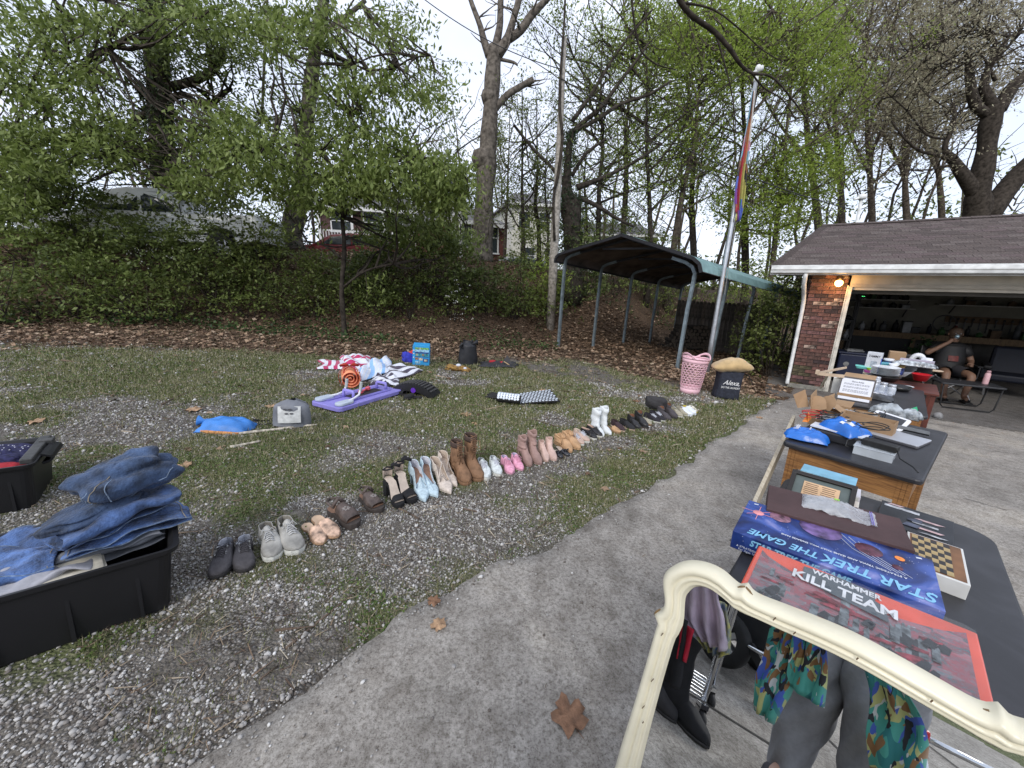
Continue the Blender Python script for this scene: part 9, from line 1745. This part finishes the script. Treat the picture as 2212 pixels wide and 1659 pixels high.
hang('black_garment','black garment hanging at the left of the mirror',[(1472,1330,.80),(1462,1390,.80),(1455,1440,.80),(1450,1480,.80)],[.06,.07,.08,.06],MATS['velvet_black'],'garment',.01,7)
t0,t1=rg(1486,1600,.01),rg(1440,1556,.01)
for i in range(2):
 o2,b2,Y2=shoe('tall_boot',('tall black suede boot standing before the rack in the mirror','second tall black suede boot half hidden by the frame in the mirror')[i],.29,.10,.5,sole=.012,solem=rubk,upm=MATS['leather_faded_black'] if i else bblack,h=.07,vamp=.10,openf=(.03,.36),back=.09,shaft=(.42,.050,.060,bblack,1.),group='tall black boots')
 dd_=(t0-t1);rz=math.atan2(dd_.y,dd_.x)-PI/2;o2.location=((t0.x+t1.x)/2-.10*i,(t0.y+t1.y)/2+.10*i,Hf(t0.x,t0.y)+.014);o2.rotation_euler=(0,0,rz)
# power wheelchair
wp=rg(1622,1490,0.);WC=thing('power_wheelchair','black power wheelchair with silver spoked wheels reflected in the mirror','wheelchair',(wp.x,wp.y,Hf(wp.x,wp.y)+.012),math.atan2(.72,.69)+1.9);
for y in (0,-.55):
 mb=MB();mb.M=Matrix.Translation((0,y,.17)) @ Matrix.Rotation(PI/2,4,'X');mb.lathe([(.10,-.04),(.155,-.045),(.17,-.02),(.17,.02),(.155,.045),(.10,.04)],28,cap=False);wh=mb.build('wheel',MATS['tyre_rubber'],WC,True);m3=MB();m3.M=mb.M;m3.lathe([(.001,-.03),(.03,-.03),(.03,.035),(.001,.035)],14)
 for a in range(5): c_,s_2=math.cos(a*2*PI/5),math.sin(a*2*PI/5);m3.bar((c_*.02,s_2*.02,.0),(c_*.115,s_2*.115,.0),.035,.06)
 m3.lathe([(.105,-.035),(.12,-.035),(.12,.035),(.105,.035)],24,cap=False);m3.build('rim',MATS['rim_silver'],wh)
 for x in (.36,-.34): mb=MB();mb.M=Matrix.Translation((x,y,.075)) @ Matrix.Rotation(PI/2,4,'X');mb.lathe([(.001,-.025),(.07,-.025),(.075,0),(.07,.025),(.001,.025)],20);mb.build('caster',rubk,WC,True);mb=MB();mb.bar((x,y,.08),(x*.45,y,.22),.03,.05);mb.build('caster_arm',blk,WC)
mb=MB();mb.box((0,-.27,.30),(.52,.38,.22));mb.build('battery_box',bkp,WC,bevel=.03);mb=MB();mb.box((0,-.27,.50),(.46,.44,.09));mb.build('seat',bkp,WC,bevel=.03);mb=MB();mb.box((-.22,-.27,.80),(.09,.42,.56),(0,-.15,0));mb.build('backrest',bkp,WC,bevel=.03)
for y in (-.03,-.51): mb=MB();mb.box((0,y,.68),(.34,.06,.05));mb.bar((-.1,y,.5),(-.1,y,.66),.03);mb.build('armrest',bkp,WC,bevel=.01)
mb=MB();mb.box((.40,-.27,.12),(.22,.34,.02));mb.bar((.2,-.27,.40),(.36,-.27,.12),.04);mb.build('footrest',blk,WC)
# silver folding rail with a red clamp
p1,p2=rg(1985,1585,t=1.9),rg(2200,1690,t=2.1);o=T('clothes_rail','silver folding rail with a red end clamp at the right of the mirror','rail',(p1.x,p1.y,Hf(p1.x,p1.y)),0);L1,L2=p1-o.location,p2-o.location;mb=MB();mb.tube([L1,L2],.014,8);mb.build('top_bar',chrome,o,True);mb=MB();mb.tube([L1,L1+Vector((.08,-.1,-L1.z+.0))],.013,8);mb.tube([L1,L1+Vector((-.16,.12,-L1.z+.0))],.013,8);mb.tube([L2,L2+Vector((.0,-.1,-L2.z-.0))],.013,8);mb.build('leg',chrome,o,True);mb=MB();mb.box(L1,(.05,.05,.07));mb.build('clamp',rdp,o,bevel=.008)
p1,p2=rg(1570,1368,t=2.4),rg(1660,1418,t=2.1);o=T('clothes_rail','thin silver rail crossing in front of the wheelchair in the mirror','rail',(p1.x,p1.y,Hf(p1.x,p1.y)),0);L1,L2=p1-o.location,p2-o.location;mb=MB();mb.tube([L1,L2],.012,8);mb.tube([L1,Vector((0,0,0))],.012,8);mb.build('top_bar',chrome,o,True)
mb=MB();mb.tube([L2,L2-Vector((0,0,L2.z))],.012,8);mb.build('leg',chrome,o,True)
# ================================================================== INSIDE THE GARAGE
def gi(s,off,z): return gpt(s,off,FLOOR+z)
RG=math.atan2(GD.y,GD.x)
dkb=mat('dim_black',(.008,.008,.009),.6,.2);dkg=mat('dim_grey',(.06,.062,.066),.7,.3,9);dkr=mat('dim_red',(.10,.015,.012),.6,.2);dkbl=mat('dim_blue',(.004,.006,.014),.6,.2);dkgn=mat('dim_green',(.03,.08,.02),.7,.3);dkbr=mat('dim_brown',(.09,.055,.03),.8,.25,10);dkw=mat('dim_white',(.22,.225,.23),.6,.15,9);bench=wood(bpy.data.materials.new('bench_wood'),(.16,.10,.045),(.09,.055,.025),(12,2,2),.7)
def GT(name,label,cat,s,off,z,rz=0.,group=None): return thing(name,label,cat,gi(s,off,z),RG+rz,group)
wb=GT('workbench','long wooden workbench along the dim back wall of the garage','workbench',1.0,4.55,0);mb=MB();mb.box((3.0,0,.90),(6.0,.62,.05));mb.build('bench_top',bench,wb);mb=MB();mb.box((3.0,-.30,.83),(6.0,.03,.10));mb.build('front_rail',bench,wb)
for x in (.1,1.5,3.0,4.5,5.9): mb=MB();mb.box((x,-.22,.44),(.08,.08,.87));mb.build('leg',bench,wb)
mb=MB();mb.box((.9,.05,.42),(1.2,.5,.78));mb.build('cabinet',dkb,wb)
ri=random.Random(12)
def clutter(label,s0,s1,off,z,n,hmax,group,names=('storage_box','tool_case','bottle','jar','tin')):
 cols_=[dkb,dkg,dkr,dkbl,dkgn,dkbr,dkb,dkg,dkw]
 for i in range(n):
  s=s0+(s1-s0)*(i+.5)/n+ri.uniform(-.04,.04);k=ri.choice(names);w_=ri.uniform(.08,.9*(s1-s0)/n+.04);h=ri.uniform(.35,1)*hmax;m_=ri.choice(cols_);cn={dkb: 'black',dkg: 'grey',dkr: 'dark red',dkbl: 'dark blue',dkgn: 'green',dkbr: 'brown',dkw: 'white'}[m_]
  pos=('first','second','third','fourth','fifth','sixth','seventh','eighth','ninth','tenth','eleventh','twelfth','thirteenth')[i]+' from the left'
  o=GT(k,cn+' '+k.replace('_',' ')+', '+pos+' on '+label,k.replace('_',' '),s,off+ri.uniform(-.06,.06),z,ri.uniform(-.2,.2),group);mb=MB()
  if k in ('storage_box','tool_case'):
   mb.box((0,0,h/2),(w_,.2,h));mb.build('case',m_,o,bevel=.01);mb=MB();mb.box((0,0,h+.01),(w_+.01,.21,.02));mb.build('lid',dkb if m_ is not dkb else dkg,o)
  else: r=min(w_,.14)/2;mb.lathe([(r,0),(r,h*.6),(r*.9,h*.7),(r*.4,h*.82),(r*.4,h)],12);mb.build('vessel',m_,o,True);mb=MB();mb.lathe([(r*.45,h),(r*.45,h*1.06)],10);mb.build('cap',dkw if i % 2 else dkb,o)
clutter('the workbench left half',1.1,4.0,4.5,.925,13,.30,'things on the workbench');clutter('the workbench right half',4.1,6.8,4.5,.925,12,.42,'things on the workbench, right part')
for (z,s0,s1,lab) in ((2.02,3.05,5.35,'upper metal wall shelf on the dim back wall'),(1.66,2.85,5.3,'lower metal wall shelf on the dim back wall'),(1.74,1.15,2.45,'left upper wall shelf holding tangled gear'),(1.52,1.15,2.45,'left lower wall shelf holding tangled gear')):
 o=GT('wall_shelf',lab,'shelf',(s0+s1)/2,4.83,z);mb=MB();mb.box((0,0,0),(s1-s0,.34,.022));mb.build('board',mat('shelf_paint',(.34,.33,.30),.6,.1),o)
 for k in (-.38,.38): mb=MB();mb.bar(((s1-s0)*k,.16,-.22),((s1-s0)*k,-.14,-.012),.02,.02);mb.build('bracket',dkg,o)
 clutter(('the '+lab.split(' on ')[0].split(' holding')[0]),s0+.05,s1-.1,4.80,z+.012,7 if s1-s0>2 else 5,.15,'things on the wall shelves')
pgb=GT('peg_board','brown peg board hung with hand tools above the bench','peg board',4.2,4.97,1.30);mb=MB();mb.box((0,0,0),(2.2,.02,.16));mb.build('board',dkbr,pgb)
for i in range(16): mb=MB();x=-1.0+i*.13;mb.box((x,-.03,-.10-.04*(i % 3)),(.02,.02,.16+.05*(i % 3)));mb.lathe([(.02,0),(.025,.04),(.01,.06)],8,(x,-.03,-.02));mb.build('hand_tool',dkb if i % 2 else dkg,pgb)
pgb=GT('peg_board','second brown peg board with hanging pliers further right','peg board',6.3,4.97,1.22);mb=MB();mb.box((0,0,0),(1.5,.02,.14));mb.build('board',dkbr,pgb)
for i in range(11): mb=MB();x=-.65+i*.13;mb.box((x,-.03,-.12),(.025,.02,.2));mb.build('hand_tool',dkb,pgb)
gl=GT('charger','small device with two green indicator lights on the upper left shelf','charger',1.35,4.68,1.77);mb=MB();mb.box((0,0,.03),(.16,.08,.06));mb.build('casing',dkb,gl);
for x in (-.018,.018): mb=MB();mb.box((x,-.043,.045),(.02,.004,.008));mb.build('indicator_light',mat('led_green',(.1,1,.25),.5,0,emit=2.5),gl)
# shelving rack right behind the jamb, bin, drums
rk=GT('storage_rack','tall black storage rack just inside the left door jamb','rack',.62,2.3,0)
for x in (-.4,.4):
 for y in (-.2,.2): mb=MB();mb.box((x,y,.95),(.04,.04,1.9));mb.build('post',dkb,rk)
for z in (.35,.85,1.3,1.75): mb=MB();mb.box((0,0,z),(.84,.44,.03));mb.build('shelf',dkb,rk)
for z,n_ in ((.865,4),(1.315,4),(1.765,4)):
 clutter('the %s rack shelf' % {.865: 'hip high',1.315: 'chest high',1.765: 'top'}[z],.3,1.0,2.2,z,n_,.28,'things on the tall rack')
bn=GT('rolling_bin','dark navy lidded bin standing inside the left of the garage','bin',1.05,1.4,0);mb=MB();mb.box((0,0,.32),(.50,.42,.64));mb.build('bin_body',mat('bin_navy',(.012,.018,.05),.5,.1),bn,bevel=.03);mb=MB();mb.box((0,0,.66),(.54,.46,.04));mb.build('lid',mat('bin_navy_lid',(.016,.022,.055),.5),bn,bevel=.01);mb=MB();mb.lathe([(.001,0),(.05,.0),(.05,.004),(.001,.004)],14,(0,0,0));q=mb.build('emblem',dkw,bn);q.matrix_local=tfm((-.1,-.213,.42),(PI/2,0,0))
pp_=GT('paper_stack','stack of pale papers on the navy bin','papers',1.05,1.4,.69);mb=MB();mb.box((0,0,.01),(.3,.22,.02),(0,0,.2));mb.box((.02,0,.03),(.26,.2,.015),(0,0,-.1));mb.build('sheets',dkw,pp_)
lg_=GT('potted_plant','dim green leafy plant by the workbench behind the seated person','plant',2.6,3.6,0);mb=MB();mb.lathe([(.10,0),(.14,.28),(.13,.28),(.09,.02)],14,cap=False);mb.build('pot',dkbr,lg_,True);leaves('foliage',[(ri.gauss(0,.10),ri.gauss(0,.10),.62+ri.gauss(0,.14)) for i in range(40)],.12,.11,7,dkgn,lg_)
mb=MB();mb.tube([(0,0,.2),(.02,0,.5),(0,.03,.75)],[.012,.01,.006],6);mb.build('stem',dkbr,lg_)
tool=GT('bicycle','bicycle wheel hanging among the gear above the bench','wheel',3.05,4.7,1.20);mb=MB();mb.M=Matrix.Rotation(PI/2,4,'X');mb.lathe([(.20,-.012),(.215,0),(.20,.012),(.19,0)],30,cap=False);[mb.tube([(0,0,0),(.2*math.cos(a*.6),.2*math.sin(a*.6),0)],.002,4) for a in range(10)];mb.build('wheel_rim',dkg,tool,True)
# ---- camp table with pink bottle, armchair shapes
P_=atZ(2060,893,FLOOR);cta=atZ(1990,893,FLOOR);ctb=atZ(2120,902,FLOOR)
ct=thing('camp_table','low black folding camp table in front of the seated person','table',atZ(2078,885,FLOOR)+Vector((0,0,.012)),RG+.12);ct.location+=GN*.15
mb=MB();mb.prism(rrect(.80,.45,.04),.42,.45);mb.build('tabletop',mat('camp_black',(.03,.032,.036),.5,.1),ct,bevel=.008)
for y in (-.20,.20): mb=MB();mb.tube([(-.36,y,.42),(-.33,y,.06),(-.29,y,.012),(.29,y,.012),(.33,y,.06),(.36,y,.42)],.011,9);mb.build('leg_loop',dkb,ct,True)
bt_=thing('water_bottle','pale pink insulated bottle standing on the black camp table','bottle',ct.matrix_basis @ Vector((.22,.02,.45)));mb=MB();mb.lathe([(.036,.0),(.038,.01),(.038,.17),(.030,.195),(.024,.20)],18);mb.build('bottle_body',mat('bottle_pink',(.62,.38,.40),.4,.05),bt_,True);mb=MB();mb.lathe([(.025,.2),(.027,.205),(.027,.235),(.02,.24)],14);mb.build('cap',mat('bottle_cap',(.40,.24,.26),.5),bt_,True)
# ---- camp chair and the person sitting in it, drinking
sc_=thing('camp_chair','black folding camp chair with grey tube legs holding the seated person','chair',atZ(2045,866,FLOOR)+GN*.45+Vector((0,0,.012)),RG+.25);tub=mat('tube_grey',(.25,.25,.26),.35,.1,metal=.6)
for s in (-1,1):
 mb=MB();mb.tube([(s*.30,-.26,0),(-s*.0,-.20,.22),(-s*.28,-.22,.44)],.011,8);mb.build('leg',tub,sc_,True);mb=MB();mb.tube([(s*.30,.26,0),(s*.30,-.24,.42)],.011,8);mb.build('leg',tub,sc_,True);mb=MB();mb.tube([(s*.30,-.26,0),(s*.30,.28,.44),(s*.30,.36,.92)],.011,8);mb.build('leg',tub,sc_,True)
 mb=MB();mb.box((s*.32,0,.64),(.07,.46,.02));mb.bar((s*.32,-.22,.42),(s*.32,-.22,.64),.02);mb.build('armrest',dkb,sc_)
mb=MB();mb.grid(lambda u,v: (-.28+.56*u,-.24+.50*v,.43-.04*math.sin(PI*u)),9,9);mb.build('seat',dkb,sc_,True,fix=False,solid=.006);mb=MB();mb.grid(lambda u,v: (-.29+.58*u,.25+.11*v+.02*math.sin(PI*u),.44+.46*v),9,7);mb.build('backrest',dkb,sc_,True,fix=False,solid=.006)
sp2=thing('person','person in black T-shirt and shorts sitting in the garage, raising a can to the mouth','person',sc_.location,RG+.10);skd=mat('skin_tan',(.17,.095,.062),.6,.08)
V2_=[(0,.02,.50),(0,.10,.70),(0,.14,.92),(0,.13,1.02),(0,.12,1.10),(0,.11,1.20),(-.10,-.02,.50),(-.16,-.44,.52),(-.14,-.50,.12),(-.14,-.62,.07),(.10,-.02,.50),(.20,-.40,.50),(.16,-.42,.10),(.17,-.55,.06),(-.19,.13,.94),(-.38,-.04,.80),(-.10,-.04,1.06),(.19,.13,.94),(.30,.06,.70),(.20,-.20,.67),(-.07,-.03,1.12),(.16,-.26,.68)]
uskin('body',V2_,[(0,1),(1,2),(2,3),(3,4),(4,5),(0,6),(6,7),(7,8),(8,9),(0,10),(10,11),(11,12),(12,13),(2,14),(14,15),(15,16),(2,17),(17,18),(18,19),(16,20),(19,21)],[(.15,.12),(.17,.13),(.15,.11),.06,.075,.095,.10,.065,.045,.04,.10,.065,.045,.04,.07,.048,.032,.07,.048,.035,.035,.035],skd,sp2)
for hx,hy,hz in ((-.07,-.03,1.12),(.16,-.26,.68)):
 for k in range(5): mb=MB();mb.tube([(hx,hy,hz),(hx+.02,hy-.035,hz+.024-.013*k),(hx+.05,hy-.03,hz+.02-.013*k)],[.012,.009,.006],6);mb.build('finger',skd,sp2,True)
mb=MB();mb.grid(lambda u,v: (lambda a: ((.235-.02*v)*math.cos(a),.07+.07*v+(.195-.03*v)*math.sin(a),.46+.54*v))(2*PI*u),29,12);mb.grid(lambda u,v: ((.215-.13*v)*math.cos(2*PI*u)+0,.14+(.165-.09*v)*math.sin(2*PI*u),1.0+.05*v),25,4)
for s in (-1,1): 
 e=Vector((-.38,-.04,.80)) if s<0 else Vector((.30,.06,.70));a=Vector((s*.16,.13,.95));mb.tube([a,a.lerp(e,.35),a.lerp(e,.65)],[.105,.09,.08],14,cap=False)
mb.build('t_shirt',dkb,sp2,True,fix=False,solid=.004);mb=MB();mb.grid(lambda u,v: (-.07+.14*u,-.10-.015*math.sin(PI*u)+.045*v,.70+.10*v),5,4);mb.build('shirt_print',dkr,sp2,True,fix=False)
mb=MB();
for s,kx in ((-1,-.15),(1,.18)): mb.tube([(s*.09,.05,.49),(s*.10,-.08,.51),(kx*.9,-.30,.52)],[.125,.12,.098],16,cap=False)
mb.build('shorts',mat('shorts_dark',(.03,.03,.035),.8),sp2,True,fix=False)
mb=MB();mb.lathe([(.03,.12),(.075,.10),(.10,.04),(.095,-.02),(.08,-.04)],16,(0,.125,1.20),cap=False);mb.build('hair',hair,sp2,True,fix=False)
mb=MB();mb.lathe([(.01,-.02),(.018,0),(.008,.03)],8,(0,.005,1.175));mb.build('nose',skd,sp2,True);mb=MB();mb.lathe([(.02,-.09),(.06,-.07),(.088,-.01),(.08,.0)],14,(0,.105,1.165),cap=False);mb.build('beard',hair,sp2,True,fix=False)
mb=MB();[mb.lathe([(.001,-.011),(.011,0),(.001,.011)],8,(s*.035,.022,1.215)) for s in (-1,1)];mb.build('eyes',dkw,sp2,True);mb=MB();[mb.lathe([(.001,-.025),(.015,-.01),(.018,.012),(.001,.028)],8,(s*.098,.115,1.19),.6,1.) for s in (-1,1)];mb.build('ears',skd,sp2,True)
mb=MB();[mb.box((x,-.60 if x<0 else-.53,.02),(.10,.26,.03)) for x in (-.14,.17)];mb.build('sandals',dkb,sp2,bevel=.01);mb=MB();[mb.tube([(x-.05,y,.035),(x,y,.085),(x+.05,y,.035)],.014,6) for x,y in ((-.14,-.60),(.17,-.53))];mb.build('sandal_strap',dkb,sp2,True)
cn_=thing('drink_can','pale blue drink can held to the seated person\'s mouth','can',sp2.matrix_basis @ Vector((-.035,-.045,1.15)));cn_.rotation_euler=(.9,0,RG);mb=MB();mb.lathe([(.026,-.06),(.032,-.05),(.032,.045),(.026,.058)],16);mb.build('can_body',mat('can_blue',(.35,.48,.55),.3,.3,40,metal=.5),cn_,True)
# dark armchair and toolbox shapes on the right
ac=GT('armchair','dark navy padded camp armchair at the right edge inside the garage','chair',3.6,1.9,0,-.2);mb=MB();mb.box((0,0,.38),(.75,.6,.14));mb.build('seat',dkbl,ac,bevel=.04);mb=MB();mb.box((0,.30,.66),(.75,.14,.56),(-.2,0,0));mb.build('backrest',dkbl,ac,bevel=.05)
for s in (-1,1): mb=MB();mb.box((s*.42,0,.56),(.12,.6,.08));mb.build('armrest',dkb,ac,bevel=.03);mb=MB();mb.bar((s*.36,-.26,0),(s*.36,.26,.34),.03);mb.bar((s*.36,.26,0),(s*.36,-.26,.34),.03);mb.build('leg',tub,ac)
clutter('the floor below the workbench',2.2,6.6,4.1,.01,9,.55,'things on the garage floor',('storage_box','tool_case','storage_box','tin'))
# ------------------------------------------------------------------ turn lettering into mesh
bpy.context.view_layer.update();dg=bpy.context.evaluated_depsgraph_get()
for o in TEXTS:
 me=bpy.data.meshes.new_from_object(o.evaluated_get(dg));me.name=o.name
 q=bpy.data.objects.new(o.name,me);q.parent=o.parent;q.matrix_local=o.matrix_local.copy();COL.objects.link(q)
 bpy.data.objects.remove(o)
